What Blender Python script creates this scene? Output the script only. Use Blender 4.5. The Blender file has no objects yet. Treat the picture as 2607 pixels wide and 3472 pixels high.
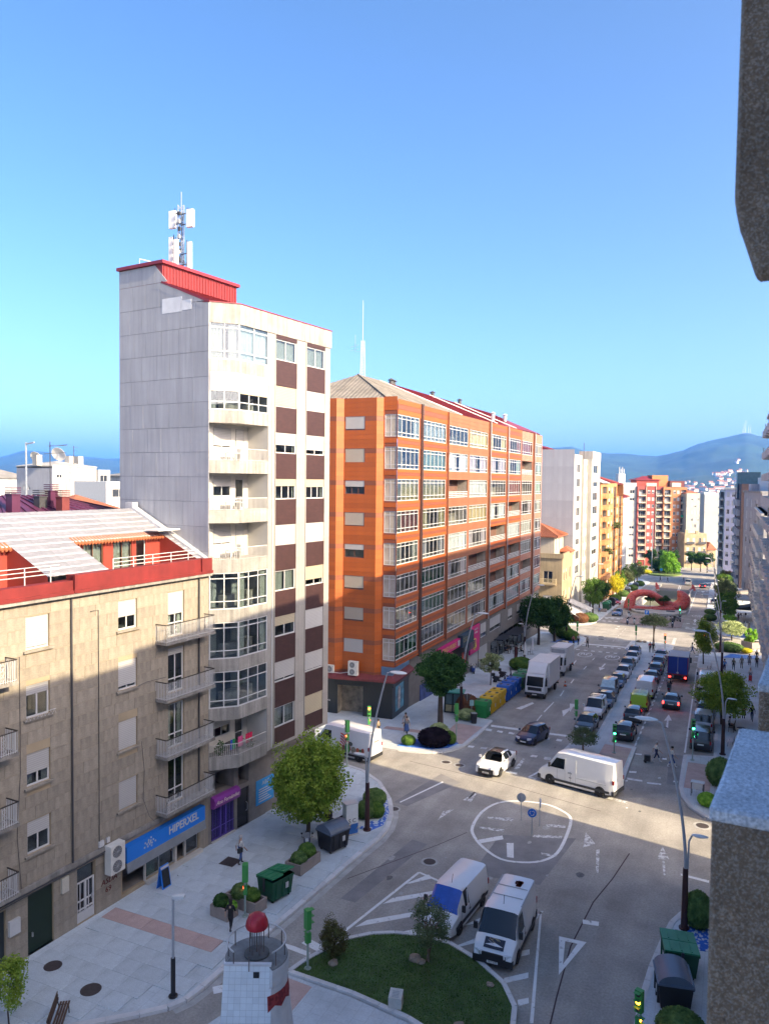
import bpy, bmesh, math, random
from mathutils import Matrix, Vector
random.seed(7)
R = math.radians
scene = bpy.context.scene
COL = scene.collection
# ------------------------------------------------------------------ camera, sky, sun, exposure
CH, PITCH, ROLL, YAW = 22.5, R(2.35), R(0.6), R(24.28)
SUN_EL, SUN_AZ = R(29.0), R(12.0)          # sun comes from +X, turned a little towards -Y
def make_camera():
    cam = bpy.data.cameras.new('camera'); o = bpy.data.objects.new('camera', cam); COL.objects.link(o)
    cam.sensor_fit = 'HORIZONTAL'; cam.sensor_width = 36; cam.lens = 36.03
    cam.clip_start = .1; cam.clip_end = 30000
    F = Vector((-math.sin(YAW)*math.cos(PITCH), math.cos(YAW)*math.cos(PITCH), -math.sin(PITCH)))
    r0 = Vector((math.cos(YAW), math.sin(YAW), 0)); u0 = r0.cross(F)
    r = r0*math.cos(ROLL) + u0*math.sin(ROLL); u = u0*math.cos(ROLL) - r0*math.sin(ROLL)
    m = Matrix((r, u, -F)).transposed().to_4x4(); m.translation = (0, 0, CH); o.matrix_world = m
    cam.dof.use_dof = True; cam.dof.focus_distance = 55; cam.dof.aperture_fstop = 10
    scene.camera = o
make_camera()
w = bpy.data.worlds.new('World'); scene.world = w; w.use_nodes = True
nt = w.node_tree; sky = nt.nodes.new('ShaderNodeTexSky'); sky.sky_type = 'NISHITA'; sky.sun_disc = False
sky.sun_elevation = SUN_EL; sky.sun_rotation = R(90) + SUN_AZ; sky.altitude = 60; sky.air_density = .45; sky.dust_density = 3.3; sky.ozone_density = .9
hs = nt.nodes.new('ShaderNodeHueSaturation'); hs.inputs['Saturation'].default_value = 1.24; hs.inputs['Hue'].default_value = .497; nt.links.new(sky.outputs[0], hs.inputs['Color']); nt.links.new(hs.outputs[0], nt.nodes['Background'].inputs[0]); nt.nodes['Background'].inputs[1].default_value = .15
sl = bpy.data.lights.new('sun', 'SUN'); sl.energy = 3.3; sl.angle = R(.53); sl.color = (1, .82, .54)
so = bpy.data.objects.new('sun', sl); COL.objects.link(so)
sd = Vector((math.cos(SUN_AZ)*math.cos(SUN_EL), -math.sin(SUN_AZ)*math.cos(SUN_EL), math.sin(SUN_EL)))
so.rotation_euler = sd.to_track_quat('Z', 'Y').to_euler(); so.location = sd*200
vs = scene.view_settings; vs.view_transform = 'Standard'; vs.look = 'None'; vs.gamma = 1; vs.exposure = 1.85
vs.use_curve_mapping = False
# ------------------------------------------------------------------ materials
MATS = {}
def M(name, col, rough=.7, var=.12, scale=2.0, metal=0., rand=0., bump=0., bscale=30., coat=0., spec=.5, fine=0., streak=0., emit=0., kind=None, kp=(), smap=(3.5, 3.5, .22)):
    """procedural material: base colour x large noise x per-object random, optional fine grain, vertical streaks, bump"""
    if name in MATS: return MATS[name]
    m = bpy.data.materials.new(name); m.use_nodes = True; n = m.node_tree.nodes; L = m.node_tree.links
    b = n['Principled BSDF']; c = list(col)+[1]
    b.inputs['Roughness'].default_value = rough; b.inputs['Metallic'].default_value = metal
    b.inputs['Specular IOR Level'].default_value = spec
    if coat: b.inputs['Coat Weight'].default_value = coat; b.inputs['Coat Roughness'].default_value = .06
    tc = n.new('ShaderNodeTexCoord')
    out = None
    def mult(prev, fac):
        mx = n.new('ShaderNodeMix'); mx.data_type = 'RGBA'; mx.blend_type = 'MULTIPLY'; mx.inputs[0].default_value = 1
        if prev is None: mx.inputs[6].default_value = c
        else: L.new(prev, mx.inputs[6])
        L.new(fac, mx.inputs[7]); return mx.outputs[2]
    def noisefac(sc, amt, det=4, mapscale=None):
        t = n.new('ShaderNodeTexNoise'); t.inputs['Scale'].default_value = sc; t.inputs['Detail'].default_value = det; t.inputs['Roughness'].default_value = .6
        if mapscale:
            mp = n.new('ShaderNodeMapping'); mp.inputs['Scale'].default_value = mapscale; L.new(tc.outputs['Object'], mp.inputs[0]); L.new(mp.outputs[0], t.inputs['Vector'])
        else: L.new(tc.outputs['Object'], t.inputs['Vector'])
        r = n.new('ShaderNodeMapRange'); r.inputs[1].default_value = .3; r.inputs[2].default_value = .7; r.inputs[3].default_value = 1-amt; r.inputs[4].default_value = 1+amt*.6
        L.new(t.outputs[0], r.inputs[0]); return r.outputs[0]
    if kind == 'brick':      # courses: kp = (brick w, h, mortar colour, second colour)
        bw, bh, mc, c2 = kp; t = n.new('ShaderNodeTexBrick'); t.inputs['Color1'].default_value = c; t.inputs['Color2'].default_value = list(c2)+[1]; t.inputs['Mortar'].default_value = list(mc)+[1]
        t.inputs['Scale'].default_value = 1; t.inputs['Brick Width'].default_value = bw; t.inputs['Row Height'].default_value = bh; t.inputs['Mortar Size'].default_value = bh*.07
        mp = n.new('ShaderNodeMapping'); mp.inputs['Rotation'].default_value = (R(90), 0, 0)
        cx = n.new('ShaderNodeSeparateXYZ'); L.new(tc.outputs['Object'], cx.inputs[0]); ad = n.new('ShaderNodeMath'); L.new(cx.outputs[0], ad.inputs[0]); L.new(cx.outputs[1], ad.inputs[1])
        cb = n.new('ShaderNodeCombineXYZ'); L.new(ad.outputs[0], cb.inputs[0]); L.new(cx.outputs[2], cb.inputs[1]); L.new(cb.outputs[0], t.inputs['Vector']); out = t.outputs[0]
    if kind == 'pave':       # flat paving joints in plan
        bw, bh, mc, c2 = kp; t = n.new('ShaderNodeTexBrick'); t.inputs['Color1'].default_value = c; t.inputs['Color2'].default_value = list(c2)+[1]; t.inputs['Mortar'].default_value = list(mc)+[1]
        t.inputs['Scale'].default_value = 1; t.inputs['Brick Width'].default_value = bw; t.inputs['Row Height'].default_value = bh; t.inputs['Mortar Size'].default_value = .012
        mp = n.new('ShaderNodeMapping'); mp.inputs['Rotation'].default_value = (0, 0, R(90)); L.new(tc.outputs['Object'], mp.inputs[0]); L.new(mp.outputs[0], t.inputs['Vector']); out = t.outputs[0]
    if kind == 'cells':      # mosaic shards
        t = n.new('ShaderNodeTexVoronoi'); t.inputs['Scale'].default_value = kp[0]; L.new(tc.outputs['Object'], t.inputs['Vector'])
        r = n.new('ShaderNodeValToRGB'); r.color_ramp.interpolation = 'CONSTANT'; els = r.color_ramp.elements
        els[0].color = c; els[1].position = kp[2]; els[1].color = list(kp[1])+[1]
        s = n.new('ShaderNodeSeparateColor'); L.new(t.outputs['Color'], s.inputs[0]); L.new(s.outputs[0], r.inputs[0]); out = r.outputs[0]
        if len(kp) > 3:
            t2 = n.new('ShaderNodeTexVoronoi'); t2.feature = 'DISTANCE_TO_EDGE'; t2.inputs['Scale'].default_value = kp[0]; L.new(tc.outputs['Object'], t2.inputs['Vector'])
            g = n.new('ShaderNodeMath'); g.operation = 'LESS_THAN'; g.inputs[1].default_value = .05; L.new(t2.outputs[0], g.inputs[0])
            mm = n.new('ShaderNodeMix'); mm.data_type = 'RGBA'; L.new(g.outputs[0], mm.inputs[0]); L.new(out, mm.inputs[6]); mm.inputs[7].default_value = list(kp[3])+[1]; out = mm.outputs[2]
    if kind == 'worn':       # paint rubbed off down to kp[0], fraction kp[1]
        t = n.new('ShaderNodeTexNoise'); t.inputs['Scale'].default_value = kp[2]; t.inputs['Detail'].default_value = 6; t.inputs['Roughness'].default_value = .75; L.new(tc.outputs['Object'], t.inputs['Vector'])
        r = n.new('ShaderNodeValToRGB'); e = r.color_ramp.elements; e[0].position = kp[1]; e[1].position = kp[1]+.06; e[0].color = list(kp[0])+[1]; e[1].color = c
        L.new(t.outputs[0], r.inputs[0]); out = r.outputs[0]
    if kind == 'slats':      # roller shutter
        wv = n.new('ShaderNodeTexWave'); wv.bands_direction = 'Z'; wv.inputs['Scale'].default_value = kp[0]; L.new(tc.outputs['Object'], wv.inputs['Vector'])
        r = n.new('ShaderNodeMapRange'); r.inputs[3].default_value = .8; r.inputs[4].default_value = 1.03; L.new(wv.outputs[0], r.inputs[0]); out = mult(out, r.outputs[0])
    if var: out = mult(out, noisefac(scale, var))
    if fine: out = mult(out, noisefac(scale*25, fine, 3))
    if streak: out = mult(out, noisefac(1.0, streak, 5, smap))
    if rand:
        oi = n.new('ShaderNodeObjectInfo'); r = n.new('ShaderNodeMapRange'); r.inputs[3].default_value = 1-rand; r.inputs[4].default_value = 1+rand*.7; L.new(oi.outputs['Random'], r.inputs[0]); out = mult(out, r.outputs[0])
    if out is None: b.inputs['Base Color'].default_value = c
    else: L.new(out, b.inputs['Base Color'])
    if bump:
        t = n.new('ShaderNodeTexNoise'); t.inputs['Scale'].default_value = bscale; t.inputs['Detail'].default_value = 4; L.new(tc.outputs['Object'], t.inputs['Vector'])
        bp = n.new('ShaderNodeBump'); bp.inputs['Strength'].default_value = bump; bp.inputs['Distance'].default_value = .03; L.new(t.outputs[0], bp.inputs['Height']); L.new(bp.outputs[0], b.inputs['Normal'])
    if emit: b.inputs['Emission Color'].default_value = c; b.inputs['Emission Strength'].default_value = emit
    MATS[name] = m; return m
def glassmat(name, tint, gloss=.10, rough=.02):
    if name in MATS: return MATS[name]
    m = bpy.data.materials.new(name); m.use_nodes = True; n = m.node_tree.nodes; L = m.node_tree.links
    n.remove(n['Principled BSDF']); tr = n.new('ShaderNodeBsdfTransparent'); tr.inputs[0].default_value = list(tint)+[1]
    gl = n.new('ShaderNodeBsdfGlossy'); gl.inputs['Roughness'].default_value = rough; fr = n.new('ShaderNodeLayerWeight'); pw = n.new('ShaderNodeMath'); pw.operation = 'POWER'; pw.inputs[1].default_value = 4; L.new(fr.outputs['Facing'], pw.inputs[0])
    ma = n.new('ShaderNodeMath'); ma.operation = 'MULTIPLY_ADD'; ma.inputs[1].default_value = .45; ma.inputs[2].default_value = gloss; L.new(pw.outputs[0], ma.inputs[0]); ma.use_clamp = True
    mx = n.new('ShaderNodeMixShader'); L.new(ma.outputs[0], mx.inputs[0]); L.new(tr.outputs[0], mx.inputs[1]); L.new(gl.outputs[0], mx.inputs[2]); L.new(mx.outputs[0], n['Material Output'].inputs[0])
    MATS[name] = m; return m
GLASS = glassmat('window_glass', (.72, .78, .8), .10)
CARGLASS = M('car_glass', (.012, .017, .022), .05, var=0, spec=.6)
WHITE = M('white_aluminium', (.5, .5, .5), .45, .06, 3)
SHUT = M('roller_shutter_white', (.43, .42, .41), .6, .05, 1, rand=.08, kind='slats', kp=(3.2,))
SHUTC = M('roller_shutter_cream', (.43, .37, .26), .6, .05, 1, rand=.1, kind='slats', kp=(3.2,))
CURT = M('curtain_fabric', (.62, .58, .48), .9, .1, 3, rand=.35)
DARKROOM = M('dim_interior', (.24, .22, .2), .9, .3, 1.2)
BLACK = M('black_plastic', (.02, .02, .022), .5, .1, 4)
STEEL = M('galvanised_steel', (.42, .44, .46), .4, .1, 3, metal=.6)
GREYP = M('grey_paint', (.35, .37, .39), .5, .1, 3)
DARKM = M('dark_metal', (.05, .05, .055), .45, .1, 3)
# ------------------------------------------------------------------ mesh helpers
class MB:
    def __init__(s): s.v = []; s.f = []; s.mi = []
    def face(s, pts, mi=0):
        i = len(s.v); s.v += [tuple(p) for p in pts]; s.f.append(tuple(range(i, i+len(pts)))); s.mi.append(mi)
    def box(s, x0, y0, z0, x1, y1, z1, mi=0):
        i = len(s.v); s.v += [(x0,y0,z0),(x1,y0,z0),(x1,y1,z0),(x0,y1,z0),(x0,y0,z1),(x1,y0,z1),(x1,y1,z1),(x0,y1,z1)]
        for q in ((0,3,2,1),(4,5,6,7),(0,1,5,4),(1,2,6,5),(2,3,7,6),(3,0,4,7)): s.f.append(tuple(i+k for k in q)); s.mi.append(mi)
        return s
    def bar(s, a, b, w, h=None, mi=0, up=(0,0,1)):
        """box beam from a to b, width w, height h"""
        a = Vector(a); b = Vector(b); d = (b-a); h = h or w; up = Vector(up)
        if abs(d.normalized().dot(up)) > .99: up = Vector((1,0,0))
        x = d.cross(up).normalized()*w/2; y = x.cross(d).normalized()*h/2; i = len(s.v)
        s.v += [tuple(p) for p in (a-x-y, a+x-y, a+x+y, a-x+y, b-x-y, b+x-y, b+x+y, b-x+y)]
        for q in ((0,1,2,3),(7,6,5,4),(0,4,5,1),(1,5,6,2),(2,6,7,3),(3,7,4,0)): s.f.append(tuple(i+k for k in q)); s.mi.append(mi)
        return s
    def tube(s, pts, rad, n=8, mi=0, cap=True):
        P = [Vector(p) for p in pts]; rr = rad if isinstance(rad, (list, tuple)) else [rad]*len(P); i0 = len(s.v)
        up = Vector((0,0,1)) if abs((P[1]-P[0]).normalized().z) < .95 else Vector((1,0,0)); x = None
        for k, p in enumerate(P):
            d = (P[min(k+1, len(P)-1)]-P[max(k-1, 0)]).normalized()
            x = d.cross(up).normalized() if x is None else (x - d*x.dot(d)).normalized()
            y = d.cross(x)
            for j in range(n):
                a = 2*math.pi*j/n; s.v.append(tuple(p+(x*math.cos(a)+y*math.sin(a))*rr[k]))
        for k in range(len(P)-1):
            for j in range(n):
                a = i0+k*n+j; b = i0+k*n+(j+1) % n; s.f.append((a, a+n, b+n, b)); s.mi.append(mi)
        if cap:
            s.f.append(tuple(i0+j for j in range(n))); s.mi.append(mi)
            s.f.append(tuple(i0+(len(P)-1)*n+j for j in reversed(range(n)))); s.mi.append(mi)
        return s
    def lathe(s, prof, n=12, mi=0, c=(0,0,0), sx=1, sy=1):
        i0 = len(s.v)
        for r, z in prof:
            for j in range(n):
                a = 2*math.pi*j/n; s.v.append((c[0]+r*math.cos(a)*sx, c[1]+r*math.sin(a)*sy, c[2]+z))
        for k in range(len(prof)-1):
            for j in range(n):
                a = i0+k*n+j; b = i0+k*n+(j+1) % n; s.f.append((a, b, b+n, a+n)); s.mi.append(mi)
        s.f.append(tuple(i0+j for j in reversed(range(n)))); s.mi.append(mi)
        s.f.append(tuple(i0+(len(prof)-1)*n+j for j in range(n))); s.mi.append(mi)
        return s
    def prism(s, poly, z0, z1, mi=0, top=None):
        """CCW polygon in plan extruded; z0/z1 numbers or functions of (x,y)"""
        f0 = z0 if callable(z0) else (lambda x, y: z0); f1 = z1 if callable(z1) else (lambda x, y: z1)
        n = len(poly); i = len(s.v); s.v += [(x, y, f0(x, y)) for x, y in poly] + [(x, y, f1(x, y)) for x, y in poly]
        s.f.append(tuple(i+k for k in reversed(range(n)))); s.mi.append(mi)
        s.f.append(tuple(i+n+k for k in range(n))); s.mi.append(mi if top is None else top)
        for k in range(n): j = (k+1) % n; s.f.append((i+k, i+j, i+n+j, i+n+k)); s.mi.append(mi)
        return s
    def side(s, poly, y0, y1, mi=0):
        """polygon in XZ (CCW seen from -Y) extruded along Y"""
        n = len(poly); i = len(s.v); s.v += [(x, y0, z) for x, z in poly] + [(x, y1, z) for x, z in poly]
        s.f.append(tuple(i+k for k in range(n))); s.mi.append(mi); s.f.append(tuple(i+n+k for k in reversed(range(n)))); s.mi.append(mi)
        for k in range(n): j = (k+1) % n; s.f.append((i+j, i+k, i+n+k, i+n+j)); s.mi.append(mi)
        return s
    def mesh(s, name, mats, smooth=None):
        me = bpy.data.meshes.new(name); me.from_pydata(s.v, [], s.f)
        for m in (mats if isinstance(mats, (list, tuple)) else [mats]): me.materials.append(m)
        if any(s.mi): me.polygons.foreach_set('material_index', s.mi)
        if smooth is not None:
            me.polygons.foreach_set('use_smooth', [True]*len(s.f))
            bm = bmesh.new(); bm.from_mesh(me); bmesh.ops.remove_doubles(bm, verts=bm.verts, dist=1e-4); bm.to_mesh(me); bm.free()
            me.set_sharp_from_angle(angle=R(smooth))
        me.update(); return me
def link(me, name, parent=None, loc=(0,0,0), rz=0., rot=None, scale=None):
    o = bpy.data.objects.new(name, me); COL.objects.link(o); o.parent = parent; o.location = loc
    o.rotation_euler = rot if rot else (0, 0, rz)
    if scale: o.scale = scale
    return o
def mk(mb, name, mats, parent=None, loc=(0,0,0), rz=0., rot=None, smooth=None):
    return link(mb.mesh(name, mats, smooth), name, parent, loc, rz, rot)
def tag(o, label, cat, group=None):
    o['label'] = label; o['category'] = cat
    if group: o['group'] = group
    return o
def thing(name, label, cat, loc=(0,0,0), rz=0., group=None):
    return tag(link(None, name, None, loc, rz), label, cat, group)
def struct(o): o['kind'] = 'structure'; return o
def stuff(o): o['kind'] = 'stuff'; return o
def copytree(o, parent=None, mats=None):
    c = o.copy(); COL.objects.link(c); c.parent = parent
    for ch in o.children: copytree(ch, c)
    return c
SL = .045; SY = 57.
def gz(y): return -SL*max(0, min(y, 460)-SY)
TILT = math.atan(SL)
def place(o, x, y, rz=0., dz=0., tilt=True, s=1.):
    m = Matrix.Translation((x, y, gz(y)+dz))
    if tilt and y > SY: m = m @ Matrix.Rotation(-TILT, 4, 'X')
    o.matrix_world = m @ Matrix.Rotation(rz, 4, 'Z') @ Matrix.Scale(s, 4); return o
UNIT = {}
def unitbox(mat, b=0.):
    k = (mat.name, b)
    if k not in UNIT:
        m = MB(); m.box(-.5, -.5, -.5, .5, .5, .5); UNIT[k] = m.mesh('piece', mat)
    return UNIT[k]
def piece(name, mat, parent, c, size, rz=0., rot=None):
    return link(unitbox(mat), name, parent, c, rz, rot, size)
CNT = {}
def capped(parent, name, n=290):
    k = (parent.name, name); CNT[k] = CNT.get(k, 0)+1; return CNT[k] <= n
def text(s, name, size, mat, parent, loc, rot=(R(90), 0, 0), ext=.006, shear=0., align='CENTER', sx=1., bold=0.):
    cu = bpy.data.curves.new('lettering', 'FONT'); cu.body = s; cu.size = size; cu.extrude = ext; cu.align_x = align; cu.align_y = 'CENTER'; cu.shear = shear; cu.offset = bold; cu.resolution_u = 2
    o = bpy.data.objects.new('tmp', cu); me = bpy.data.meshes.new_from_object(o); bpy.data.objects.remove(o)
    me.materials.clear(); me.materials.append(mat); return link(me, name, parent, loc, 0, rot, (sx, 1, 1))

# ------------------------------------------------------------------ ground, roads, pavements
ASPH = M('asphalt', (.345, .322, .288), .88, .26, .35, fine=.2, bump=.25, bscale=90, streak=.16, smap=(.8, .035, 1))
PAVE = M('granite_paving', (.52, .57, .59), .8, .22, .9, fine=.14, rand=.07)
PAVEJ = M('granite_paving_jointed', (.52, .565, .585), .8, .2, .4, fine=.1, kind='pave', kp=(.9, .6, (.42, .455, .47), (.5, .545, .565)))
KERB = M('granite_kerb', (.6, .59, .58), .8, .15, 1.5, rand=.12)
PINK = M('pink_tactile_paving', (.5, .36, .32), .85, .15, 1.5, fine=.2, rand=.1)
PAINT = M('worn_road_paint', (.72, .72, .70), .7, .08, 2, kind='worn', kp=((.3, .285, .27), .36, 3.2))
PAINT2 = M('heavily_worn_road_paint', (.68, .68, .66), .7, .08, 2, kind='worn', kp=((.3, .285, .27), .47, 3.5))
PAINT3 = M('road_paint', (.70, .70, .69), .7, .1, 2)
GRASS = M('lawn_soil', (.07, .12, .035), .95, .35, 1.2, fine=.3)
def clip(poly, y0, above):
    out = []
    for i, p in enumerate(poly):
        q = poly[(i+1) % len(poly)]; a = (p[1] >= y0) == above or p[1] == y0; b = (q[1] >= y0) == above or q[1] == y0
        if a: out.append(p)
        if a != b: t = (y0-p[1])/(q[1]-p[1]); out.append((p[0]+t*(q[0]-p[0]), y0))
    return out
def area(p): return sum(p[i][0]*p[(i+1) % len(p)][1]-p[(i+1) % len(p)][0]*p[i][1] for i in range(len(p)))/2
def slab(name, poly, h, mat, parent=None, thick=.5, ymax=460):
    if area(poly) < 0: poly = poly[::-1]
    mb = MB()
    for part in (clip(poly, SY, False), clip(clip(poly, SY, True), ymax, False)):
        if len(part) > 2: mb.prism(part, lambda x, y: gz(y)-thick, lambda x, y: gz(y)+h)
    o = mk(mb, name, mat, parent)
    return o
def sheet(mb, x0, x1, ys, dz, mi=0):
    for a, b in zip(ys, ys[1:]): mb.face([(x0, a, gz(a)+dz), (x1, a, gz(a)+dz), (x1, b, gz(b)+dz), (x0, b, gz(b)+dz)], mi)
m = MB()
for xa, xb in ((-9400, -70), (-70, 40), (40, 9400)): sheet(m, xa, xb, (-900, 57, 460, 1200, 12000), -.9)
struct(mk(m, 'ground', M('far_ground', (.11, .12, .08), .95, .3, .01)))
m = MB()
sheet(m, -70, 45, (-40, 57, 184), 0); sheet(m, -70, -19, (184, 252), 0); sheet(m, -9.6, 45, (184, 252), 0); sheet(m, -70, 45, (252, 460), 0)
road = struct(mk(m, 'road', ASPH))
# underpass ramp that dives towards the sculpture
m = MB(); m.face([(-19, 184, gz(184)-5.2), (-9.6, 184, gz(184)-5.2), (-9.6, 252, gz(252)), (-19, 252, gz(252))])
ramp = struct(mk(m, 'underpass_ramp', M('ramp_asphalt', (.16, .14, .13), .9, .2, .4)))
CONC = M('pale_concrete', (.42, .41, .39), .85, .2, 1.2, fine=.1, streak=.2)
m = MB()
for x0, x1 in ((-19.35, -19), (-9.6, -9.25)):
    m.face([(x0, 181, gz(181)-5.4), (x1, 181, gz(181)-5.4), (x1, 240, gz(240)-1), (x0, 240, gz(240)-1)])
    p = [(181, gz(181)-5.4), (181, gz(181)+.75), (232, gz(232)+.75), (236, gz(236)+.2), (252, gz(252)+.12), (252, gz(252)-.6)]
    i = len(m.v); m.v += [(x0, y, z) for y, z in p]+[(x1, y, z) for y, z in p]; n = len(p)
    for fc in [tuple(range(i, i+n)), tuple(range(i+2*n-1, i+n-1, -1))]+[(i+k, i+n+k, i+n+(k+1) % n, i+(k+1) % n) for k in range(n)]: m.f.append(fc); m.mi.append(0)
mk(m, 'parapet_wall', CONC, ramp)
m = MB(); m.box(-19, 183.2, gz(184)-5.4, -9.6, 183.8, gz(184)+.1); mk(m, 'tunnel_headwall', CONC, ramp)
for dx in (0, .45):
    m = MB(); m.face([(-13.4+dx, 186, gz(184)-5.0), (-13.25+dx, 186, gz(184)-5.0), (-13.85+dx, 251, gz(251)-.02), (-14.0+dx, 251, gz(251)-.02)]); mk(m, 'painted_line', PAINT3, ramp)
K1 = [(-60,8),(-30,17.0),(-26,20.7),(-23.9,22.7),(-23,23.5),(-22,24.4),(-21.2,25.2),(-20.85,25.9),(-20.7,26.9),(-20.65,28.3),(-20.3,32.8),(-20.1,35.9),(-19.8,40.9),(-19.6,43.0),(-19.7,44.6),(-20.2,46.4),(-20.8,47.7),(-21.4,48.8),(-23.3,51.2),(-25.4,52.7),(-29,53.7),(-60,54.6)]
K2 = [(-60,59.6),(-29,58.1),(-24.8,58.3),(-23.2,58.6),(-22.1,59.1),(-21.4,59.7),(-20.9,60.5),(-20.4,61.9),(-20.3,65.7),(-20.5,71.0),(-22.6,71.4),(-23.3,112.5),(-21.3,113.6),(-21,120.2),(-20.9,124.9),(-21.1,127.2),(-21.8,129.2),(-25,130.8),(-60,133)]
K3 = [(-60,142),(-27,142.6),(-25.4,143.6),(-23.9,145.2),(-23.3,147.8),(-22.9,150.4),(-23,166),(-23.2,200),(-22.9,256),(-26,266),(-34,272),(-70,282)]
K4 = [(-3.3,-20),(-3.2,20),(-2.95,34.6),(-2.8,36.8),(-2.5,39.2),(-2.2,41.1),(-1.7,42.4),(0,44.0),(4,45.3),(40,46.2)]
K5 = [(40,53.0),(4,54.0),(.6,54.6),(-.9,55.3),(-2,56.6),(-2.6,58.4),(-2.9,60.5),(-3,66.5),(-3,68.9),(-.7,69.6),(-.9,100),(-1,110),(-3.6,111.4),(-3.7,122.9),(-2.6,124.9),(0,126.4),(40,127.5)]
K6 = [(40,142),(2,143.4),(-.6,145.6),(-1.8,150.1),(-2.1,161.7),(-4.3,170.2),(-4.5,187.2),(-5.5,258),(-1,266),(40,274)]
PAVES = []
for nm, k, close in (('pavement', K1, [(-60,30)]), ('pavement', K2, [(-60,100)]), ('pavement', K3, [(-70,200)]), ('pavement', K4, [(40,-20)]), ('pavement', K5, [(40,90)]), ('pavement', K6, [(40,200)])):
    PAVES.append(struct(slab(nm, k+close, .12, PAVEJ)))
MED = [(-12.3,66.6),(-12.75,60.6),(-12.2,59.9),(-7.6,59.2),(-7.0,59.8),(-7.1,69.2),(-9.3,69.6),(-9.55,117),(-7.9,118.2),(-7.8,128.6),(-8.8,130.2),(-13,131),(-14.2,130),(-14.2,121),(-11.4,117.5),(-10.6,71.7),(-12.2,70.5)]
med = struct(slab('median_island', MED, .1, PAVEJ))
mot = struct(slab('median_island', [(-19.2,154),(-18.9,152.3),(-17.5,150.8),(-8.9,151.2),(-8,152.6),(-8.1,165),(-18.9,165.4)], .1, M('reddish_paving', (.33,.26,.24), .85, .2, 1, kind='pave', kp=(.6,.6,(.2,.17,.16),(.3,.24,.22)))))
scul = struct(slab('median_island', [(-20.2,183),(-19.9,176),(-18.6,170.6),(-14.4,167.6),(-10.3,168.6),(-8.3,174),(-8.2,183)], .45, CONC))
isl = struct(slab('median_island', [(-17.95,29.2),(-14.5,29.05),(-11.7,28.65),(-9.4,27.9),(-7.9,26.9),(-7.2,25),(-7.0,18),(-7.5,8),(-17,6),(-20.2,14),(-19.3,24)], .12, PAVEJ))
LAWN = [(-17.75,29.35),(-17.5,30.4),(-16.6,32.6),(-15.6,33.6),(-14.6,34.15),(-13.3,34.5),(-11.9,34.5),(-10.3,33.85),(-8.7,32.7),(-7.85,31.4),(-7.5,29.6),(-7.9,27.4),(-9.4,28.1),(-11.7,28.85),(-14.5,29.25)]
lawn = struct(slab('lawn', LAWN, .16, GRASS))
RB = [(-22+6*math.cos(a), 301+14*math.sin(a)) for a in [k*math.pi/12 for k in range(24)]]
rb = struct(slab('roundabout_island', RB, .3, M('roundabout_grass', (.14, .2, .04), .9, .3, .3)))
# kerb stones, each its own piece, along the pavement edges
def kerbs(parent, pts, h=.125, wd=.28, step=1.0, ymax=135, ymin=18, mat=KERB, closed=False):
    P = pts+[pts[0]] if closed else pts
    for a, b in zip(P, P[1:]):
        a = Vector((a[0], a[1])); b = Vector((b[0], b[1])); L = (b-a).length; d = (b-a)/L
        if max(a.y, b.y) < ymin or min(a.y, b.y) > ymax or (abs(d.x) > .9 and min(a.x, b.x) < -45 and L > 10): continue
        n = max(1, round(L/step))
        for k in range(n):
            c = a+d*L*(k+.5)/n
            if c.y > ymax or c.y < ymin or c.x > 12 or c.x < -40: continue
            sl = 0 if c.y < SY else math.atan(-SL*d.y); nn = Vector((-d.y, d.x))*wd*.5*(1 if True else -1)
            piece('kerb_stone', mat, parent, (c.x, c.y, gz(c.y)+h/2+.01), (L/n-.02, wd, h+.02), rot=(0, -sl, math.atan2(d.y, d.x)))
for p, k in zip(PAVES, (K1, K2, K3, K4, K5, K6)): kerbs(p, k, ymax=60 if p is PAVES[0] else 165, step=1.0 if p in (PAVES[0], PAVES[3]) else 1.6)
kerbs(med, MED, .1, .25, 1.6, closed=True); kerbs(lawn, LAWN, .19, .22, .8, closed=True)
# flagstones of the near left pavement, one piece each (the plaza by the shops), laid in two fields
def inpoly(x, y, P):
    c = False
    for i in range(len(P)):
        (x1, y1), (x2, y2) = P[i], P[i-1]
        if (y1 > y) != (y2 > y) and x < (x2-x1)*(y-y1)/(y2-y1)+x1: c = not c
    return c
rng = random.Random(3); fl = []
K1P = K1+[(-60,30)]
y = 20.0
while y < 52:
    rowh = 1.0; x = -28.6-rng.random()*.9
    while x < -19.9:
        w_ = .95+.6*rng.random(); cx, cy = x+w_/2, y+rowh/2
        if all(inpoly(px, py, K1P) for px, py in ((x-.0, y), (x+w_, y), (x+w_+.12, y+rowh), (x, y+rowh), (x+w_+.12, y))) and x > -29.2+.065*(y-25): fl.append((cx, cy, w_, rowh))
        x += w_
    y += rowh
fl.sort(key=lambda t: t[0]**2+t[1]**2)
rest = MB()
for i, (cx, cy, a, b) in enumerate(fl):
    tac = abs(cy-29.2-(-21.5-cx)*.02) < .55
    hh = .14+.004*rng.random()
    if i < 280: piece('paving_slab', PINK if (tac and cx < -20) else PAVE, PAVES[0], (cx, cy, hh/2+.02), (a-.012, b-.012, hh))
    else: rest.box(cx-a/2+.012, cy-b/2+.012, .05, cx+a/2-.012, cy+b/2-.012, hh)
if rest.v: stuff(mk(rest, 'paving_slab_field', PAVE, PAVES[0]))
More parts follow.
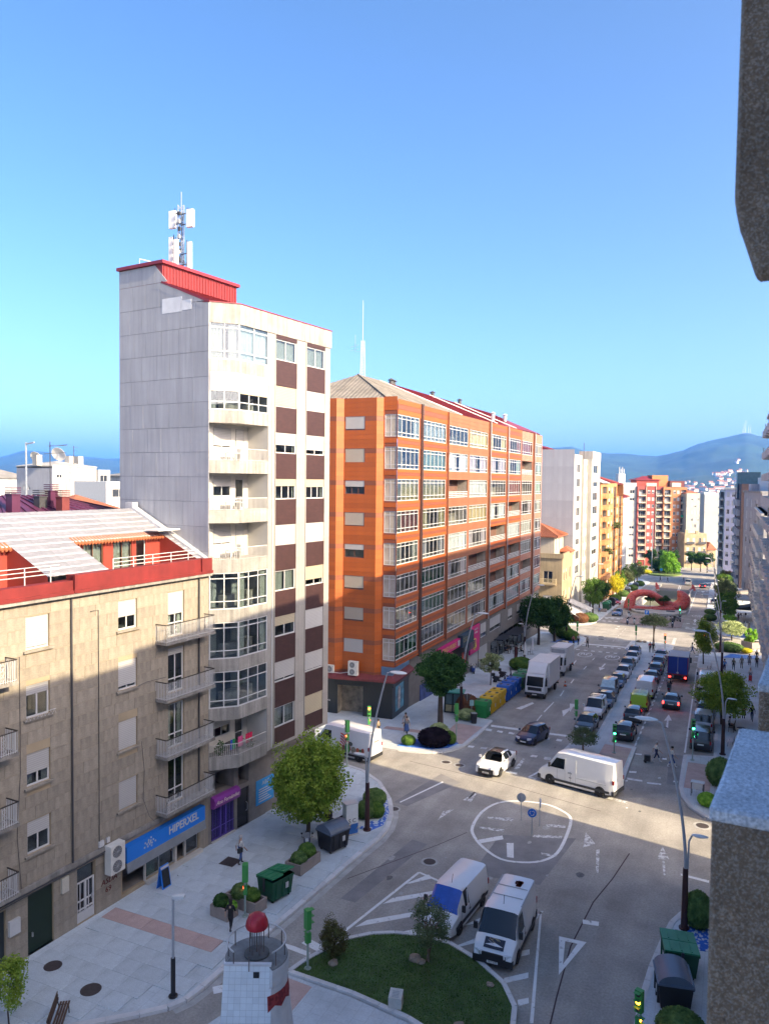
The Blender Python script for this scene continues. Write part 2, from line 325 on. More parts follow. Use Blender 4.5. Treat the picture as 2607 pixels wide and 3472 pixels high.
# tactile fields
for par, P in ((PAVES[1], [(-22.9,61.2),(-20.6,62.4),(-20.6,68.4),(-23.2,68.4)]), (med, [(-9.6,61.0),(-7.3,60.6),(-7.3,68.6),(-9.6,68.8)]), (PAVES[4], [(-2.7,60.4),(-.9,60.4),(-.9,67),(-2.7,67)]), (isl, [(-17.8,25.5),(-16.3,25.5),(-16.3,28.9),(-17.8,29.0)]), (PAVES[1], [(-28.5,63.3),(-23.5,63.8),(-23.5,64.7),(-28.5,64.2)])):
    mb = MB(); mb.prism(P, lambda x, y: gz(y)+.10, lambda x, y: gz(y)+(.128 if par is not med else .108)); mk(mb, 'tactile_paving', PINK, par)
# painted markings: 4 mm sheets on the asphalt
MK = {'ring':[(-14.82,47.28),(-14.94,49.73),(-14.33,51.72),(-12.96,52.66),(-11.16,52.90),(-9.85,52.18),(-9.22,51.19),(-9.02,48.59),(-9.10,46.10),(-9.72,44.78),(-10.73,44.10),(-12.00,43.95),(-13.33,44.87),(-14.31,46.06)],'r1':[(-14.38,49.19),(-12.74,49.76),(-12.66,49.23),(-14.23,48.88)],'r2':[(-14.48,47.59),(-12.85,47.83),(-12.80,47.44),(-14.35,47.29)],'r3':[(-13.93,45.73),(-12.73,46.96),(-12.53,46.48),(-13.66,45.36)],'r4':[(-12.22,46.08),(-11.82,46.27),(-11.32,44.40),(-11.71,44.34)],'r5':[(-10.60,49.76),(-9.36,50.20),(-9.31,49.77),(-10.41,49.45)],'r6':[(-10.92,47.97),(-9.25,48.54),(-9.24,48.20),(-10.94,47.53)],'r7':[(-10.00,45.80),(-8.99,45.84),(-9.04,45.56),(-9.90,45.51)],'long':[(-8.59,39.37),(-8.48,39.33),(-6.94,30.96),(-7.08,30.90)],'longtop':[(-8.99,39.38),(-8.41,39.46),(-8.49,39.13),(-8.71,38.00)],'dash':[(-6.42,39.58),(-5.63,39.73),(-5.59,39.33),(-6.36,39.20)],'hb1':[(-8.60,35.64),(-8.30,35.91),(-8.20,35.50),(-8.53,35.19)],'hb2':[(-8.83,33.30),(-7.93,34.16),(-7.84,33.76),(-8.76,32.90)],'hb3':[(-7.91,32.10),(-7.50,32.45),(-7.41,32.10),(-7.77,31.73)],'ar1stem':[(-3.25,47.99),(-3.10,48.06),(-2.88,46.23),(-2.99,46.11)],'edge':[(-2.12,46.76),(-0.61,46.62),(-0.61,46.33),(-2.10,46.53)],'st1':[(-6.76,60.90),(-5.66,60.90),(-5.63,60.55),(-6.72,60.50)],'st2':[(-5.30,60.64),(-4.30,60.82),(-4.28,60.47),(-5.26,60.29)],'isl':[(-13.62,57.43),(-12.42,62.15),(-12.23,61.98),(-13.42,57.45)],'isl2':[(-13.62,57.43),(-6.16,55.83),(-6.12,55.49),(-13.54,57.10)],'isl3':[(-6.83,60.26),(-6.66,60.35),(-5.99,54.70),(-6.11,54.64)],'c1':[(-6.92,67.76),(-6.36,67.79),(-6.39,67.37),(-6.92,67.36)],'c2':[(-4.73,67.57),(-4.40,67.64),(-4.36,67.11),(-4.69,67.03)],'c3':[(-6.83,62.67),(-6.28,62.83),(-6.26,62.39),(-6.78,62.20)],'c4':[(-4.60,62.34),(-4.42,62.44),(-4.43,61.96),(-4.62,61.86)],'c5':[(-3.52,62.00),(-3.18,62.00),(-3.16,61.68),(-3.49,61.64)],'l1':[(-16.37,51.44),(-16.35,52.91),(-16.41,52.88),(-16.53,51.72)],'c4a':[(-15.54,57.82),(-14.58,57.86),(-14.55,57.49),(-15.44,57.48)],'cross1':[(-15.06,58.58),(-15.08,61.63),(-14.90,61.40),(-14.67,58.80)],'d7':[(-14.69,62.62),(-14.18,62.80),(-14.16,62.36),(-14.64,62.26)],'d8':[(-13.50,62.52),(-12.99,62.69),(-13.02,62.24),(-13.45,62.11)],'d9':[(-18.94,62.72),(-18.47,62.81),(-18.50,62.37),(-18.90,62.32)],'tri':[(-7.21,37.64),(-6.03,37.68),(-6.65,34.47)],'triin':[(-6.89,37.19),(-6.38,37.14),(-6.66,35.36)],'ar1head':[(-3.35,49.83),(-2.83,48.20),(-3.51,48.04)],'ar2head':[(-8.00,49.80),(-7.18,48.35),(-7.80,47.51)],'ar2':[(-7.01,47.62),(-6.82,47.71),(-6.40,44.44),(-6.62,45.04)],'h1':[(-16.01,38.95),(-15.23,40.40),(-14.85,40.13),(-15.85,38.98)],'h2':[(-16.33,36.50),(-16.08,37.28),(-14.37,38.86),(-14.27,38.45)],'h3':[(-16.71,33.98),(-16.44,34.78),(-14.52,36.53),(-14.56,35.98)],'h4':[(-15.31,33.71),(-13.83,35.20),(-13.71,34.64),(-14.95,33.80)],'xw':[(-19.17,31.30),(-18.65,31.30),(-17.67,31.19),(-17.64,30.89),(-18.94,31.00)],'w1':[(-20.64,48.83),(-19.19,53.60),(-19.05,53.43),(-20.53,48.74)],'tr':[(-17.21,47.26),(-17.35,48.73),(-16.78,49.40)],'bits':[(-16.73,51.06),(-16.40,52.84),(-16.19,52.39),(-16.10,51.01)],'w2':[(-11.71,34.49),(-10.88,35.72),(-10.76,35.35),(-11.60,34.46)],'w3':[(-11.77,36.53),(-11.20,37.54),(-11.07,37.13),(-11.75,36.45)],'stop1':[(-20.27,70.02),(-13.10,70.21),(-13.01,69.63),(-20.07,69.35)],'a1':[(-19.79,77.29),(-18.89,80.85),(-18.58,80.37),(-19.17,77.15)],'z1':[(-20.33,68.60),(-19.72,68.53),(-19.61,67.85),(-20.22,67.91)],'z2':[(-19.18,68.51),(-18.65,68.48),(-18.58,67.87),(-19.13,67.96)],'z3':[(-18.10,68.55),(-17.55,68.46),(-17.53,67.90),(-18.04,67.94)],'z7':[(-13.71,68.60),(-13.24,68.55),(-13.20,67.89),(-13.70,67.91)],'z8':[(-14.84,68.57),(-14.34,68.55),(-14.29,67.95),(-14.80,67.90)],'zz1':[(-19.00,62.81),(-18.47,62.90),(-18.46,62.34),(-18.97,62.33)],'zz2':[(-20.10,62.69),(-19.58,62.77),(-19.55,62.22),(-20.02,62.16)],'zz4':[(-14.61,62.87),(-14.14,62.87),(-14.14,62.33),(-14.61,62.27)],'zz5':[(-13.57,62.85),(-13.08,62.87),(-13.08,62.28),(-13.54,62.28)],'y1':[(-23.33,58.62),(-22.47,58.70),(-22.44,58.12),(-23.21,58.08)],'y2':[(-22.05,58.40),(-21.36,58.53),(-21.33,58.02),(-21.92,57.95)],'d1':[(-16.79,73.67),(-16.87,76.19),(-16.76,76.06),(-16.67,73.56)],'d2':[(-16.93,77.45),(-16.92,82.25),(-16.79,81.88),(-16.77,77.24)],'d3':[(-16.87,85.19),(-17.06,88.43),(-16.95,88.24),(-16.74,85.27)],'d4':[(-17.13,92.82),(-17.18,95.24),(-17.06,95.02),(-16.94,92.52)],'uparrow_s':[(-5.29,80.39),(-5.15,80.48),(-4.99,77.67),(-5.19,77.55)],'uparrow_h':[(-5.31,83.10),(-4.85,80.65),(-5.55,80.24)],'aL2s':[(-15.21,82.39),(-14.23,82.42),(-14.19,81.68),(-14.89,80.73)],'aL2h':[(-15.34,78.90),(-14.64,80.88),(-14.78,76.64)],'aL2':[(-14.93,80.18),(-14.70,82.47),(-14.50,78.89)],'s2':[(-20.97,123.25),(-13.91,123.77),(-13.81,122.95),(-20.73,122.48)],'p1':[(-20.90,117.32),(-20.32,117.35),(-20.29,116.88),(-20.78,116.69)],'p2':[(-19.67,117.28),(-19.21,117.31),(-19.16,116.71),(-19.63,116.61)],'p3':[(-18.62,117.27),(-18.10,117.26),(-18.05,116.61),(-18.57,116.61)],'p4':[(-17.53,117.23),(-17.01,117.22),(-16.97,116.63),(-17.49,116.63)],'p5':[(-16.45,117.25),(-15.93,117.24),(-15.90,116.65),(-16.41,116.66)],'p6':[(-15.38,117.27),(-14.87,117.26),(-14.84,116.67),(-15.35,116.68)],'q2':[(-18.53,121.67),(-18.11,121.72),(-18.08,121.22),(-18.46,121.20)],'q3':[(-17.49,121.91),(-17.01,121.93),(-16.99,121.36),(-17.45,121.27)],'q4':[(-16.42,121.88),(-15.98,121.88),(-15.94,121.32),(-16.40,121.31)],'q5':[(-15.36,121.85),(-14.89,121.87),(-14.87,121.31),(-15.34,121.28)],'q1':[(-20.72,121.49),(-20.19,121.54),(-20.15,121.04),(-20.63,120.95)],'as1':[(-19.24,107.92),(-19.06,107.74),(-18.92,104.34),(-19.14,104.76)],'ah1':[(-19.47,104.26),(-18.75,104.72),(-19.06,102.58)],'as2':[(-15.32,107.77),(-15.11,107.74),(-15.12,104.80),(-15.32,104.95)],'ah2':[(-15.62,104.76),(-14.75,104.49),(-15.13,102.48)],'dd1':[(-17.27,111.34),(-17.15,111.23),(-17.13,109.27),(-17.26,109.49)],'dd2':[(-17.23,104.40),(-17.10,104.32),(-17.09,101.93),(-17.21,102.12)],'bayl':[(-21.82,111.26),(-20.71,111.85),(-20.58,111.42),(-21.71,110.69)],'far1':[(-22.78,158.81),(-19.32,159.82),(-19.21,158.91),(-22.64,157.90)],'f2':[(-22.41,157.20),(-21.80,157.27),(-21.72,156.46),(-22.29,156.42)],'f3':[(-21.36,157.59),(-20.75,157.66),(-20.69,156.85),(-21.25,156.80)],'f4':[(-20.31,158.11),(-19.69,158.19),(-19.61,157.26),(-20.19,157.21)],'g1':[(-22.27,153.06),(-21.70,153.12),(-21.62,152.24),(-22.17,152.19)],'g2':[(-21.26,153.44),(-20.66,153.51),(-20.58,152.64),(-21.16,152.57)],'g3':[(-20.16,153.76),(-19.57,153.83),(-19.50,152.95),(-20.05,152.91)],'mk':[(-18.77,147.14),(-18.29,147.16),(-18.23,145.94),(-18.76,146.09)],'mk2':[(-18.68,144.07),(-18.24,144.07),(-18.15,142.91),(-18.67,143.06)],'arS':[(-6.22,164.80),(-5.92,165.02),(-5.80,161.42),(-6.09,161.54)],'arH':[(-6.17,167.73),(-5.60,164.68),(-6.44,164.29)],'k1':[(-7.39,159.53),(-6.81,159.61),(-6.77,158.79),(-7.35,158.70)],'k2':[(-6.25,159.59),(-5.68,159.56),(-5.64,158.53),(-6.20,158.56)],'k3':[(-5.12,159.22),(-4.53,159.22),(-4.50,158.30),(-5.09,158.30)],'k5':[(-2.81,158.56),(-2.25,158.65),(-2.26,157.82),(-2.79,157.75)],'k6':[(-7.27,153.68),(-6.66,153.72),(-6.62,152.95),(-7.23,152.91)],'k7':[(-6.11,153.70),(-5.54,153.71),(-5.51,152.95),(-6.08,152.94)],'k8':[(-7.21,151.75),(-5.52,151.96),(-5.49,151.02),(-7.17,151.00)],'line':[(-8.48,233.12),(-8.36,233.22),(-7.73,175.90),(-7.85,176.46)],'y':[(-7.33,235.23),(-6.22,236.16),(-6.65,231.27)],'y1':[(-8.31,235.57),(-7.69,235.62),(-7.66,234.50),(-8.26,234.22)],'y2':[(-6.07,236.98),(-5.45,237.03),(-5.43,235.90),(-6.04,235.85)],'zb1':[(1.21,135.67),(4.64,133.67),(4.57,131.58),(1.01,134.09)],'zb2':[(0.92,136.96),(4.73,136.55),(4.68,135.09),(0.92,136.07)],'lane1':[(-4.28,116.27),(-3.68,116.37),(-3.66,115.93),(-4.27,115.83)],'n1':[(-4.31,121.28),(-3.85,121.27),(-3.87,120.64),(-4.28,120.56)],'n2':[(-7.46,121.60),(-6.99,121.53),(-6.98,121.03),(-7.42,121.00)],'box1':[(-8.27,130.81),(-8.33,138.17),(-7.90,138.05),(-7.74,130.43)]}
WORN2 = {'r1','r2','r5','r6','r7','bits','tr','ar2head','ar2','ar1head','ar1stem','longtop','l1','c4','isl2','box1','cross1','mk','mk2','tri'}
def sgn(P): return P if area(P) > 0 else P[::-1]
def mark(P, mat, name='painted_marking', dz=.005, parent=None):
    mb = MB(); mb.face([(x, y, gz(y)+dz) for x, y in sgn(P)]); return mk(mb, name, mat, parent or road)
for k, P in MK.items():
    if k in ('ring', 'tri', 'triin'): continue
    mark(P, PAINT2 if k in WORN2 else PAINT)
def outline(P, wdt, mat, closed=True, dz=.006):
    """mitred painted line along a polyline"""
    mb = MB(); n = len(P); V = [Vector((p[0], p[1])) for p in P]; L = []; R_ = []
    for i in range(n):
        a = V[i-1] if (closed or i) else V[i]*2-V[i+1]; b = V[(i+1) % n] if (closed or i < n-1) else V[i]*2-V[i-1]
        d0 = (V[i]-a).normalized(); d1 = (b-V[i]).normalized(); t = (d0+d1).normalized(); m_ = Vector((-t.y, t.x)); k = wdt/2/max(.35, abs(m_.dot(Vector((-d0.y, d0.x))))); L.append(V[i]+m_*k); R_.append(V[i]-m_*k)
    for i in range(n if closed else n-1):
        q = (i+1) % n; f = [R_[i], R_[q], L[q], L[i]]; mb.face([(v.x, v.y, gz(v.y)+dz) for v in f])
    return mk(mb, 'painted_line', mat, road)
def smooth_ring(P, k=4):
    out = []; n = len(P)
    for i in range(n):
        p0, p1, p2, p3 = (Vector(P[(i+j-1) % n]) for j in range(4))
        for t in range(k):
            u = t/k; out.append(tuple(.5*((2*p1)+(p2-p0)*u+(2*p0-5*p1+4*p2-p3)*u*u+(-p0+3*p1-3*p2+p3)*u**3)))
    return out
outline(smooth_ring(MK['ring'], 3), .2, PAINT)
outline([(-7.05,37.45),(-6.1,37.5),(-6.62,35.0)], .3, PAINT)
outline([(-17.08,33.13),(-15.81,40.4)], .16, PAINT, False); outline([(-15.81,40.4),(-12.5,39.4)], .16, PAINT, False)
outline([(-18.4,31.9),(-17.2,31.6)], .5, PAINT, False)
outline([(-20.2,27.0),(-19.6,27.6)], .5, PAINT, False)
outline([(-7.2,69.5),(-7.45,118)], .1, PAINT2, False); outline([(-3.1,70),(-3.7,111)], .14, PAINT, False)
for y in range(0, 24): mark([(-7.25,70+y*2),(-7.1,70+y*2),(-7.1,71+y*2),(-7.25,71+y*2)], PAINT, dz=.007)
for y in range(0, 6): outline([(-16.95,128+y*3),(-17.0,129.5+y*3)], .1, PAINT2, False)
for (cx, cy) in ((-18.9, 113.3), (-15.0, 113.2), (-6.0, 173.0)):
    E = [(cx+.95*math.cos(a), cy+2.0*math.sin(a)) for a in [k*math.pi/10 for k in range(20)]]; outline(E, .14, PAINT)
    f = -1 if cx < -10 else 1
    cu = bpy.data.curves.new('num', 'FONT'); cu.body = '30'; cu.size = 1.15; cu.align_x = 'CENTER'; cu.align_y = 'CENTER'; cu.offset = .02; to = bpy.data.objects.new('t', cu); me = bpy.data.meshes.new_from_object(to); bpy.data.objects.remove(to); me.materials.clear(); me.materials.append(PAINT)
    link(me, 'painted_number', road, (cx, cy, gz(cy)+.02), rot=(-TILT, 0, 0 if f > 0 else math.pi), scale=(1.05, 2.1, 1))
# tyre-darkened patch repairs and the long crack
def strip(pts, wd, mat, name, dz=.003): o = outline(pts, wd, mat, False, dz); o.name = name; return o
CRK = M('crack_seal', (.06, .033, .033), .8, .2, 3)
strip([(-6.1,28),(-6.4,33),(-6.55,37),(-6.2,41.5),(-5.6,44.5),(-5.1,48)], .07, CRK, 'sealed_crack'); strip([(-19.2,38),(-16,44),(-14.9,46.4)], .05, CRK, 'sealed_crack'); strip([(-23,56.4),(-15,55.2),(-7.6,53.4)], .05, CRK, 'sealed_crack')
strip([(x+.34, y) for x, y in K1[6:17]], .34, M('gutter_concrete', (.42,.41,.39), .85, .25, 1.5, fine=.15), 'gutter', .004)
STN = M('oil_stain', (.12,.115,.11), .6, .5, 5)
rs = random.Random(6)
for _ in range(46):
    sx, sy = rs.uniform(-19, -4), rs.choice((rs.uniform(30, 56), rs.uniform(58, 120))); r_ = rs.uniform(.08, .34); m = MB(); m.face([(sx+r_*(.6+.5*rs.random())*math.cos(k*.7), sy+r_*1.6*(.6+.5*rs.random())*math.sin(k*.7), gz(sy)+.003) for k in range(9)]); mk(m, 'oil_stain', STN if _ % 2 else M('pale_scuff', (.38,.37,.35), .9, .3, 4), road)
DP = M('dark_asphalt_patch', (.235, .225, .22), .85, .2, .8, fine=.2)
for P in ([(-13,41.5),(-9.2,42.0),(-8.4,48.6),(-12.9,47.0)], [(-18.6,36),(-17.7,36),(-16.6,43.8),(-17.7,44)], [(-3.9,61),(-3.1,61),(-3.2,69),(-4.3,69)], [(-21,48.6),(-19.9,48.4),(-17.9,54),(-19.8,55)]): mark(P, DP, 'asphalt_patch', .002)
# manhole covers, gratings
IRON = M('cast_iron', (.06, .045, .04), .7, .3, 6, bump=.4, bscale=40)
def manhole(x, y, r, z, label, square=False, frame=True):
    m = MB(); m.lathe([(r, 0), (r, .012), (r*.9, .012), (r*.9, .018)], 20 if not square else 4, sy=1)
    o = mk(m, 'manhole_cover', IRON); tag(o, label, 'manhole cover', 'manhole covers and gratings')
    place(o, x, y, R(45) if square else 0, z)
    if frame:
        f = MB(); f.lathe([(r*1.45, 0), (r*1.45, .006), (r*1.01, .006)], 20 if not square else 4); mk(f, 'concrete_collar', CONC, o)
for a in ((-27.7,25.1,.45,.146,'brown round manhole cover in the pavement before the dark green door'), (-24.9,24.6,.5,.146,'larger brown round manhole cover towards the corner kerb'), (-15.7,41.8,.36,.005,'round manhole cover with pale collar near the hatched road marking'), (-20.5,47.6,.3,.005,'round manhole by the curved kerb beside the blue-stone bed'), (-1.2,54.0,.4,.005,'manhole in the sunlit road by the right kerb'), (1.4,80.8,.4,.126,'dark manhole in the right pavement near the seated person'), (-20.3,57.5,.34,.005,'left one of two road manholes ahead of the white crossover'), (-19.1,57.3,.34,.005,'right one of two road manholes ahead of the white crossover'), (-21.6,130.6,.5,.005,'left far manhole in the sunlit crossing road'), (-19.4,132,.5,.005,'middle far manhole in the sunlit crossing road'), (-19.0,129.3,.5,.005,'right far manhole in the sunlit crossing road'), (-5.0,129.0,.5,.005,'far right manhole in the sunlit crossing road')): manhole(*a, frame=a[3] < .1)
manhole(-26.1,36.5,.75,.146,'square dark iron grating in the pavement beside the walking man',True,False); manhole(-23.0,46.9,.45,.146,'square iron cover beside the printed utility cabinet',True,False); manhole(-27.4,66,.4,.12,'small square cover on the pavement outside the pharmacy',True,False); manhole(-1.6,60.6,.35,.122,'small square cover beside the folding table',True,False)

# ------------------------------------------------------------------ building kit
def bframe(name, label, x, y, ang, cat='apartment building', z=0.):
    """empty at the facade's near base corner; local X runs along the street, -Y is outside"""
    return thing(name, label, cat, (x, y, z), R(90-ang))
def roommesh(w_, h_, d, mt):
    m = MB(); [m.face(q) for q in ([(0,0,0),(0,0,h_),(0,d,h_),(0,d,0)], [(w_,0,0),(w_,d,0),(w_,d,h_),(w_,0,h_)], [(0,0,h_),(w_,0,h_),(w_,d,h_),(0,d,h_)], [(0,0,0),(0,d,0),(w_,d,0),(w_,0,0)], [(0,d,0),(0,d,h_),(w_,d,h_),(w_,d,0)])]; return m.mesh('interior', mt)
def wall(b, name, A, B, z0, z1, mat, ops=(), t=.25, room=1.1, z1b=None, rmat=None):
    """facade sheet from A to B (local plan, outside on the right) with real openings, reveals and dim rooms behind"""
    A = Vector(A); B = Vector(B); L = (B-A).length; an = math.atan2((B-A).y, (B-A).x)
    us = sorted({0, L} | {o[0] for o in ops} | {o[1] for o in ops}); zs = sorted({z0, z1} | {o[2] for o in ops} | {o[3] for o in ops}); mb = MB()
    for u0, u1 in zip(us, us[1:]):
        for a, c in zip(zs, zs[1:]):
            um, zm = (u0+u1)/2, (a+c)/2
            if any(o[0] < um < o[1] and o[2] < zm < o[3] for o in ops): continue
            mb.face([(u0, 0, a), (u1, 0, a), (u1, 0, c), (u0, 0, c)])
    rooms = []
    for o in ops:
        u0, u1, a, c = o[:4]
        for q in ([(u0,0,a),(u0,0,c),(u0,t,c),(u0,t,a)], [(u1,0,a),(u1,t,a),(u1,t,c),(u1,0,c)], [(u0,0,c),(u1,0,c),(u1,t,c),(u0,t,c)], [(u0,0,a),(u0,t,a),(u1,t,a),(u1,0,a)]): mb.face(q)
        d = room; w_ = u1-u0; h_ = c-a
        rooms.append((round(w_, 3), round(h_, 3), d, (u0, t, a)))
    o = mk(mb, name, mat, b, (A.x, A.y, 0), an); rm_ = rmat or DARKROOM
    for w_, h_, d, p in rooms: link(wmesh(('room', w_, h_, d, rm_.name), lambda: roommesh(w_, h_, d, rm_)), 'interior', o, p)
    return o, A, an
WC = {}
def wmesh(key, fn):
    if key not in WC: WC[key] = fn()
    return WC[key]
REST = {}
def win(b, A, an, u0, u1, z0, z1, cols=2, rows=(), fmat=None, sh=0., shm=None, cur=0., fw=.06, rec=.13, glass=None, curm=None, name='window', sill=None, open_=None, solid=None):
    """window part: frame bars; children: each pane, a roller shutter, a curtain. rows: heights (fractions) of transoms"""
    W, Hh = round(u1-u0, 3), round(z1-z0, 3); fmat = fmat or WHITE; glass = glass or GLASS
    def fr():
        m = MB(); m.box(0, 0, 0, fw, .06, Hh); m.box(W-fw, 0, 0, W, .06, Hh); m.box(fw, 0, 0, W-fw, .06, fw); m.box(fw, 0, Hh-fw, W-fw, .06, Hh)
        for k in range(1, cols): x = W*k/cols; m.box(x-fw*.45, .005, fw, x+fw*.45, .055, Hh-fw)
        for r in rows: m.box(fw, .008, Hh*r-fw*.4, W-fw, .052, Hh*r+fw*.4)
        return m.mesh('frame', fmat)
    c, s = math.cos(an), math.sin(an)
    def P(u, d): return (A[0]+u*c-d*s, A[1]+u*s+d*c)
    p = P(u0, rec); wo = link(wmesh(('fr', W, Hh, cols, rows, fmat.name, fw), fr), name, b, (p[0], p[1], z0), an)
    rr = [0]+list(rows)+[1]
    for k in range(cols):
        for i in range(len(rr)-1):
            pw, ph = W/cols, Hh*(rr[i+1]-rr[i])
            if capped(b, 'pane', 280):
                pm = wmesh(('pane', round(pw, 3), round(ph, 3), glass.name), lambda: MB().box(0, 0, 0, pw-.02, .008, ph-.02).mesh('pane', glass))
                link(pm, 'pane', wo, (k*pw+.01, .028, Hh*rr[i]+.01))
            else:
                r = REST.setdefault(b.name, (b, MB()))[1]; q0 = P(u0+k*pw, rec+.03); q1 = P(u0+(k+1)*pw, rec+.03); a, d_ = z0+Hh*rr[i], z0+Hh*rr[i+1]
                r.face([(q0[0], q0[1], a), (q1[0], q1[1], a), (q1[0], q1[1], d_), (q0[0], q0[1], d_)])
    if sh > 0:
        hh = round(Hh*sh, 3); sm = wmesh(('sh', W, hh, (shm or SHUT).name), lambda: MB().box(fw*.5, 0, 0, W-fw*.5, .03, hh).mesh('shutter', shm or SHUT))
        link(sm, 'shutter', wo, (0, -.045, Hh-hh))
    if cur > 0:
        def cm():
            m = MB(); n = max(4, int(W/.16)); pts = [(W*j/n, .16+.035*(j % 2)) for j in range(n+1)]
            for (xa, ya), (xb, yb) in zip(pts, pts[1:]):
                if cur < 1 and cur*.5 < (xa/W) < 1-cur*.5: continue
                m.face([(xa, ya, .05), (xb, yb, .05), (xb, yb, Hh-.03), (xa, ya, Hh-.03)])
            return m.mesh('curtain', curm or CURT)
        link(wmesh(('cu', W, Hh, round(cur, 2), (curm or CURT).name), cm), 'curtain', wo)
    if sill:
        link(wmesh(('sill', W, sill.name), lambda: MB().box(-.16, -rec-.14, -.11, W+.16, .1, -.01).mesh('sill', sill)), 'sill', wo)
    return wo
def flush_rest():
    for b, m in REST.values(): stuff(mk(m, 'glazing', GLASS, b))
    REST.clear()
def railing(parent, pts, z0, z1, mat, step=.12, r=.011, name='railing', topmat=None):
    """uprights and rails along a local polyline, one part per balcony"""
    m = MB()
    for (xa, ya), (xb, yb) in zip(pts, pts[1:]):
        L = math.hypot(xb-xa, yb-ya); n = max(1, int(L/step))
        for k in range(n+1): x, y = xa+(xb-xa)*k/n, ya+(yb-ya)*k/n; m.bar((x, y, z0), (x, y, z1), r*2)
        m.bar((xa, ya, z0+.06), (xb, yb, z0+.06), .025, .02); m.bar((xa, ya, z1), (xb, yb, z1), .05, .04, 1)
    return mk(m, name, [mat, topmat or mat], parent)
def pipe(parent, x, y, z0, z1, r, mat, name='downpipe'):
    return mk(MB().tube([(x, y, z0), (x, y, z1)], r, 8), name, mat, parent, smooth=60)
# ------------------------------------------------------------------ beige stone block (left, nearest)
STONE = M('beige_stone', (.285, .248, .198), .85, .2, .5, fine=.14, rand=.1, streak=.26)
STONEB = M('beige_stone_backing', (.34, .27, .18), .9, .2, .6)
REDP = M('red_parapet_paint', (.18, .018, .017), .6, .26, .8, streak=.12)
GREYC = M('weathered_concrete', (.27, .25, .225), .9, .3, 1.5, fine=.15, streak=.3)
BG = bframe('stone_building', 'beige stone apartment block with red parapet and blue shop sign at left', -28.6, 36.7, 3.7)
S0, S1 = -24., .95
zwin = [14.50, 11.30, 8.10, 4.90]
ops = []; wins = []
for k, z in enumerate(zwin):
    for j, (a, c) in enumerate(((-21.2, -19.9), (-11.55, -10.27), (-6.07, -4.76))): ops.append((a-S0, c-S0, z, z+1.56)); wins.append((a, c, z, z+1.56, k, j))
    for a, c in ((-2.45, -1.15), (-15.6, -14.3)): ops.append((a-S0, c-S0, z-1.0, z+1.56)); wins.append((a, c, z-1.0, z+1.56, k, 3))
gops = [(-11.56, -10.14, .12, 3.04), (-8.77, -7.62, .15, 3.0), (-5.85, .10, .3, 2.15), (-14.5, -12.7, .12, 2.9)]
ops += [(a-S0, c-S0, d, e) for a, c, d, e in gops]
wo, A, an = wall(BG, 'wall', (S0, 0), (S1, 0), -1, 16.75, STONEB, ops, t=.22)
# facing stones: every block a piece, proud of the backing by a few millimetres
def blocks(b, s0, s1, z0, z1, holes, mat, bw, bh, dep=.012, yoff=0., name='stone_block', seed=1, cap=285, ang=0., A=(0, 0)):
    rg = random.Random(seed); out = []; nr = round((z1-z0)/bh); bh = (z1-z0)/nr
    for r in range(nr):
        a, c = z0+r*bh, z0+(r+1)*bh; hs = sorted([(h[0], h[1]) for h in holes if h[2] < c-.03 and h[3] > a+.03])
        segs = []; u = s0
        for h0, h1 in hs:
            if h0 > u+.02: segs.append((u, min(h0, s1)))
            u = max(u, h1)
        if u < s1-.02: segs.append((u, s1))
        for u0, u1 in segs:
            L = u1-u0; n = max(1, round(L/bw)); cuts = [0]+sorted((k+(rg.random()-.5)*.45+(.25 if r % 2 else -.1))/n*L for k in range(1, n))+[L]
            for p, q in zip(cuts, cuts[1:]):
                if q-p > .06: out.append((u0+p, u0+q, a, c))
    out.sort(key=lambda t: -t[0]); rest = MB(); c_, s_ = math.cos(ang), math.sin(ang)
    for i, (p, q, a, c) in enumerate(out):
        d = dep*(.6+.8*rg.random()); um = (p+q)/2
        if i < cap: piece(name, mat, b, (A[0]+um*c_-(yoff-d/2)*s_, A[1]+um*s_+(yoff-d/2)*c_, (a+c)/2), (q-p-.014, d, c-a-.014), ang)
        else: rest.box(p+.007, yoff-d, a+.007, q-.007, yoff, c-.007)
    if rest.v: stuff(mk(rest, name+'_field', mat, b, (A[0], A[1], 0), ang))
blocks(BG, S0, S1, 3.5, 16.7, [(a+S0, c+S0, d, e) for a, c, d, e in ops], STONE, 1.25, .60)
blocks(BG, S0, S1, .1, 3.3, [(a+S0, c+S0, d, e) for a, c, d, e in ops]+[(-5.95, .2, .1, 3.0)], GREYC if False else STONE, 1.15, .64, name='plinth_block', seed=4, cap=90)
SILL = M('stone_sill', (.26, .23, .19), .9, .25, 2, streak=.2)
rg = random.Random(11)
shf = {(0,1): .92, (1,1): .3, (2,1): .62, (3,1): .45, (0,2): .56, (1,2): .86, (2,2): .97, (3,2): .97, (0,3): .5, (1,3): .16, (2,3): 0, (3,3): .0, (0,0): .5, (1,0): .8, (2,0): .4, (3,0): .9}
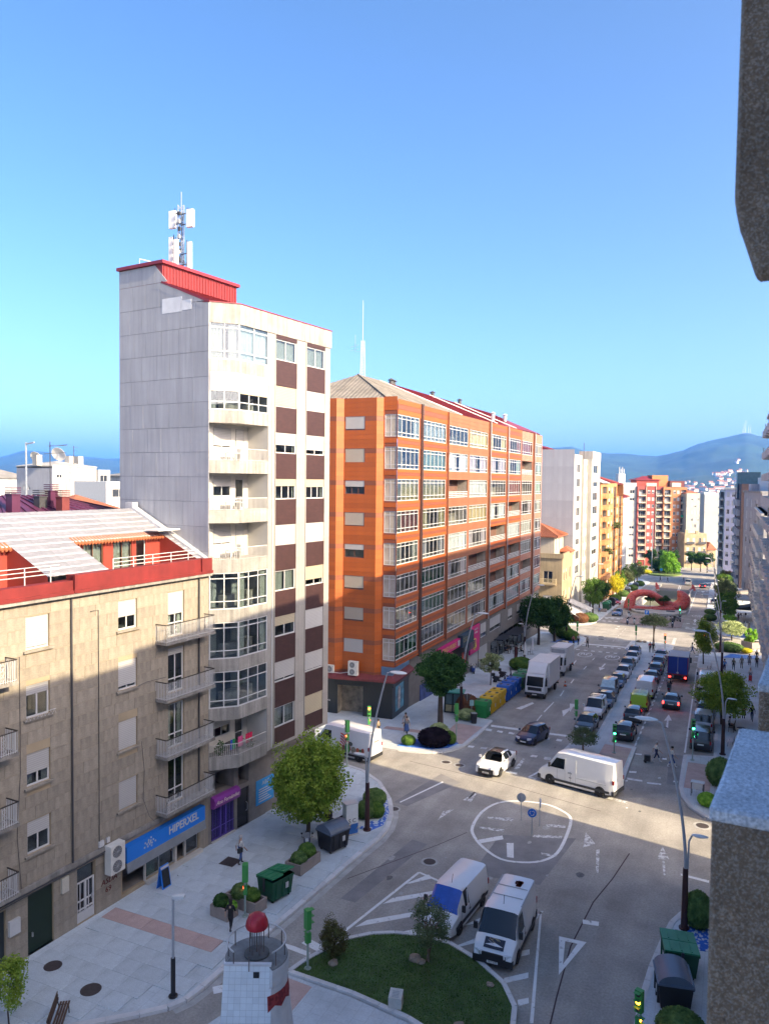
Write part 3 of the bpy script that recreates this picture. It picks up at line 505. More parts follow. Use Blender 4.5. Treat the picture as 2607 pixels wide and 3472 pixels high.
for a, c, z, z1, k, j in wins:
    win(BG, (0, 0), 0, a, c, z, z1, 2, () if j != 3 else (.3,), sh=shf[(k, j)], sill=SILL if j != 3 else None, fw=.085, rec=.1, cur=.5 if (k+j) % 2 else 0, curm=M('blue_curtain', (.12, .2, .42), .9, .2, 3) if j == 3 and k == 1 else None)
    if j == 3:
        x0, x1 = a-1.0, c+1.75
        mb = MB(); mb.box(x0, -.85, z-.2, x1, -.002, z-.05); mk(mb, 'balcony_slab', GREYC, BG)
        railing(BG, [(x0+.05, 0), (x0+.05, -.8), (x1-.05, -.8), (x1-.05, 0)], z-.05, z+.92, WHITE, .11, .012, topmat=M('dark_handrail', (.035, .028, .025), .5))
        sc = MB()
        for cx in (x0+.75, x1-.75, x0+.15):
            for q in (-1, 1):
                sc.tube([(cx+q*.02, -.82, z+.05+.8*t) if False else (cx+.09*q*math.sin(t*9.4), -.82, z+.05+.8*t) for t in [i/12 for i in range(13)]], .009, 5)
        mk(sc, 'scrollwork', WHITE, BG)
for k, z in enumerate(zwin):
    if k in (1,):
        mb = MB(); [mb.tube([(-11.7+.2*i, -.22, z-.02), (-11.6+.2*i, -.22, z+.2), (-11.5+.2*i, -.22, z-.02)], .008, 5) for i in range(8)]; mb.bar((-11.7,-.22,z+.2), (-10.1,-.22,z+.2), .02); mk(mb, 'flower_guard', WHITE, BG)
# bands, cornice, red parapet
mb = MB(); mb.box(S0, -.16, 3.28, S1, -.001, 3.5); mb.box(S0, -.08, 3.16, S1, -.001, 3.28); mk(mb, 'string_course', GREYC, BG)
mb = MB(); mb.box(S0, -.3, 16.7, S1, .35, 16.88); mk(mb, 'cornice', GREYC, BG)
mb = MB(); mb.box(-9.05, -.24, 16.88, S1+.05, .3, 17.75); mb.box(-9.05, -.34, 16.86, S1+.05, -.24, 17.02); mb.box(S0, -.24, 16.88, -9.1, .3, 17.5); mb.box(S0, -.34, 16.86, -9.1, -.24, 17.02); mb.box(.0, -.36, 16.9, .12, -.24, 17.78); mb.box(-9.1, -.38, 16.9, -8.95, -.24, 17.78); mk(mb, 'parapet', REDP, BG)
for s in (-9.07, .03, -19): pipe(BG, s, -.09, 3.4, 16.8, .05, DARKM)
mb = MB(); mb.tube([(-7.4, -.05, 3.6), (-7.4, -.05, 15.8), (-7.9, -.05, 15.8)], .018, 5); mk(mb, 'cable', DARKM, BG)
mb = MB(); mb.tube([(S0, -.2, 3.2), (-12, -.19, 3.25), (-9, -.2, 3.2), (-7.2, -.22, 3.3)], .035, 6); mb.tube([(S0, -.2, 3.1), (-11, -.18, 3.13), (-7.3, -.2, 3.2)], .02, 5); mb.tube([(-4.5,-.05,8.2),(-4.3,-.05,6.5),(-4.4,-.05,5),(-4.2,-.3,4.0),(-3.9,-.4,3.6)], .012, 5); mb.tube([(-11.9,-.04,14.3),(-11.9,-.04,9.0),(-12.1,-.04,6),(-11.9,-.04,3.5)], .012, 5); mb.tube([(-4.7,-.05,11.3),(-4.2,-.12,11.4),(-3.45,-.85,11.6)], .012, 5); mk(mb, 'cable_bundle', DARKM, BG)
# roof: foil-covered corrugated sheets in courses, ridge at depth 6
FOIL = M('foil_roof_sheet', (.27, .27, .29), .5, .2, 2.5, metal=.25, rand=.08, bump=.5, bscale=14)
FOILW = M('bright_foil_seam', (.5, .5, .52), .45, .2, 4, metal=.2, bump=.6, bscale=18)
rz0, rz1, rd0, rd1 = 17.75, 20.55, .3, 6.1
def roofz(d): return rz0+(rz1-rz0)*(d-rd0)/(rd1-rd0)
mb = MB(); mb.face([(S0, rd1, rz1-.03), (S0, 12, 18.0), (S1, 12, 18.0), (S1, rd1, rz1-.03)]); mb.face([(S0, 12, 10), (S0, 12, 18), (S0, rd1, rz1), (S0, 0, 17.5), (S0, 0, 10)][::-1]); mk(mb, 'rear_roof_slope', FOIL, BG)
TERR = [(-6.4, .25), (-20., -10.1)]            # two sunken roof terraces
NR = 11; sd_ = (rd1-rd0)/NR; sl_ = math.atan2(rz1-rz0, rd1-rd0); sheetm = {}
for r in range(NR):
    d0, d1 = rd0+r*sd_, rd0+(r+1)*sd_; cuts = [S0, S1]
    spans = [(S0, S1)]
    if d1 < 3.25:
        spans = [(S0, -20.), (-10.1, -6.4), (.25, S1)]
    for a, c in spans:
        n = max(1, round((c-a)/1.9))
        for i in range(n):
            u0, u1 = a+(c-a)*i/n, a+(c-a)*(i+1)/n; dm = (d0+d1)/2
            key = round(u1-u0, 3)
            if key not in sheetm:
                m2 = MB(); W_ = u1-u0; m2.box(-W_/2+.003, -sd_*.54, -.02, W_/2-.003, sd_*.54, .0)
                k = max(2, int(W_/.14)); x = -W_/2
                pts = [(-W_/2+W_*q/k, -sd_*.54+.022*random.Random(q*7+int(key*100)).uniform(-1, 1)) for q in range(k+1)]
                for (xa, ya), (xb, yb) in zip(pts, pts[1:]): m2.face([(xa, ya, .012), (xb, yb, .012), (xb, yb+.09, .02), (xa, ya+.09, .02)], 1); m2.face([(xa, ya, -.02), (xb, yb, -.02), (xb, yb, .012), (xa, ya, .012)], 1)
                sheetm[key] = m2.mesh('roof_sheet', [FOIL, FOILW])
            link(sheetm[key], 'roof_sheet', BG, ((u0+u1)/2, dm, roofz(dm)+.02*r/NR), rot=(sl_+.012, 0, 0))
mb = MB()
for a, c in ((S1-.35, S1+.12),): mb.face([(a, 0, 17.75), (c, 0, 17.75), (c, 6.1, 20.75), (a, 6.1, 20.75)]); mb.face([(a, 0, 17.5), (a, 0, 17.75), (a, 6.1, 20.75), (a, 6.1, 20.3)]); mb.box(a, 5.9, 20.2, c, 6.5, 20.95)
mk(mb, 'roof_verge', FOILW, BG)
TRED = M('terrace_red_wall', (.25, .035, .022), .7, .15, 1)
for ti, (a, c) in enumerate(TERR):
    mb = MB(); fl_ = 17.0; e = 3.25
    mb.face([(a, .3, fl_), (c, .3, fl_), (c, e, fl_), (a, e, fl_)])
    mb.face([(a, .3, fl_), (a, e, fl_), (a, e, roofz(e)), (a, .3, roofz(.3))]); mb.face([(c, .3, fl_), (c, .3, roofz(.3)), (c, e, roofz(e)), (c, e, fl_)])
    mk(mb, 'terrace_well', TRED, BG)
    L = c-a; opz = [(.9, 2.3, fl_+.05, fl_+1.9), (3.0, 4.4, fl_+.05, fl_+1.9), (4.75, 5.5, fl_+.05, fl_+1.9)]
    if ti: opz = [(o[0]+3, o[1]+3, o[2], o[3]) for o in opz]
    w2, A2, an2 = wall(BG, 'terrace_wall', (a, e), (c, e), fl_, roofz(e)-.02, TRED, opz, t=.12)
    for i, o in enumerate(opz): win(BG, (a, e), 0, *o, 2 if i < 2 else 1, (), fmat=WHITE if i == 2 else M('brown_window_frame', (.12, .06, .035), .5), cur=.75 if i < 2 else 0, rec=.06)
    mb = MB()
    for k in range(int(L/.22)): mb.tube([(a+.11+k*.22, e-.45, roofz(e)-.28), (a+.11+k*.22, e+.12, roofz(e)+.02)], .085, 6)
    mk(mb, 'tile_eave', M('terracotta_tile', (.40, .13, .055), .85, .25, 3, rand=.1), BG)
    mb = MB()
    for z in (17.9, 18.1, 18.3): mb.bar((a+.1, .1, z), (c-.1 if not ti else c+.5, .1, z), .035)
    for k in range(int(L/1.4)+1): mb.bar((a+.1+k*1.4, .1, 17.5), (a+.1+k*1.4, .1, 18.3), .04)
    mk(mb, 'terrace_railing', WHITE, BG)
mb = MB(); mb.box(-.9, 2.2, 19.35, .9, 3.3, 19.42); mk(mb, 'terrace_awning', M('awning_white', (.75, .72, .66), .8), BG)
# shop front with the blue sign
GLASSD = glassmat('shop_glass', (.55, .6, .62), .12)
win(BG, (0, 0), 0, -4.15, -1.9, .32, 2.15, 2, (), fmat=STEEL, glass=GLASSD, rec=.15, name='shop_window'); win(BG, (0, 0), 0, -1.0, .08, .32, 2.15, 1, (), fmat=STEEL, glass=GLASSD, rec=.1, name='shop_window')
mb = MB(); mb.box(-4.25, .0, .12, -4.15, .12, 2.15); mb.box(-1.9, .0, .12, -1.75, .15, 2.15); mb.box(-1.1, .0, .12, -1.0, .15, 2.15); mb.box(-4.2, -.25, .1, .2, .0, .32); mk(mb, 'shop_plinth', M('pale_marble', (.5, .47, .42), .5, .1, 2), BG)
BLUES = M('blue_sign_panel', (.012, .17, .62), .35, .05, 1)
mb = MB(); mb.box(-5.92, -.42, 2.12, .18, -.02, 2.98); sg = mk(mb, 'shop_sign', BLUES, BG)
text('HIPERXEL', 'sign_lettering', .62, WHITE, sg, (-1.62, -.43, 2.62), sx=.92, bold=.012)
mb = MB(); rg2 = random.Random(2)
for k in range(14): an_ = k*2.4; r_ = .06+.024*k; cx, cz = -4.3+r_*math.cos(an_)*1.2, 2.6+r_*math.sin(an_)*.8; q = .045; mb.box(cx-q, -.425, cz-q, cx+q, -.41, cz+q)
mk(mb, 'sign_emblem', WHITE, sg)
mb = MB()
for k in range(7): mb.box(-5.92, -.5+.012*k, 1.62+.075*k, .18, -.42+.012*k, 1.68+.075*k)
mk(mb, 'slatted_awning', STEEL, BG)
mb = MB(); mb.box(-3.9, .2, .4, -3.3, .23, 1.5); mk(mb, 'shop_poster', M('green_poster', (.25, .5, .35), .6, .5, 4), BG)
# doors
mb = MB(); mb.box(-11.54, .1, .13, -10.16, .16, 3.0); d = mk(mb, 'door', M('dark_green_door', (.006, .02, .01), .5, .1, 2), BG); mk(MB().box(-11.3, .03, .9, -11.24, .1, 1.1), 'door_handle', STEEL, d)
mb = MB(); mb.box(-14.48, .1, .13, -12.72, .16, 2.88); mk(mb, 'door', M('slate_door', (.02, .03, .035), .5, .1, 2), BG)
mb = MB()
for s in (-8.75, -8.2, -7.72): mb.box(s, .08, .16, s+.08, .15, 2.2)
for z in (.16, .75, 1.2, 2.15): mb.box(-8.75, .075, z, -7.64, .145, z+(.5 if z < .2 else .06))
for k in range(4): mb.box(-8.52+k*.26, .09, .6, -8.48+k*.26, .13, 2.15)
d = mk(mb, 'door', WHITE, BG); mk(MB().box(-8.72, .16, .2, -7.66, .17, 2.98), 'pane', GLASSD, d); mk(MB().box(-7.84, .02, 1.1, -7.8, .08, 1.35), 'door_handle', STEEL, d)
text('9', 'house_number', .2, M('number_plate_dark', (.1,.09,.07), .6), BG, (-8.1, -.03, 3.12)); 
GRAF = M('graffiti_red', (.13, .025, .02), .8); text('ASDA', 'graffiti', .42, GRAF, BG, (-6.75, -.02, 1.55), shear=.2); text('69', 'graffiti', .42, GRAF, BG, (-6.8, -.02, 1.1))
mb = MB(); mb.box(-9.75, -.14, 2.25, -9.35, -.002, 3.0); mk(mb, 'meter_box', M('cream_plastic', (.5, .46, .38), .6, .1, 3), BG); mb = MB(); mb.box(-12.6, -.16, 1.6, -12.05, -.002, 2.3); mk(mb, 'meter_box', WHITE, BG)
mb = MB(); mb.box(-7.45, -.12, 3.55, -7.15, -.002, 3.85); mb.box(-6.95, -.1, 3.6, -6.75, -.002, 3.85); mk(mb, 'junction_box', WHITE, BG)
def ac(b, x, y, z, w_, h, d=.36, fans=1):
    m_ = MB().box(x, y-d, z, x+w_, y, z+h); o = mk(m_, 'air_conditioner', M('ac_casing', (.62, .6, .55), .5, .08, 3), b)
    for k in range(fans):
        r = min(w_, h/fans)*.4; cx, cz = x+w_*.45, z+h*(k+.5)/fans
        f = MB(); f.lathe([(r, 0), (r, .02), (r*.15, .03)], 16); mk(f, 'fan', M('ac_grille', (.18, .18, .18), .6), o, (cx, y-d-.0, cz), rot=(R(90), 0, 0))
        g = MB()
        for q in range(6): a = q*math.pi/6; g.bar((cx-r*math.cos(a), y-d-.035, cz-r*math.sin(a)), (cx+r*math.cos(a), y-d-.035, cz+r*math.sin(a)), .012)
        mk(g, 'fan_guard', STEEL, o)
ac(BG, -7.15, -.14, 2.05, .95, 1.5, .45, 2)
# potted plants and odds on the terrace: small furniture as parts of the roof terrace
def leafball(m, c, rx, rz, n, s, rg, mi=0):
    for _ in range(n):
        t, ph = rg.random()*2*math.pi, math.acos(2*rg.random()-1); q = rg.random()**.4
        p = Vector((c[0]+rx*q*math.sin(ph)*math.cos(t), c[1]+rx*q*math.sin(ph)*math.sin(t), c[2]+rz*q*math.cos(ph)))
        d = Vector((rg.gauss(0, 1), rg.gauss(0, 1), rg.gauss(.3, 1))).normalized(); e = d.orthogonal().normalized(); e.rotate(Matrix.Rotation(rg.random()*6.28, 3, d)); f = d.cross(e)
        m.face([p-e*s*.5, p+f*s*.32, p+e*s*.5, p-f*s*.32], mi)

# ------------------------------------------------------------------ tall white and brown tower
WST = M('white_travertine', (.315, .296, .272), .75, .16, .5, fine=.08, streak=.16)
WCON = M('white_concrete_band', (.30, .285, .262), .85, .24, .9, fine=.16, streak=.38)
CLAD = M('grey_cement_panel', (.34, .345, .37), .75, .1, .4, rand=.05, streak=.13)
BROWN = M('maroon_brick_cladding', (.04, .015, .015), .6, .15, 2, kind='brick', kp=(.3, .075, (.025, .011, .01), (.05, .019, .018)))
REDM = M('red_metal_sheet', (.2, .02, .02), .45, .12, 1.5, streak=.1)
REDD = M('dark_red_metal_edge', (.22, .02, .03), .45, .12, 1.5)
WT = bframe('apartment_tower', 'tall white tower with maroon window strips, red rooftop box and grey side wall', -28.5, 38.0, 6.7)
YB = -1.1; SE = 10.6
zr = [30.2-3.0*k for k in range(9)]
wops = [(a-3.8, c-3.8, z, z+1.33) for z in zr for a, c in ((4.55, 6.7), (7.82, 9.93))]
wl, A, an = wall(WT, 'wall', (3.8, YB), (SE, YB), 4.9, 31.8, WST, wops, t=.2)
wkind = [(0,'c',0),(0,'c',0),(.95,'s',0),(1,'s',0),(.6,'s',0),(.75,'s',0),(.35,'b',0),(.4,'b',0),(1,'s',0),(1,'s',0),(.0,'k',0),(.7,'b',0),(.45,'s',0),(1,'s',0),(.85,'s',0),(.9,'s',0),(0,'k',0),(1,'s',0)]
for i, o in enumerate(wops):
    s_, kd, _ = wkind[i]
    win(WT, (3.8, YB), 0, *o, 3 if (i//2 in (3,)) else 2, (), sh=s_, shm=SHUTC if kd == 'b' or (i % 5 == 2) else SHUT, cur=1 if kd == 'c' else .8 if kd == 'k' else .3, rec=.05, fw=.07)
# maroon facing pieces between the windows, slightly proud
for a, c in ((4.53, 6.73), (7.80, 9.95)):
    zs = [5.12]+[v for z in zr[::-1] for v in (z, z+1.33)]+[31.8]
    for p, q in zip(zs[::2], zs[1::2]): mk(MB().box(a, YB-.03, p+.005, c, YB-.002, q-.005), 'maroon_panel', BROWN, WT)
    mk(MB().box(a-.06, YB-.05, 5.0, a, YB-.001, 31.8), 'panel_edge', WST, WT); 
pipe(WT, 4.22, YB-.05, 5, 30, .035, WHITE)
# travertine slabs on the piers, each a piece
for a, c in ((3.82, 4.46), (6.76, 7.72), (9.98, 10.58)):
    n = 24; h = 26.7/n
    for k in range(n): piece('stone_slab', M('travertine_slab', (.315, .296, .272), .75, .12, .5, fine=.08, rand=.05, streak=.12), WT, ((a+c)/2, YB-.008, 5.05+h*(k+.5)), (c-a, .016, h-.012))
# cornice, body, roofs
mb = MB(); mb.prism([(-.33,.0),(1.1,YB-.06),(SE+.08,YB-.06),(SE+.08,.5),(-.33,.5)], 31.8, 33.0); mk(mb, 'cornice', WCON, WT)
mb = MB(); mb.prism([(-.36,-.04),(1.08,YB-.1),(SE+.12,YB-.1),(SE+.12,.5),(-.36,.5)], 33.0, 33.05); mk(mb, 'red_coping', REDD, WT)
# body behind: side walls, rear
mb = MB(); mb.prism([(3.8,YB+.001),(SE,YB+.001),(SE,7.8),(3.8,7.8)], 4.9, 4.92); mb.face([(SE,YB,4.9),(SE,7.8,4.9),(SE,7.8,33),(SE,YB,33)]); mb.face([(SE,7.8,0),(-.35,7.8,0),(-.35,7.8,35.6),(SE,7.8,35.6)]); mk(mb, 'rear_wall', WCON, WT)
prof = [(0,0),(7.8,0),(7.8,35.72),(3.9,35.8),(3.88,34.55),(0,32.95)]   # depth, z of the party wall
mb = MB(); mb.face([(-.33, d, z) for d, z in prof][::1]); mb.v = [(x, y, z) for x, y, z in mb.v]; mk(mb, 'side_wall', M('panel_joint', (.22,.22,.235), .9), WT)
row = [16.6+1.5*k for k in range(13)]; rg = random.Random(5)
for k, z in enumerate(row):
    d = 0.02; top = z+1.5; n = 6 if k % 2 else 7
    cuts = [0]+[7.8*(j+(.25*rg.random()-.1))/n for j in range(1, n)]+[7.8]
    for a, c in zip(cuts, cuts[1:]):
        ta = 32.95+(34.55-32.95)*a/3.88 if a < 3.88 else 35.72; tc = 32.95+(34.55-32.95)*c/3.88 if c < 3.88 else 35.72
        ha, hc = min(top, ta), min(top, tc)
        if min(ha, hc) < z+.1 and max(ha, hc) < z+.2: continue
        ha, hc = max(ha, z+.02), max(hc, z+.02); m2 = MB(); y0, y1 = a+.008, c-.008; x1 = -.35-.006*rg.random()-.008; 
        p = [(y0, z+.01), (y1, z+.01), (y1, hc-.01), (y0, ha-.01)]
        i = 0; m2.v += [(x1, y, zz) for y, zz in p]+[(-.33, y, zz) for y, zz in p]
        for fc in ((3,2,1,0),(0,1,5,4),(1,2,6,5),(2,3,7,6),(3,0,4,7)): m2.f.append(fc); m2.mi.append(0)
        mk(m2, 'cladding_panel', CLAD, WT)
for (a, c, z, h) in ((2.2, 3.9, 32.85, 1.0), (1.4, 2.3, 32.9, .7)): mk(MB().box(-.372, a, z-.2, -.36, c, z+h-.3), 'patched_panel', M('white_patch', (.6, .61, .63), .8, .1, 2), WT)
mb = MB(); mb.face([(-.36,-.02,33.0),(SE,-.9,33.02),(SE,3.9,34.5),(-.36,3.88,34.6)]); 
for k in range(24): x = -.2+k*.45; mb.bar((x,.1,33.1),(x,3.8,34.6),.04,.06)
mb.face([(6.4,3.9,34.5),(SE,3.9,34.5),(SE,7.8,33.2),(6.4,7.8,33.2)]); mk(mb, 'sloping_roof', REDM, WT)
mb = MB(); mb.face([(-.42,-.05,32.93),(-.42,3.9,34.55),(-.42,3.9,34.68),(-.42,-.05,33.08)][::-1]); mb.box(-.42, 3.86, 35.72, 6.5, 3.95, 35.84); mk(mb, 'verge_trim', REDD, WT)
mb = MB(); mb.box(-.34, 3.9, 34.4, 6.4, 7.75, 35.75)
for k in range(26): x = -.2+k*.258; mb.box(x-.02, 3.86, 34.5, x+.02, 3.9, 35.7)
mk(mb, 'rooftop_box', REDM, WT)
mb = MB(); mb.box(-.5, 3.7, 35.75, 6.55, 7.9, 35.95); mk(mb, 'rooftop_coping', REDD, WT)
mk(MB().tube([(-.1,6.2,35.9),(-.1,6.2,36.4),(1.0,6.1,36.45),(1.0,6.1,35.9)], .03, 6), 'roof_rail', WHITE, WT)
# the angled bay: bands, glazed floors and open balconies
BALC = M('balcony_inner_wall', (.5, .48, .44), .8, .08, 1)
bp = [(-.33,0),(1.1,YB),(3.8,YB),(3.8,.6),(-.33,.6)]
lA, lB = (-.3, 0), (1.1, YB-.02); la = math.atan2(lB[1]-lA[1], lB[0]-lA[0]); lL = math.hypot(lB[0]-lA[0], lB[1]-lA[1])
for k in range(9):
    bt = 29.66-3.02*k; top = bt+2.25
    mb = MB(); mb.prism([(-.33,-.02),(1.1,YB-.03),(3.8,YB-.03),(3.8,.6),(-.33,.6)], bt-.78, bt); mk(mb, 'balcony_band', WCON, WT)
    back = .55; glz = k in (0, 1, 5, 6, 7)
    bo = [(.9, 2.5, bt+.8, bt+2.05), (2.9, 3.7, bt+.02, bt+2.05)] if not glz else [(1.2, 2.6, bt+.1, bt+2.0)]
    wall(WT, 'bay_back_wall', (-.3, back), (3.8, back), bt, bt+2.3, BALC, bo, t=.1, room=.6)
    mb = MB(); mb.face([(3.79,YB,bt),(3.79,YB,top),(3.79,back,top),(3.79,back,bt)]); mk(mb, 'bay_side_wall', BALC, WT); mb = MB(); mb.face([(-.3,0,bt),(-.3,back,bt),(-.3,back,top),(-.3,0,top)]); mk(mb, 'bay_side_wall', BALC, WT)
    if glz:
        n2 = 3 if k in (1, 5, 6, 7) else 2; br = (.22, .84) if k != 7 else (.2, .72)
        win(WT, lA, la, 0, lL, bt, top, 2, br, rec=0, fw=.07, sh=.5 if k == 1 else 0, cur=.9 if k in (0,) else 0); win(WT, (1.1, YB), 0, 0, 2.7, bt, top, n2, br, rec=0, fw=.07, sh=.55 if k == 1 else 0, shm=SHUTC, cur=1 if k == 0 else .4 if k in (5, 6) else 0, curm=M('white_blind', (.78,.77,.74), .8) if k == 0 else None)
        mb = MB(); mb.box(.8, -.1, bt, 2.2, .3, bt+.75); mb.box(2.6, -.4, bt, 3.2, .1, bt+.9); mk(mb, 'furniture', M('indoor_furniture', (.5, .42, .35), .8, .4, 2), WT)
    else:
        win(WT, (-.3, back), 0, *bo[0], 2, (), sh=.9 if k in (2, 4) else .5, rec=.03); win(WT, (-.3, back), 0, *bo[1], 1, (.3,), sh=1 if k in (2, 4) else .1, rec=.03)
        railing(WT, [(-.28,-.01),(1.1,YB+.02),(3.75,YB+.02)], bt-.02, bt+.72, M('light_railing', (.5,.48,.45), .5), .12, .011)
        mb = MB(); mb.box(1.2, -.35, bt+.45, 2.1, .1, bt+.5); [mb.box(x, y, bt, x+.05, y+.05, bt+.45) for x in (1.2, 2.05) for y in (-.35, .05)]; mb.box(2.3, -.2, bt, 2.35, .15, bt+.8); mb.box(2.3, -.2, bt+.4, 2.65, .15, bt+.44); mk(mb, 'balcony_table', WHITE if k != 8 else DARKM, WT)
        if k == 8:
            for q, (c_, nm) in enumerate((((.55,.02,.08),'hanging_towel'),((.02,.25,.08),'hanging_cloth'),((.03,.08,.4),'hanging_cloth'),((.6,.1,.25),'hanging_towel'))):
                x = (2.2, 1.0, .8, 1.5)[q]; m2 = MB(); [m2.face([(x+.1*j, -.72+.05*(j % 2), bt+.28), (x+.1*j+.1, -.72+.05*((j+1) % 2), bt+.28), (x+.1*j+.1, -.72+.05*((j+1) % 2), bt+.92), (x+.1*j, -.72+.05*(j % 2), bt+.92)]) for j in range((7, 3, 2, 5)[q])]; mk(m2, nm, M('cloth_%d' % q, c_, .9, .2, 5), WT)
            m2 = MB(); rgg = random.Random(8); leafball(m2, (.3, -.3, bt+.5), .35, .5, 160, .14, rgg); leafball(m2, (2.6, -.8, bt+.3), .3, .35, 120, .12, rgg); mk(m2, 'balcony_plant', M('plant_leaf', (.05,.1,.03), .7, .3, 8), WT)
# ground floor
GF = M('grey_granite_wall', (.2, .18, .165), .6, .2, 2, fine=.2)
gop = [(.25, 2.35, .15, 2.3), (.3, 2.3, 2.95, 4.4), (2.6, 3.75, .12, 2.6), (2.7, 3.7, 2.9, 4.3), (4.4, 6.2, .9, 2.6), (7.2, 9.8, .2, 2.7)]
wall(WT, 'ground_floor_wall', (-.35, 0), (SE, 0), -.5, 4.95, GF, gop, t=.2, room=1.4)
PUR = M('purple_sign', (.23, .04, .27), .4, .05, 2); PURB = M('purple_bars', (.10, .06, .36), .45, .05, 3)
mb = MB(); pr = [(0, 0), (-.28, .03), (-.36, .2), (-.36, .5), (-.26, .68), (0, .72)]
for (a, b_), (c, d) in zip(pr, pr[1:]): mb.face([(-.15, a, 2.3+b_), (2.15, a, 2.3+b_), (2.15, c, 2.3+d), (-.15, c, 2.3+d)])
mb.face([(-.15, a, 2.3+b_) for a, b_ in pr][::-1]); mb.face([(2.15, a, 2.3+b_) for a, b_ in pr]); sg = mk(mb, 'shop_sign', PUR, WT); text('Ana Fernández', 'sign_lettering', .34, M('pale_gold_letter', (.75, .62, .55), .5), sg, (1.0, -.375, 2.66), shear=.25)
mb = MB(); [mb.bar((-.05+.14*k, .06, .2), (-.05+.14*k, .06, 2.3), .025) for k in range(16)]; [mb.bar((-.1, .06, z), (2.0, .06, z), .04, .03) for z in (.25, .9, 2.25)]; mb.box(.75, .04, .2, .83, .1, 2.3); mb.box(1.2, .04, .2, 1.28, .1, 2.3); mk(mb, 'security_grille', PURB, WT)
mk(MB().box(-.1, .16, .15, 2.0, .17, 2.3), 'shop_window', GLASSD, WT); mk(MB().box(2.27, .1, .12, 3.38, .15, 2.6), 'door', M('dark_glass_door', (.015,.013,.015), .15, 0), WT); mk(MB().tube([(3.15,.05,1.0),(3.2,-.02,1.1),(3.2,-.02,1.5),(3.15,.05,1.6)], .02, 6), 'door_handle', STEEL, WT)
mk(MB().box(-.1, -.1, .1, 2.0, 0, .22), 'shop_step', M('pale_marble', (.5,.47,.42)), WT)
PB = M('blue_poster', (.03, .28, .6), .4, .15, 2); pz = mk(MB().box(4.05, -.04, .95, 5.85, -.005, 2.6), 'poster_panel', PB, WT); text('ABC', 'sign_lettering', .4, WHITE, pz, (5.0, -.05, 2.3)); [mk(MB().box(4.3, -.048, 1.1+.16*k, 5.6-.2*(k % 3), -.041, 1.17+.16*k), 'printed_line', WHITE, pz) for k in range(6)]
# phone mast on the roof box
mast = thing('phone_mast', 'lattice phone mast with white panel antennas on the red rooftop box', 'antenna mast', (0,0,0)); 
mp = WT.matrix_basis @ Vector((2.9, 5.6, 35.95)); mast.location = mp
GS = STEEL; mb = MB(); hh = 4.6
for a in range(3): x, y = .22*math.cos(a*2.094), .22*math.sin(a*2.094); mb.tube([(x, y, 0), (x, y, hh)], .035, 6)
for k in range(14):
    for a in range(3): p = (.22*math.cos(a*2.094), .22*math.sin(a*2.094), k*.33); q = (.22*math.cos((a+1)*2.094), .22*math.sin((a+1)*2.094), k*.33+.33); mb.bar(p, q, .025)
mk(mb, 'lattice', GS, mast); mk(MB().tube([(0, 0, hh-1), (0, 0, hh+.9)], .03, 6), 'lightning_rod', GS, mast)
pan = M('antenna_panel_white', (.72, .72, .70), .5, .05, 2)
for dx, z0, z1, w_, d in ((-.75, .1, 2.6, .3, .16), (.8, -.1, 2.1, .3, .16), (-.62, 3.15, 4.3, .5, .22), (.85, 3.05, 4.2, .5, .22), (0.1, .2, 2.2, .28, .16)):
    y = -.1 if dx < 0 else -.15; y = y-.5 if abs(dx) < .2 else y
    mk(MB().box(dx-w_/2, y-d/2, z0, dx+w_/2, y+d/2, z1), 'antenna_panel', pan, mast); mk(MB().bar((0, 0, (z0+z1)/2-.3), (dx, y, (z0+z1)/2-.3), .05).bar((0, 0, (z0+z1)/2+.4), (dx, y, (z0+z1)/2+.4), .05).tube([(dx*.72, y, z0+.1), (dx*.72, y, z1+.15)], .03, 6), 'bracket', DARKM, mast)
for k in range(8): mk(MB().box(-.12+.05*(k % 3), -.34, .4+.5*k, .1+.05*(k % 2), -.2, .62+.5*k), 'radio_unit', DARKM if k % 2 else GREYP, mast)
for k in range(4): mk(MB().tube([(.1*math.cos(k), .1*math.sin(k), 0), (.25*math.cos(k*1.7), .2*math.sin(k*1.7), 2), (.1*math.cos(k*2), .1, 4.2)], .018, 5), 'cable', BLACK, mast)
mk(MB().bar((-.9, -.3, -.15), (0, 0, 1.4), .05).bar((1.0, -.3, -.15), (0, 0, 1.4), .05), 'brace', GS, mast)
# ------------------------------------------------------------------ orange corner block
ORG = M('orange_cladding', (.37, .086, .013), .55, .12, .6, rand=.12, streak=.1)
ORB = M('brown_cladding', (.22, .065, .03), .55, .1, .8, rand=.08)
ORD = M('dull_orange_render', (.27, .105, .05), .75, .15, .8, rand=.06, streak=.15)
BRK = M('patterned_brick', (.33, .13, .075), .8, .15, 1, kind='brick', kp=(.5, .16, (.42, .36, .3), (.28, .1, .06)))
OG = bframe('apartment_block', 'long orange-clad apartment block with glazed galleries and red metal roof', -29.0, 67.0, 0.)
zb = [26.68-3.07*k for k in range(8)]; GH = 2.12
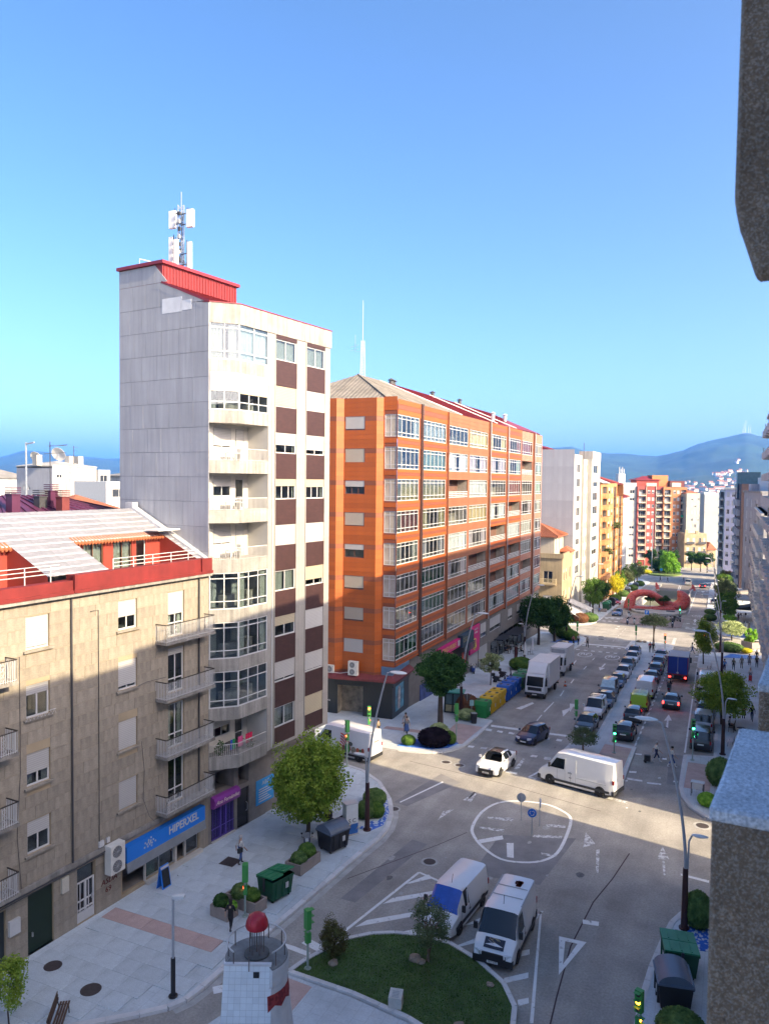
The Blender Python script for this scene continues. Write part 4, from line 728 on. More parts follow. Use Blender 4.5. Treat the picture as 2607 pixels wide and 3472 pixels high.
#        s0    s1    offset spandrel  kind
bays = [(0.0, 5.9, -.05, 'o'), (6.7, 14.5, .15, 'o'), (14.5, 22.2, .12, 'd'), (22.2, 30.4, .12, 'd'), (30.6, 39.2, .05, 'o'), (39.4, 47.4, .05, 'o'), (47.4, 55.3, .2, 'b'), (55.5, 61.8, .2, 'b')]
opens = {(2, 2), (3, 5), (4, 4), (4, 5), (5, 3), (5, 5), (6, 1), (6, 6), (4, 6)}
ctint = [M('curtain_%d' % i, c, .9, .12, 3, rand=.2) for i, c in enumerate(((.6, .56, .5), (.55, .42, .2), (.28, .07, .06), (.68, .68, .68), (.4, .5, .42), (.45, .38, .42)))]
glg = glassmat('greenish_glass', (.5, .75, .72), .12)
rg = random.Random(21)
for bi, (a, c, off, kd) in enumerate(bays):
    base = {'o': ORB, 'd': ORD, 'b': BRK}[kd]; gop = [(.35 if bi else .05, c-a-.35, z, z+GH) for z in zb]
    wall(OG, 'wall', (a, off), (c, off), 4.6, 30.25, base, gop, t=.12, room=1.5, rmat=M('gallery_interior', (.4, .36, .31), .9, .35, .8))
    if kd == 'o' or kd == 'd':
        zz = [4.62]+[v for z in zb[::-1] for v in (z, z+GH)]+[30.25]
        for p, q in zip(zz[::2], zz[1::2]):
            n = 3; h = (q-p)/n
            for j in range(n): piece('cladding_board', (ORB if j == 1 else ORG) if kd == 'o' else ORD, OG, ((a+c)/2, off-.012, p+h*(j+.5)), (c-a-.02, .024, h-.014))
    if bi in (2, 4, 6): mk(MB().box(a, off-.2, 4.6, a+.1, off, 30.2), 'fin', ORD if kd != 'b' else BRK, OG)
    for k, z in enumerate(zb):
        u0, u1 = gop[k][0], gop[k][1]
        if (bi, k) in opens:
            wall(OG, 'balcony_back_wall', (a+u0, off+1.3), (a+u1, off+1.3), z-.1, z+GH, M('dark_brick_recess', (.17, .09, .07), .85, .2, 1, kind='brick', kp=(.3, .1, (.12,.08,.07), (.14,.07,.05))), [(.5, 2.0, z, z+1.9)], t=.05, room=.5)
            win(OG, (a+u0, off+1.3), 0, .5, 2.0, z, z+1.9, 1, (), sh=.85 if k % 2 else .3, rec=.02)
            m2 = MB(); y = off+.04
            for j in range(4): m2.bar((a+u0, y, z+.12+.2*j), (a+u1, y, z+.12+.2*j), .05, .09)
            n = int((u1-u0)/1.2)
            for j in range(n+1): m2.bar((a+u0+(u1-u0)*j/n, y, z), (a+u0+(u1-u0)*j/n, y, z+.8), .05)
            mk(m2, 'railing', WHITE, OG)
        else:
            cols = 5 if bi == 0 else 6 if bi in (1, 4, 5) else 5
            gl = glg if (bi, k) in ((0, 7), (1, 5), (3, 7), (6, 2), (3, 4)) else None
            cu = rg.choice((0, .5, 1, 1, .8)) if (bi, k) not in ((0, 1), (0, 5), (1, 7), (2, 7)) else 0
            cm_ = {(0, 2): ctint[1], (1, 2): ctint[1], (0, 3): ctint[2], (1, 0): ctint[3], (2, 4): ctint[3], (2, 0): ctint[3], (0, 6): ctint[5], (0, 4): ctint[0], (6, 7): ctint[3]}.get((bi, k), rg.choice(ctint))
            if (bi, k) in ((0, 2), (0, 3), (1, 2), (1, 0), (2, 4), (0, 6)): cu = 1
            win(OG, (a, off), 0, u0, u1, z, z+GH, cols, (.2, .82), glass=gl, cur=cu, curm=cm_, rec=.03, fw=.085, name='gallery_window', fmat=WHITE)
# end elevation: stepped with right-facing chamfers
steps = [((0, 1.4), (0, 0)), ((-.65, 1.85), (0, 1.4)), ((-.65, 5.3), (-.65, 1.85)), ((-1.3, 5.8), (-.65, 5.3)), ((-1.3, 13), (-1.3, 5.8))]
eo = [(.15, 2.25, z+.62, z+1.92) for z in zb]
for si, (P, Q) in enumerate(steps):
    L = math.hypot(P[0]-Q[0], P[1]-Q[1]); o_ = []
    if si == 2: o_ = eo
    if si == 0: o_ = [(.12, 1.38, z, z+GH) for z in zb]
    w_, A, an = wall(OG, 'end_wall', P, Q, 3.6 if si else 4.6, 30.3, ORB, o_, t=.12, room=.9)
    rowh = .4386; nrow = round((30.3-(3.6 if si else 4.6))/rowh); rows_ = []
    for j in range(nrow):
        z = (3.6 if si else 4.6)+j*rowh; mt = ORB if (j % 7) == (0 if si else 5) else ORG
        holes = [(o[0], o[1]) for o in o_ if o[2] < z+rowh-.06 and o[3] > z+.06]
        segs = [(0, L)] if not holes else [(0, holes[0][0]), (holes[0][1], L)]
        for u0, u1 in segs:
            if u1-u0 < .05: continue
            um = (u0+u1)/2; c_, s_ = math.cos(an), math.sin(an)
            if capped(OG, 'cladding_board', 300): piece('cladding_board', mt, OG, (A[0]+um*c_+.012*s_, A[1]+um*s_-.012*c_, z+rowh/2), (u1-u0-.006, .024, rowh-.012), an)
            else: rows_.append((u0, u1, z, mt))
    for mt in (ORG, ORB):
        m2 = MB(); [m2.box(u0+.003, -.024, z+.006, u1-.003, -.001, z+rowh-.006) for u0, u1, z, q in rows_ if q is mt]
        if m2.v: stuff(mk(m2, 'cladding_board_field', mt, OG, (A[0], A[1], 0), an))
    for k, o in enumerate(o_):
        if si == 2: win(OG, A, an, *o, 3 if k in (2, 5, 6) else 2, (), sh=(.9, 1, .45, .95, .4, .9, .9, 1)[k], shm=SHUT if k in (0, 2, 4, 7) else M('shutter_grey_brown', (.38,.33,.27), .6, .05, 1, kind='slats', kp=(3.2,)), rec=.05, fmat=M('brown_frame', (.16,.07,.05), .5))
        else: win(OG, A, an, *o, 2, (.2, .82), rec=.03, cur=.7 if k in (2, 3, 6) else 0, curm=ctint[2] if k in (3, 6) else ctint[1], name='gallery_window', fw=.07)
for s in (6.3, 30.5, 39.3, 55.4): mk(MB().box(s-.1, -.08, 4.4, s+.1, .2, 30.3), 'pier', M('dark_brown_pier', (.1,.045,.03), .7) if s < 10 else ORD, OG); pipe(OG, s, -.2, 4.4, 30.3, .06, DARKM if s < 10 else STEEL)
# parapet back, roofs
mb = MB(); mb.prism([(0,.1),(61.8,.1),(61.8,13),(-1.3,13),(-1.3,5.8),(-.65,5.3),(-.65,1.85),(0,1.4)], 4.55, 4.62); mk(mb, 'soffit', ORD, OG)
FIB = M('fibre_cement_roof', (.19, .17, .145), .9, .3, .7, fine=.25, streak=.2)
rdg, rzz = 7.6, 33.75; r0 = 7.0; rE = 61.8
def corr(m, P, Q, Rr, S, n, h=.06):
    """corrugated slope P,Q along the eave, R,S along the ridge"""
    P, Q, Rr, S = map(Vector, (P, Q, Rr, S)); nn = (Q-P).cross(S-P).normalized()*h
    e = (Q-P); L2 = e.length_squared; ts = (S-P).dot(e)/L2; tr = (Rr-P).dot(e)/L2; up = (S-P)-e*ts; bp = sorted({0, 1, min(max(ts, 0), 1), min(max(tr, 0), 1)} | {k/(n*2) for k in range(n*2)})
    def top(t): return P+e*t+up*max(0, min(1, t/max(ts, 1e-4), (1-t)/max(1-tr, 1e-4)))
    for k, (t0, t1) in enumerate(zip(bp, bp[1:])):
        a = nn*(int(t0*n*2+.01) % 2); b_ = nn*(int(t1*n*2+.01) % 2)
        m.face([P+e*t0+a, P+e*t1+b_, top(t1)+b_, top(t0)+a])
mb = MB(); corr(mb, (-.9, 12.5, 30.5), (.3, 1.2, 30.35), (r0, rdg-.01, rzz), (r0, rdg+.01, rzz), 26); mk(mb, 'fibre_cement_hip', FIB, OG)
mb = MB(); corr(mb, (.2, .9, 30.3), (20.5, .5, 30.3), (12.4, rdg, rzz), (r0, rdg, rzz), 44); mk(mb, 'fibre_cement_slope', FIB, OG)
mb = MB(); mb.face([(20.5,.5,30.3),(rE,.5,30.5),(rE-6,rdg,rzz),(12.4,rdg,rzz)]); mb.face([(rE,.5,30.5),(rE,13,30.5),(rE-6,rdg,rzz)])
for k in range(90): x = 12.8+k*.545; y0_ = .5 if x > 20.5 else .5+(20.5-x)/8.1*(rdg-.5); y1_ = rdg if x < rE-6 else rdg-(x-rE+6)/6*(rdg-.5); zz_ = lambda y: 30.36+(y-.5)/(rdg-.5)*(rzz-30.33); mb.bar((x, y0_, zz_(y0_)), (x, y1_, zz_(y1_)), .05, .07)
mb.face([(r0,rdg,rzz),(rE-6,rdg,rzz),(rE,13,30.4),(-1,13,30.4)]); mk(mb, 'red_metal_roof', REDM, OG)
for a, b_ in (((r0, rdg, rzz+.06), (.3, 1.2, 30.45)), ((12.4,rdg,rzz+.05),(20.5,.5,30.4)), ((28,rdg,rzz+.06),(36,.6,30.5)), ((38,rdg,rzz+.06),(46,.6,30.5))): mk(MB().bar(a, b_, .22, .1), 'ridge_capping', FIB if a[0] < 8 else WHITE, OG)
for (s, d, z, h) in ((-.5, 9.5, 32.4, 1.0), (17, 8.2, 33.4, .9), (18.2, 8.4, 33.4, .9), (30, 7.9, 33.5, .7), (41, 7.8, 33.5, .8), (52, 4, 32, .9), (38.5, 2.0, 31, 1.0)):
    mb = MB().tube([(s, d, z), (s, d, z+h)], .28, 10).lathe([(.4, 0), (.42, .05), (.1, .25)], 10, c=(s, d, z+h+.08)); mk(mb, 'chimney', M('dark_chimney', (.07,.07,.075), .6) if s < 50 and s != 38.5 else WHITE, OG)
m2 = thing('radio_mast', 'thin white lattice radio mast rising from the orange block ridge', 'antenna mast', (-36.6, 75.0, 33.6)); mb = MB(); hh = 3.9
for a in range(3): x, y = .3*math.cos(a*2.094), .3*math.sin(a*2.094); mb.tube([(x, y, 0), (x*.6, y*.6, hh)], .035, 5)
for k in range(13):
    f = 1-.4*k/13
    for a in range(3): mb.bar((.3*f*math.cos(a*2.094), .3*f*math.sin(a*2.094), k*.3), (.3*f*math.cos((a+1)*2.094), .3*f*math.sin((a+1)*2.094), k*.3+.3), .025)
mk(mb, 'lattice', WHITE, m2); mk(MB().tube([(0,0,hh-.2),(0,0,hh+4.3)], .025, 5), 'whip_aerial', WHITE, m2); mk(MB().tube([(.0,0,2.7),(-.9,0,2.8),(-.9,0,4.6)], .02, 5).bar((-1.5,0,2.9),(-.5,0,3.1),.02).bar((-1.5,0,3.3),(-.5,0,3.5),.02), 'side_aerial', STEEL, m2)
# ---- ground floor shops of the orange block
GW = M('grey_shop_wall', (.17, .155, .14), .7, .2, 1.5, fine=.15)
gops = [(24.2, 28.2, -1.7, .75), (28.4, 32.3, -1.9, .9), (17.5, 23.7, -1.2, 2.6), (33.6, 37.2, -2.2, .6), (37.6, 51, -2.6, 1.0), (29.0, 31.7, 2.0, 3.9), (33.2, 38.6, 2.0, 3.9), (42.5, 45, 2.2, 3.8), (47.5, 50, 2.2, 3.8), (53, 55, 2.2, 3.8), (57, 60, 2.2, 3.8)]
wall(OG, 'ground_floor_wall', (4.6, .4), (61.8, .4), -5, 4.6, GW, [(a-4.6, c-4.6, d, e) for a, c, d, e in gops], t=.25, room=2.0)
for o in gops[5:]: win(OG, (0, .4), 0, *o, 2, (), sh=.7, rec=.1)
MAG = M('magenta_panel', (.52, .01, .16), .5, .06, 1)
p = mk(MB().box(24.1, .2, .8, 28.0, .39, 4.2), 'shop_hoarding', MAG, OG); text('armario\nurbano', 'sign_lettering', .42, WHITE, p, (26.5, .18, 3.55)); mk(MB().lathe([(.75, -.02), (.75, .02)], 20), 'emblem', M('yellow_print', (.6,.55,.05), .5), p, (25.9, .18, 1.9), rot=(R(90), 0, 0)); mk(MB().lathe([(.62, -.02), (.62, .03)], 20), 'emblem', MAG, p, (25.9, .17, 1.9), rot=(R(90), 0, 0)); mk(MB().box(25.45, .12, 1.45, 26.35, .16, 1.8).box(25.55, .12, 1.85, 26.25, .16, 2.05).box(25.7, .12, 2.1, 26.1, .16, 2.3), 'emblem', M('yellow_print'  , (.6,.55,.05)), p)
for (a, c, d, e) in (gops[0], gops[1]): mk(MB().box(a, .45, d, c, .5, e), 'roller_shutter', SHUT, OG)
p = mk(MB().box(12.3, -.05, 2.9, 19.4, .35, 3.85), 'shop_sign', MAG, OG); text('TENGO MUEBLE', 'sign_lettering', .72, M('gold_letter', (.68,.5,.12), .5), p, (15.6, -.06, 3.38), sx=.9); mk(MB().box(18.6, -.065, 3.05, 19.3, -.052, 3.7), 'sign_emblem', WHITE, p)
p = mk(MB().box(19.6, -.3, 2.7, 24.0, .3, 4.1), 'shop_sign', M('slate_awning', (.03, .06, .085), .6, .1, 2), OG); text('CGO', 'sign_lettering', .8, M('dull_gold', (.25,.22,.12), .5), p, (20.6, -.31, 3.5))
for k in range(6): mk(MB().box(19.6, -.5, 2.0+.16*k, 24, -.44, 2.08+.16*k), 'awning_slat', M('slate_awning', (.03,.06,.085)), OG)
mk(MB().box(12.3, .1, -1, 17.3, .38, 2.6), 'shop_hoarding', MAG, OG); mk(MB().box(7.6, .3, -.9, 12.2, .39, 1.0), 'graffiti_panel', M('graffiti_blue_wall', (.06,.09,.24), .8, .5, 1.5), OG); mk(MB().box(19.9, -.15, .6, 21.4, -.1, 2.0), 'shop_poster', M('red_poster', (.5,.07,.03), .5, .4, 3), OG)
AWN = M('black_awning', (.015,.015,.018), .7); mk(MB().box(40, -1.8, .55, 46.5, .3, .65), 'cafe_awning', AWN, OG); mk(MB().box(35, -1.0, .7, 39.2, .3, .8), 'cafe_awning', AWN, OG); p = mk(MB().box(49.5, -.1, 1.0, 56.5, .3, 2.2), 'shop_sign', WHITE, OG); text('ARTESANAL', 'sign_lettering', .6, M('teal_letter', (.02,.25,.3), .5), p, (53, -.11, 1.6))
mk(MB().box(33.9, .42, -2.1, 37.0, .46, .5), 'cafe_window', GLASSD, OG); [mk(MB().box(38+2.6*k, .4, -2.5, 40+2.6*k, .46, .9), 'cafe_window', GLASSD, OG) for k in range(5)]
# pharmacy at the corner with dark fascia and red-tiled canopy
PH = M('pharmacy_black', (.014, .018, .02), .35, .1, 2); CAN = M('red_brown_canopy', (.17, .035, .035), .7, .3, 2, bump=.4, bscale=12)
base = [(4.6,.3),(.2,-.05),(-.55,-.15),(-.75,1.9),(-1.35,5.8),(-1.35,9)]
mb = MB(); 
for P, Q in zip(base, base[1:]): mb.face([(P[0],P[1],2.75),(Q[0],Q[1],2.75),(Q[0],Q[1],3.45),(P[0],P[1],3.45)])
mk(mb, 'pharmacy_fascia', PH, OG)
mb = MB(); ob = [(4.8,-.1),(.1,-.5),(-1.0,-.5),(-1.3,1.8),(-2.0,5.7),(-2.0,9)]
for (P, Q), (p, q) in zip(zip(base, base[1:]), zip(ob, ob[1:])): mb.face([(P[0]+.2,P[1]+.2,3.85),(Q[0]+.2,Q[1]+.2,3.85),(q[0],q[1],3.5),(p[0],p[1],3.5)]); mb.face([(p[0],p[1],3.5),(q[0],q[1],3.5),(q[0],q[1],3.3),(p[0],p[1],3.3)]); mb.face([(p[0],p[1],3.3),(q[0],q[1],3.3),(Q[0],Q[1],3.3),(P[0],P[1],3.3)])
mk(mb, 'pharmacy_canopy', CAN, OG)
def seg(P, Q, ops, mat, z0, z1): return wall(OG, 'pharmacy_wall', P, Q, z0, z1, mat, ops, t=.1, room=1.2, rmat=M('pharmacy_inside', (.3,.26,.2), .8, .6, 1.5))
seg((-.45,0), (4.6,.4), [(.9, 3.6, .1, 2.6)], PH, -1.5, 2.8); seg((-.65,1.9), (-.45,0), [], PH, -1.5, 2.8); seg((-1.25,5.8), (-.65,1.9), [(.3, 2.9, -.4, 2.6)], PH, -1.5, 2.8); seg((-1.25,9), (-1.25,5.8), [], PH, -1.5, 2.8)
p = mk(MB().box(.6, -.02, .1, 3.1, .03, 2.6), 'display_window', M('pharmacy_display', (.07,.3,.42), .3, .85, 1.1), OG, (0,.08,0), math.atan2(.4,5.05)); mk(MB().box(-.1,0,-.1,.1,.1,.1).mesh('x', PH) and MB().box(1.3, -.06, .2, 1.9, -.03, 2.4), 'display_figure', M('pale_print', (.6,.5,.45), .5, .6, 3), p)
text('farmacia', 'sign_lettering', .28, WHITE, OG, (-1.3, 6.7, 1.0), (R(90), 0, R(-90)))
for (d, z, w_, h, fn) in ((6.6, 3.75, .8, .75, 1), (4.2, 3.75, .95, 1.35, 2)):
    o = thing('tmp', 'x', 'x'); ac(o, 0, 0, 0, w_, h, .4, fn)
    c0 = o.children[0]; c0.parent = OG; c0.location = (-1.15, d, z); c0.rotation_euler = (0, 0, R(-90)); bpy.data.objects.remove(o)
mk(MB().tube([(-1.3,8.9,3.95),(-1.5,7,3.8),(-1.3,5.2,3.75),(-1.1,4.4,3.9)], .04, 6), 'cable', WHITE, OG)
flush_rest()

# ------------------------------------------------------------------ the other buildings
DG = M('dark_pane', (.03, .035, .045), .08, .3, 2, spec=.7, rand=.5)
def far_win(b, A, an, u0, u1, z0, z1, sh, shm=None, fm=None, cols=2, rec=.1):
    W, Hh = round(u1-u0, 2), round(z1-z0, 2); fm = fm or WHITE
    def fr():
        m = MB(); f = .09; m.box(0, 0, 0, f, .06, Hh); m.box(W-f, 0, 0, W, .06, Hh); m.box(f, 0, 0, W-f, .06, f); m.box(f, 0, Hh-f, W-f, .06, Hh)
        for k in range(1, cols): m.box(W*k/cols-f*.5, 0, f, W*k/cols+f*.5, .06, Hh-f)
        return m.mesh('frame', fm)
    c, s = math.cos(an), math.sin(an); p = (A[0]+u0*c-rec*s, A[1]+u0*s+rec*c)
    o = link(wmesh(('ff', W, Hh, cols, fm.name), fr), 'window', b, (p[0], p[1], z0), an)
    if capped(b, 'pane', 280): link(wmesh(('fp', W, Hh), lambda: MB().box(.02, 0, .02, W-.02, .01, Hh-.02).mesh('pane', DG)), 'pane', o, (0, .03, 0))
    if sh > .05: h = round(Hh*sh, 2); link(wmesh(('fs', W, h, (shm or SHUT).name), lambda: MB().box(.04, 0, 0, W-.04, .03, h).mesh('shutter', shm or SHUT)), 'shutter', o, (0, -.04, Hh-h))
    return o
def facade(b, A, B, z0, z1, mat, rows, cols, rg, fm=None, shm=None, backm=None, slabm=None, railm=None, wh=1.5, nm='wall', t=.2, ground=True, shs=(0, .3, .5, .9, 1, 1)):
    """rows: sill heights; cols: (u0,u1,kind) with w window, b recessed balcony"""
    ops = []; tod = []
    for z in rows:
        for u0, u1, kd in cols:
            o = (u0, u1, z, z+wh) if kd == 'w' else (u0, u1, z-.9, z+1.75); ops.append(o); tod.append((o, kd))
    if ground:
        L = math.hypot(B[0]-A[0], B[1]-A[1])
    o_, A_, an = wall(b, nm, A, B, z0, z1, mat, ops, t=t, room=1.2)
    c, s = math.cos(an), math.sin(an)
    for (u0, u1, a, d), kd in tod:
        if kd == 'w': far_win(b, A, an, u0, u1, a, d, rg.choice(shs), shm, fm, 2, t*.5)
        else:
            far_win(b, A, an, u0+.35, min(u1-.3, u0+2.0), a+.05, d-.25, rg.choice((0, .4, .9)), shm, fm, 2, t+.9)
            m = MB(); m.box(u0-.1, -.55, a-.16, u1+.1, t+1.1, a); mk(m, 'balcony_slab', slabm or mat, b, (A[0], A[1], 0), an)
            m = MB(); m.box(u0-.1, -.55, a, u1+.1, -.48, a+.32); m.bar((u0-.1, -.52, a+.85), (u1+.1, -.52, a+.85), .06); m.bar((u0-.1, -.52, a+.6), (u1+.1, -.52, a+.6), .03)
            for k in range(int((u1-u0)/.5)+2): x = u0-.1+k*(u1-u0+.2)/(int((u1-u0)/.5)+1); m.bar((x, -.52, a+.3), (x, -.52, a+.85), .03)
            mk(m, 'railing', railm or slabm or mat, b, (A[0], A[1], 0), an)
    return an
def mass(b, x0, y0, x1, y1, z0, z1, mat, nm='side_wall', skip=''):
    m = MB(); v = dict(l=[(x0,y1,z0),(x0,y0,z0),(x0,y0,z1),(x0,y1,z1)], r=[(x1,y0,z0),(x1,y1,z0),(x1,y1,z1),(x1,y0,z1)], b=[(x1,y1,z0),(x0,y1,z0),(x0,y1,z1),(x1,y1,z1)], t=[(x0,y0,z1),(x1,y0,z1),(x1,y1,z1),(x0,y1,z1)], f=[(x0,y0,z0),(x1,y0,z0),(x1,y0,z1),(x0,y0,z1)])
    for k, q in v.items():
        if k not in skip: m.face(q)
    return mk(m, nm, mat, b)
def hip(b, x0, y0, x1, y1, z, h, mat, over=.4, nm='roof', ribs=0):
    x0 -= over; y0 -= over; x1 += over; y1 += over; r = min(x1-x0, y1-y0)/2; m = MB()
    if x1-x0 > y1-y0: a, c = (x0+r, (y0+y1)/2, z+h), (x1-r, (y0+y1)/2, z+h); fs = [[(x0,y0,z),(x1,y0,z),c,a],[(x1,y0,z),(x1,y1,z),c],[(x1,y1,z),(x0,y1,z),a,c],[(x0,y1,z),(x0,y0,z),a]]
    else: a, c = ((x0+x1)/2, y0+r, z+h), ((x0+x1)/2, y1-r, z+h); fs = [[(x0,y0,z),(x1,y0,z),a],[(x1,y0,z),(x1,y1,z),c,a],[(x1,y1,z),(x0,y1,z),c],[(x0,y1,z),(x0,y0,z),a,c]]
    for q in fs:
        if ribs and len(q) >= 3:
            P = [Vector(v) for v in q]; top = (P[2], P[3] if len(q) == 4 else P[2]); n = int((P[1]-P[0]).length/ribs)
            for k in range(n+1): t = k/n; m.bar(P[0].lerp(P[1], t)+Vector((0,0,.03)), top[1].lerp(top[0], t)+Vector((0,0,.03)), .12, .1)
        m.face(q)
    m.box(x0, y0, z-.2, x1, y1, z-.001); return mk(m, nm, mat, b)
rg = random.Random(31)
GRW = M('cool_grey_wall', (.36, .36, .39), .8, .12, .25, streak=.15); CRM = M('cream_render', (.42, .395, .345), .8, .12, .4, streak=.2); TIL = M('terracotta_roof', (.3, .1, .05), .85, .25, .6, fine=.3); OLDS = M('old_ochre_stone', (.36, .28, .17), .85, .2, .5, fine=.15, streak=.2)
CREAMW = M('cream_white_wall', (.5, .44, .35), .8, .1, .5, streak=.12)
# own building (the camera leans out of it): mass with floor bands plus the precast blocks beside the lens
OWN = bframe('apartment_building', 'pebbled precast concrete spandrel blocks of the building the view is taken from', 2.1, 46.1, -180)
mass(OWN, 0, 0, 72, 13, -1, 28.6, M('own_building_wall', (.5, .47, .43), .9, .15, .5, fine=.3), 'wall'); 
for a, c, z in ((0, 5, 29.8), (5, 15, 30.6), (15, 21, 30.9), (21, 25, 30.2), (25, 44, 30.6)): mk(MB().box(a, .0, 28.6, c, 6, z), 'parapet', M('own_building_wall', (.3,.27,.23)), OWN)
for k in range(9): mk(MB().box(0, -.12, 2.8+3*k, 72, -.001, 3.4+3*k), 'floor_band', M('own_building_wall', (.3,.27,.23)), OWN)
PEB = M('pebbled_concrete', (.40, .29, .2), .9, .25, 5, fine=.3, bump=1., bscale=200, kind='cells', kp=(330., (.58,.48,.39), .66))
def bev(mb, mats, name, parent, w_=.012):
    me = mb.mesh(name, mats); bm = bmesh.new(); bm.from_mesh(me); bmesh.ops.remove_doubles(bm, verts=bm.verts, dist=1e-5); bmesh.ops.recalc_face_normals(bm, faces=bm.faces); bmesh.ops.bevel(bm, geom=bm.edges[:], offset=w_, segments=3, affect='EDGES', profile=.6)
    bmesh.ops.subdivide_edges(bm, edges=[e for e in bm.edges if e.calc_length() > .1], cuts=4, use_grid_fill=True); rr = random.Random(1)
    for v in bm.verts: v.co += Vector((rr.uniform(-1, 1), rr.uniform(-1, 1), rr.uniform(-1, 1)))*.0022
    bm.to_mesh(me); bm.free(); o = link(me, name); wi = parent.matrix_basis.inverted(); o.parent = parent; o.matrix_parent_inverse = wi; return o
m = MB(); m.prism([(-.0185,1.6),(2.05,1.48),(2.05,2.1),(.037,2.154)], 18.8, 21.855); bev(m, PEB, 'precast_block', OWN)
m = MB(); m.prism([(.095,2.67),(2.05,2.55),(2.05,3.1),(.145,3.16)], 18.8, 21.855); bev(m, PEB, 'precast_block', OWN)
SKYTINT = M('sky_tint_top', (.6,.63,.68), .85, .2, 5, fine=.35, kind='cells', kp=(260., (.42,.46,.52), .6))  # blue-grey of the block tops: sky light painted into the colour
for P in ([(-.0225,1.597),(2.05,1.477),(2.05,2.103),(.033,2.157)], [(.091,2.667),(2.05,2.547),(2.05,3.103),(.141,3.163)]): m = MB(); m.prism(P, 21.848, 21.874); bev(m, SKYTINT, 'sky_tint_slab', OWN, .006)  # thin slabs added on the blocks to carry the painted sky tint
m = MB(); m.side([(-.006,26.5),(-.008,23.03),(.002,22.985),(.035,22.888),(2.05,22.885),(2.05,26.5)], 1.6, 1.66); bev(m, PEB, 'precast_block', OWN)
mk(MB().box(.28, 1.56, 21.3, .285, 1.5895, 21.32), 'lichen_spot', M('orange_lichen', (.5,.25,.02), .9), OWN, loc=(0,0,0)).matrix_parent_inverse = OWN.matrix_basis.inverted()
# right-hand near block R1 with zigzag precast balconies
PRE = M('precast_grey', (.52, .50, .47), .85, .15, .6, streak=.25); DKW = M('dark_recess', (.05,.05,.055), .8, .2, 1)
def zigzag(name, label, ya, yb, X, ztop, nfl, pit, z0):
    b = bframe(name, label, X, yb, 180); L = yb-ya
    b.location.z = 0; rows = [z0+pit*k for k in range(nfl)]; ops = []
    nb = int(L/5.2); cols = [(5.2*j+.6, 5.2*j+4.4, 'w') for j in range(nb)]
    facade(b, (0, 0), (L, 0), -9, ztop, PRE, rows, cols, rg, fm=GREYP, wh=1.9, t=.3)
    mass(b, 0, 0, L, 14, -9, ztop, PRE, skip='f')
    for z in rows:
        for j in range(nb):
            u = 5.2*j+.3; m = MB(); m.prism([(u,0),(u+.3,-.75),(u+2.3,-1.05),(u+4.2,-.75),(u+4.5,0)], z-.95, z-.05); mk(m, 'precast_parapet', PRE, b)
            if rg.random() < .25: m = MB(); m.box(u+1, -.8, z-.05, u+1.1, -.75, z+.7); m.bar((u+1,-.78,z+.5),(u+2.2,-.9,z+.5),.05); m.bar((u+1.6,-.85,z),(u+1.6,-.85,z+.7),.05); mk(m, 'clothes_rack', WHITE, b)
    mk(MB().box(0, .8, ztop, L, 12, ztop+1.6), 'attic', M('attic_grey', (.36,.35,.35), .8, .1, 1), b); mk(MB().box(0, -.5, ztop-.35, L, .8, ztop), 'cornice', PRE, b)
    return b
zigzag('apartment_block', 'grey block with zigzag precast balconies nearest on the right side of the street', 53.6, 124, 4.75, 32.2, 10, 3.05, 2.6)
zigzag('apartment_block', 'grey block with zigzag precast balconies beyond the right-hand cross street', 143.5, 186, 5.0, 17.6, 6, 3.0, -1.0)
b = bframe('apartment_block', 'grey rendered block with one column of tall white windows, right side', 3.1, 236, 180-9.0); L = 24
facade(b, (0, 0), (L, 0), -12, 20.8, M('mid_grey_render', (.30,.29,.29), .85, .15, .5), [-6.3+3.25*k for k in range(8)], [(16.2, 18.6, 'w'), (9, 11, 'w'), (3, 5, 'w')], rg, wh=2.1); mass(b, 0, 0, L, 14, -12, 20.8, M('mid_grey_render', (.30,.29,.29)), skip='f'); mk(MB().box(0,-.4,20.3,L,0,20.8), 'cornice', GREYC, b)
for j in range(8): mk(MB().box(16.0, -.35, -6.6+3.25*j, 18.8, 0, -6.4+3.25*j), 'window_ledge', GREYC, b)
mk(MB().box(2, 3, 20.8, 20, 12, 24.3), 'attic', M('pale_blue_render', (.5,.56,.58), .8), b); mk(MB().box(.5, 1, 20.8, 4, 10, 22.6), 'attic', GRW, b)
b = bframe('apartment_block', 'slim dark brown block with stacked bay windows, right side', 1.0, 283, 180-3); L = 30
facade(b, (0, 0), (L, 0), -13, 22.6, M('dark_brown_brick', (.06,.035,.035), .8, .2, .6), [-8+3.0*k for k in range(10)], [(2, 5, 'w'), (10, 13, 'w'), (18, 21, 'w')], rg, wh=1.6); mass(b, 0, 0, L, 12, -13, 22.6, M('dark_brown_brick', (.06,.035,.035)), skip='f')
for j in range(9):
    for u in (6.2, 14.5, 23): mk(MB().box(u, -.9, -8.2+3*j, u+2.6, 0, -6.4+3*j), 'bay_window', M('pale_bay', (.42,.42,.44), .7), b)
mk(MB().prism([(12, -.5), (18, -.5), (18, 6), (12, 6)], 18, 26.3), 'glass_tower', M('blue_glass_block', (.02,.05,.09), .12, .3, 1), b); [mk(MB().box(12.3+1.9*i, -.53, 18.4+2.0*j, 13.9+1.9*i, -.5, 19.9+2.0*j), 'pane', M('pale_blue_pane', (.22,.33,.4), .15, .2, 2), b) for i in range(3) for j in range(4) if (i+j) % 2]
b = bframe('apartment_block', 'lilac and white block with stacked corner balconies at the end of the right side', -2.2, 300, 90+8)
facade(b, (0, 0), (3.6, 0), -14, 21.0, M('lilac_render', (.42,.42,.55), .8, .1, .5), [-6.5+3.05*k for k in range(9)], [(.5, 1.5, 'w'), (2.2, 3.3, 'w')], rg, wh=1.7)
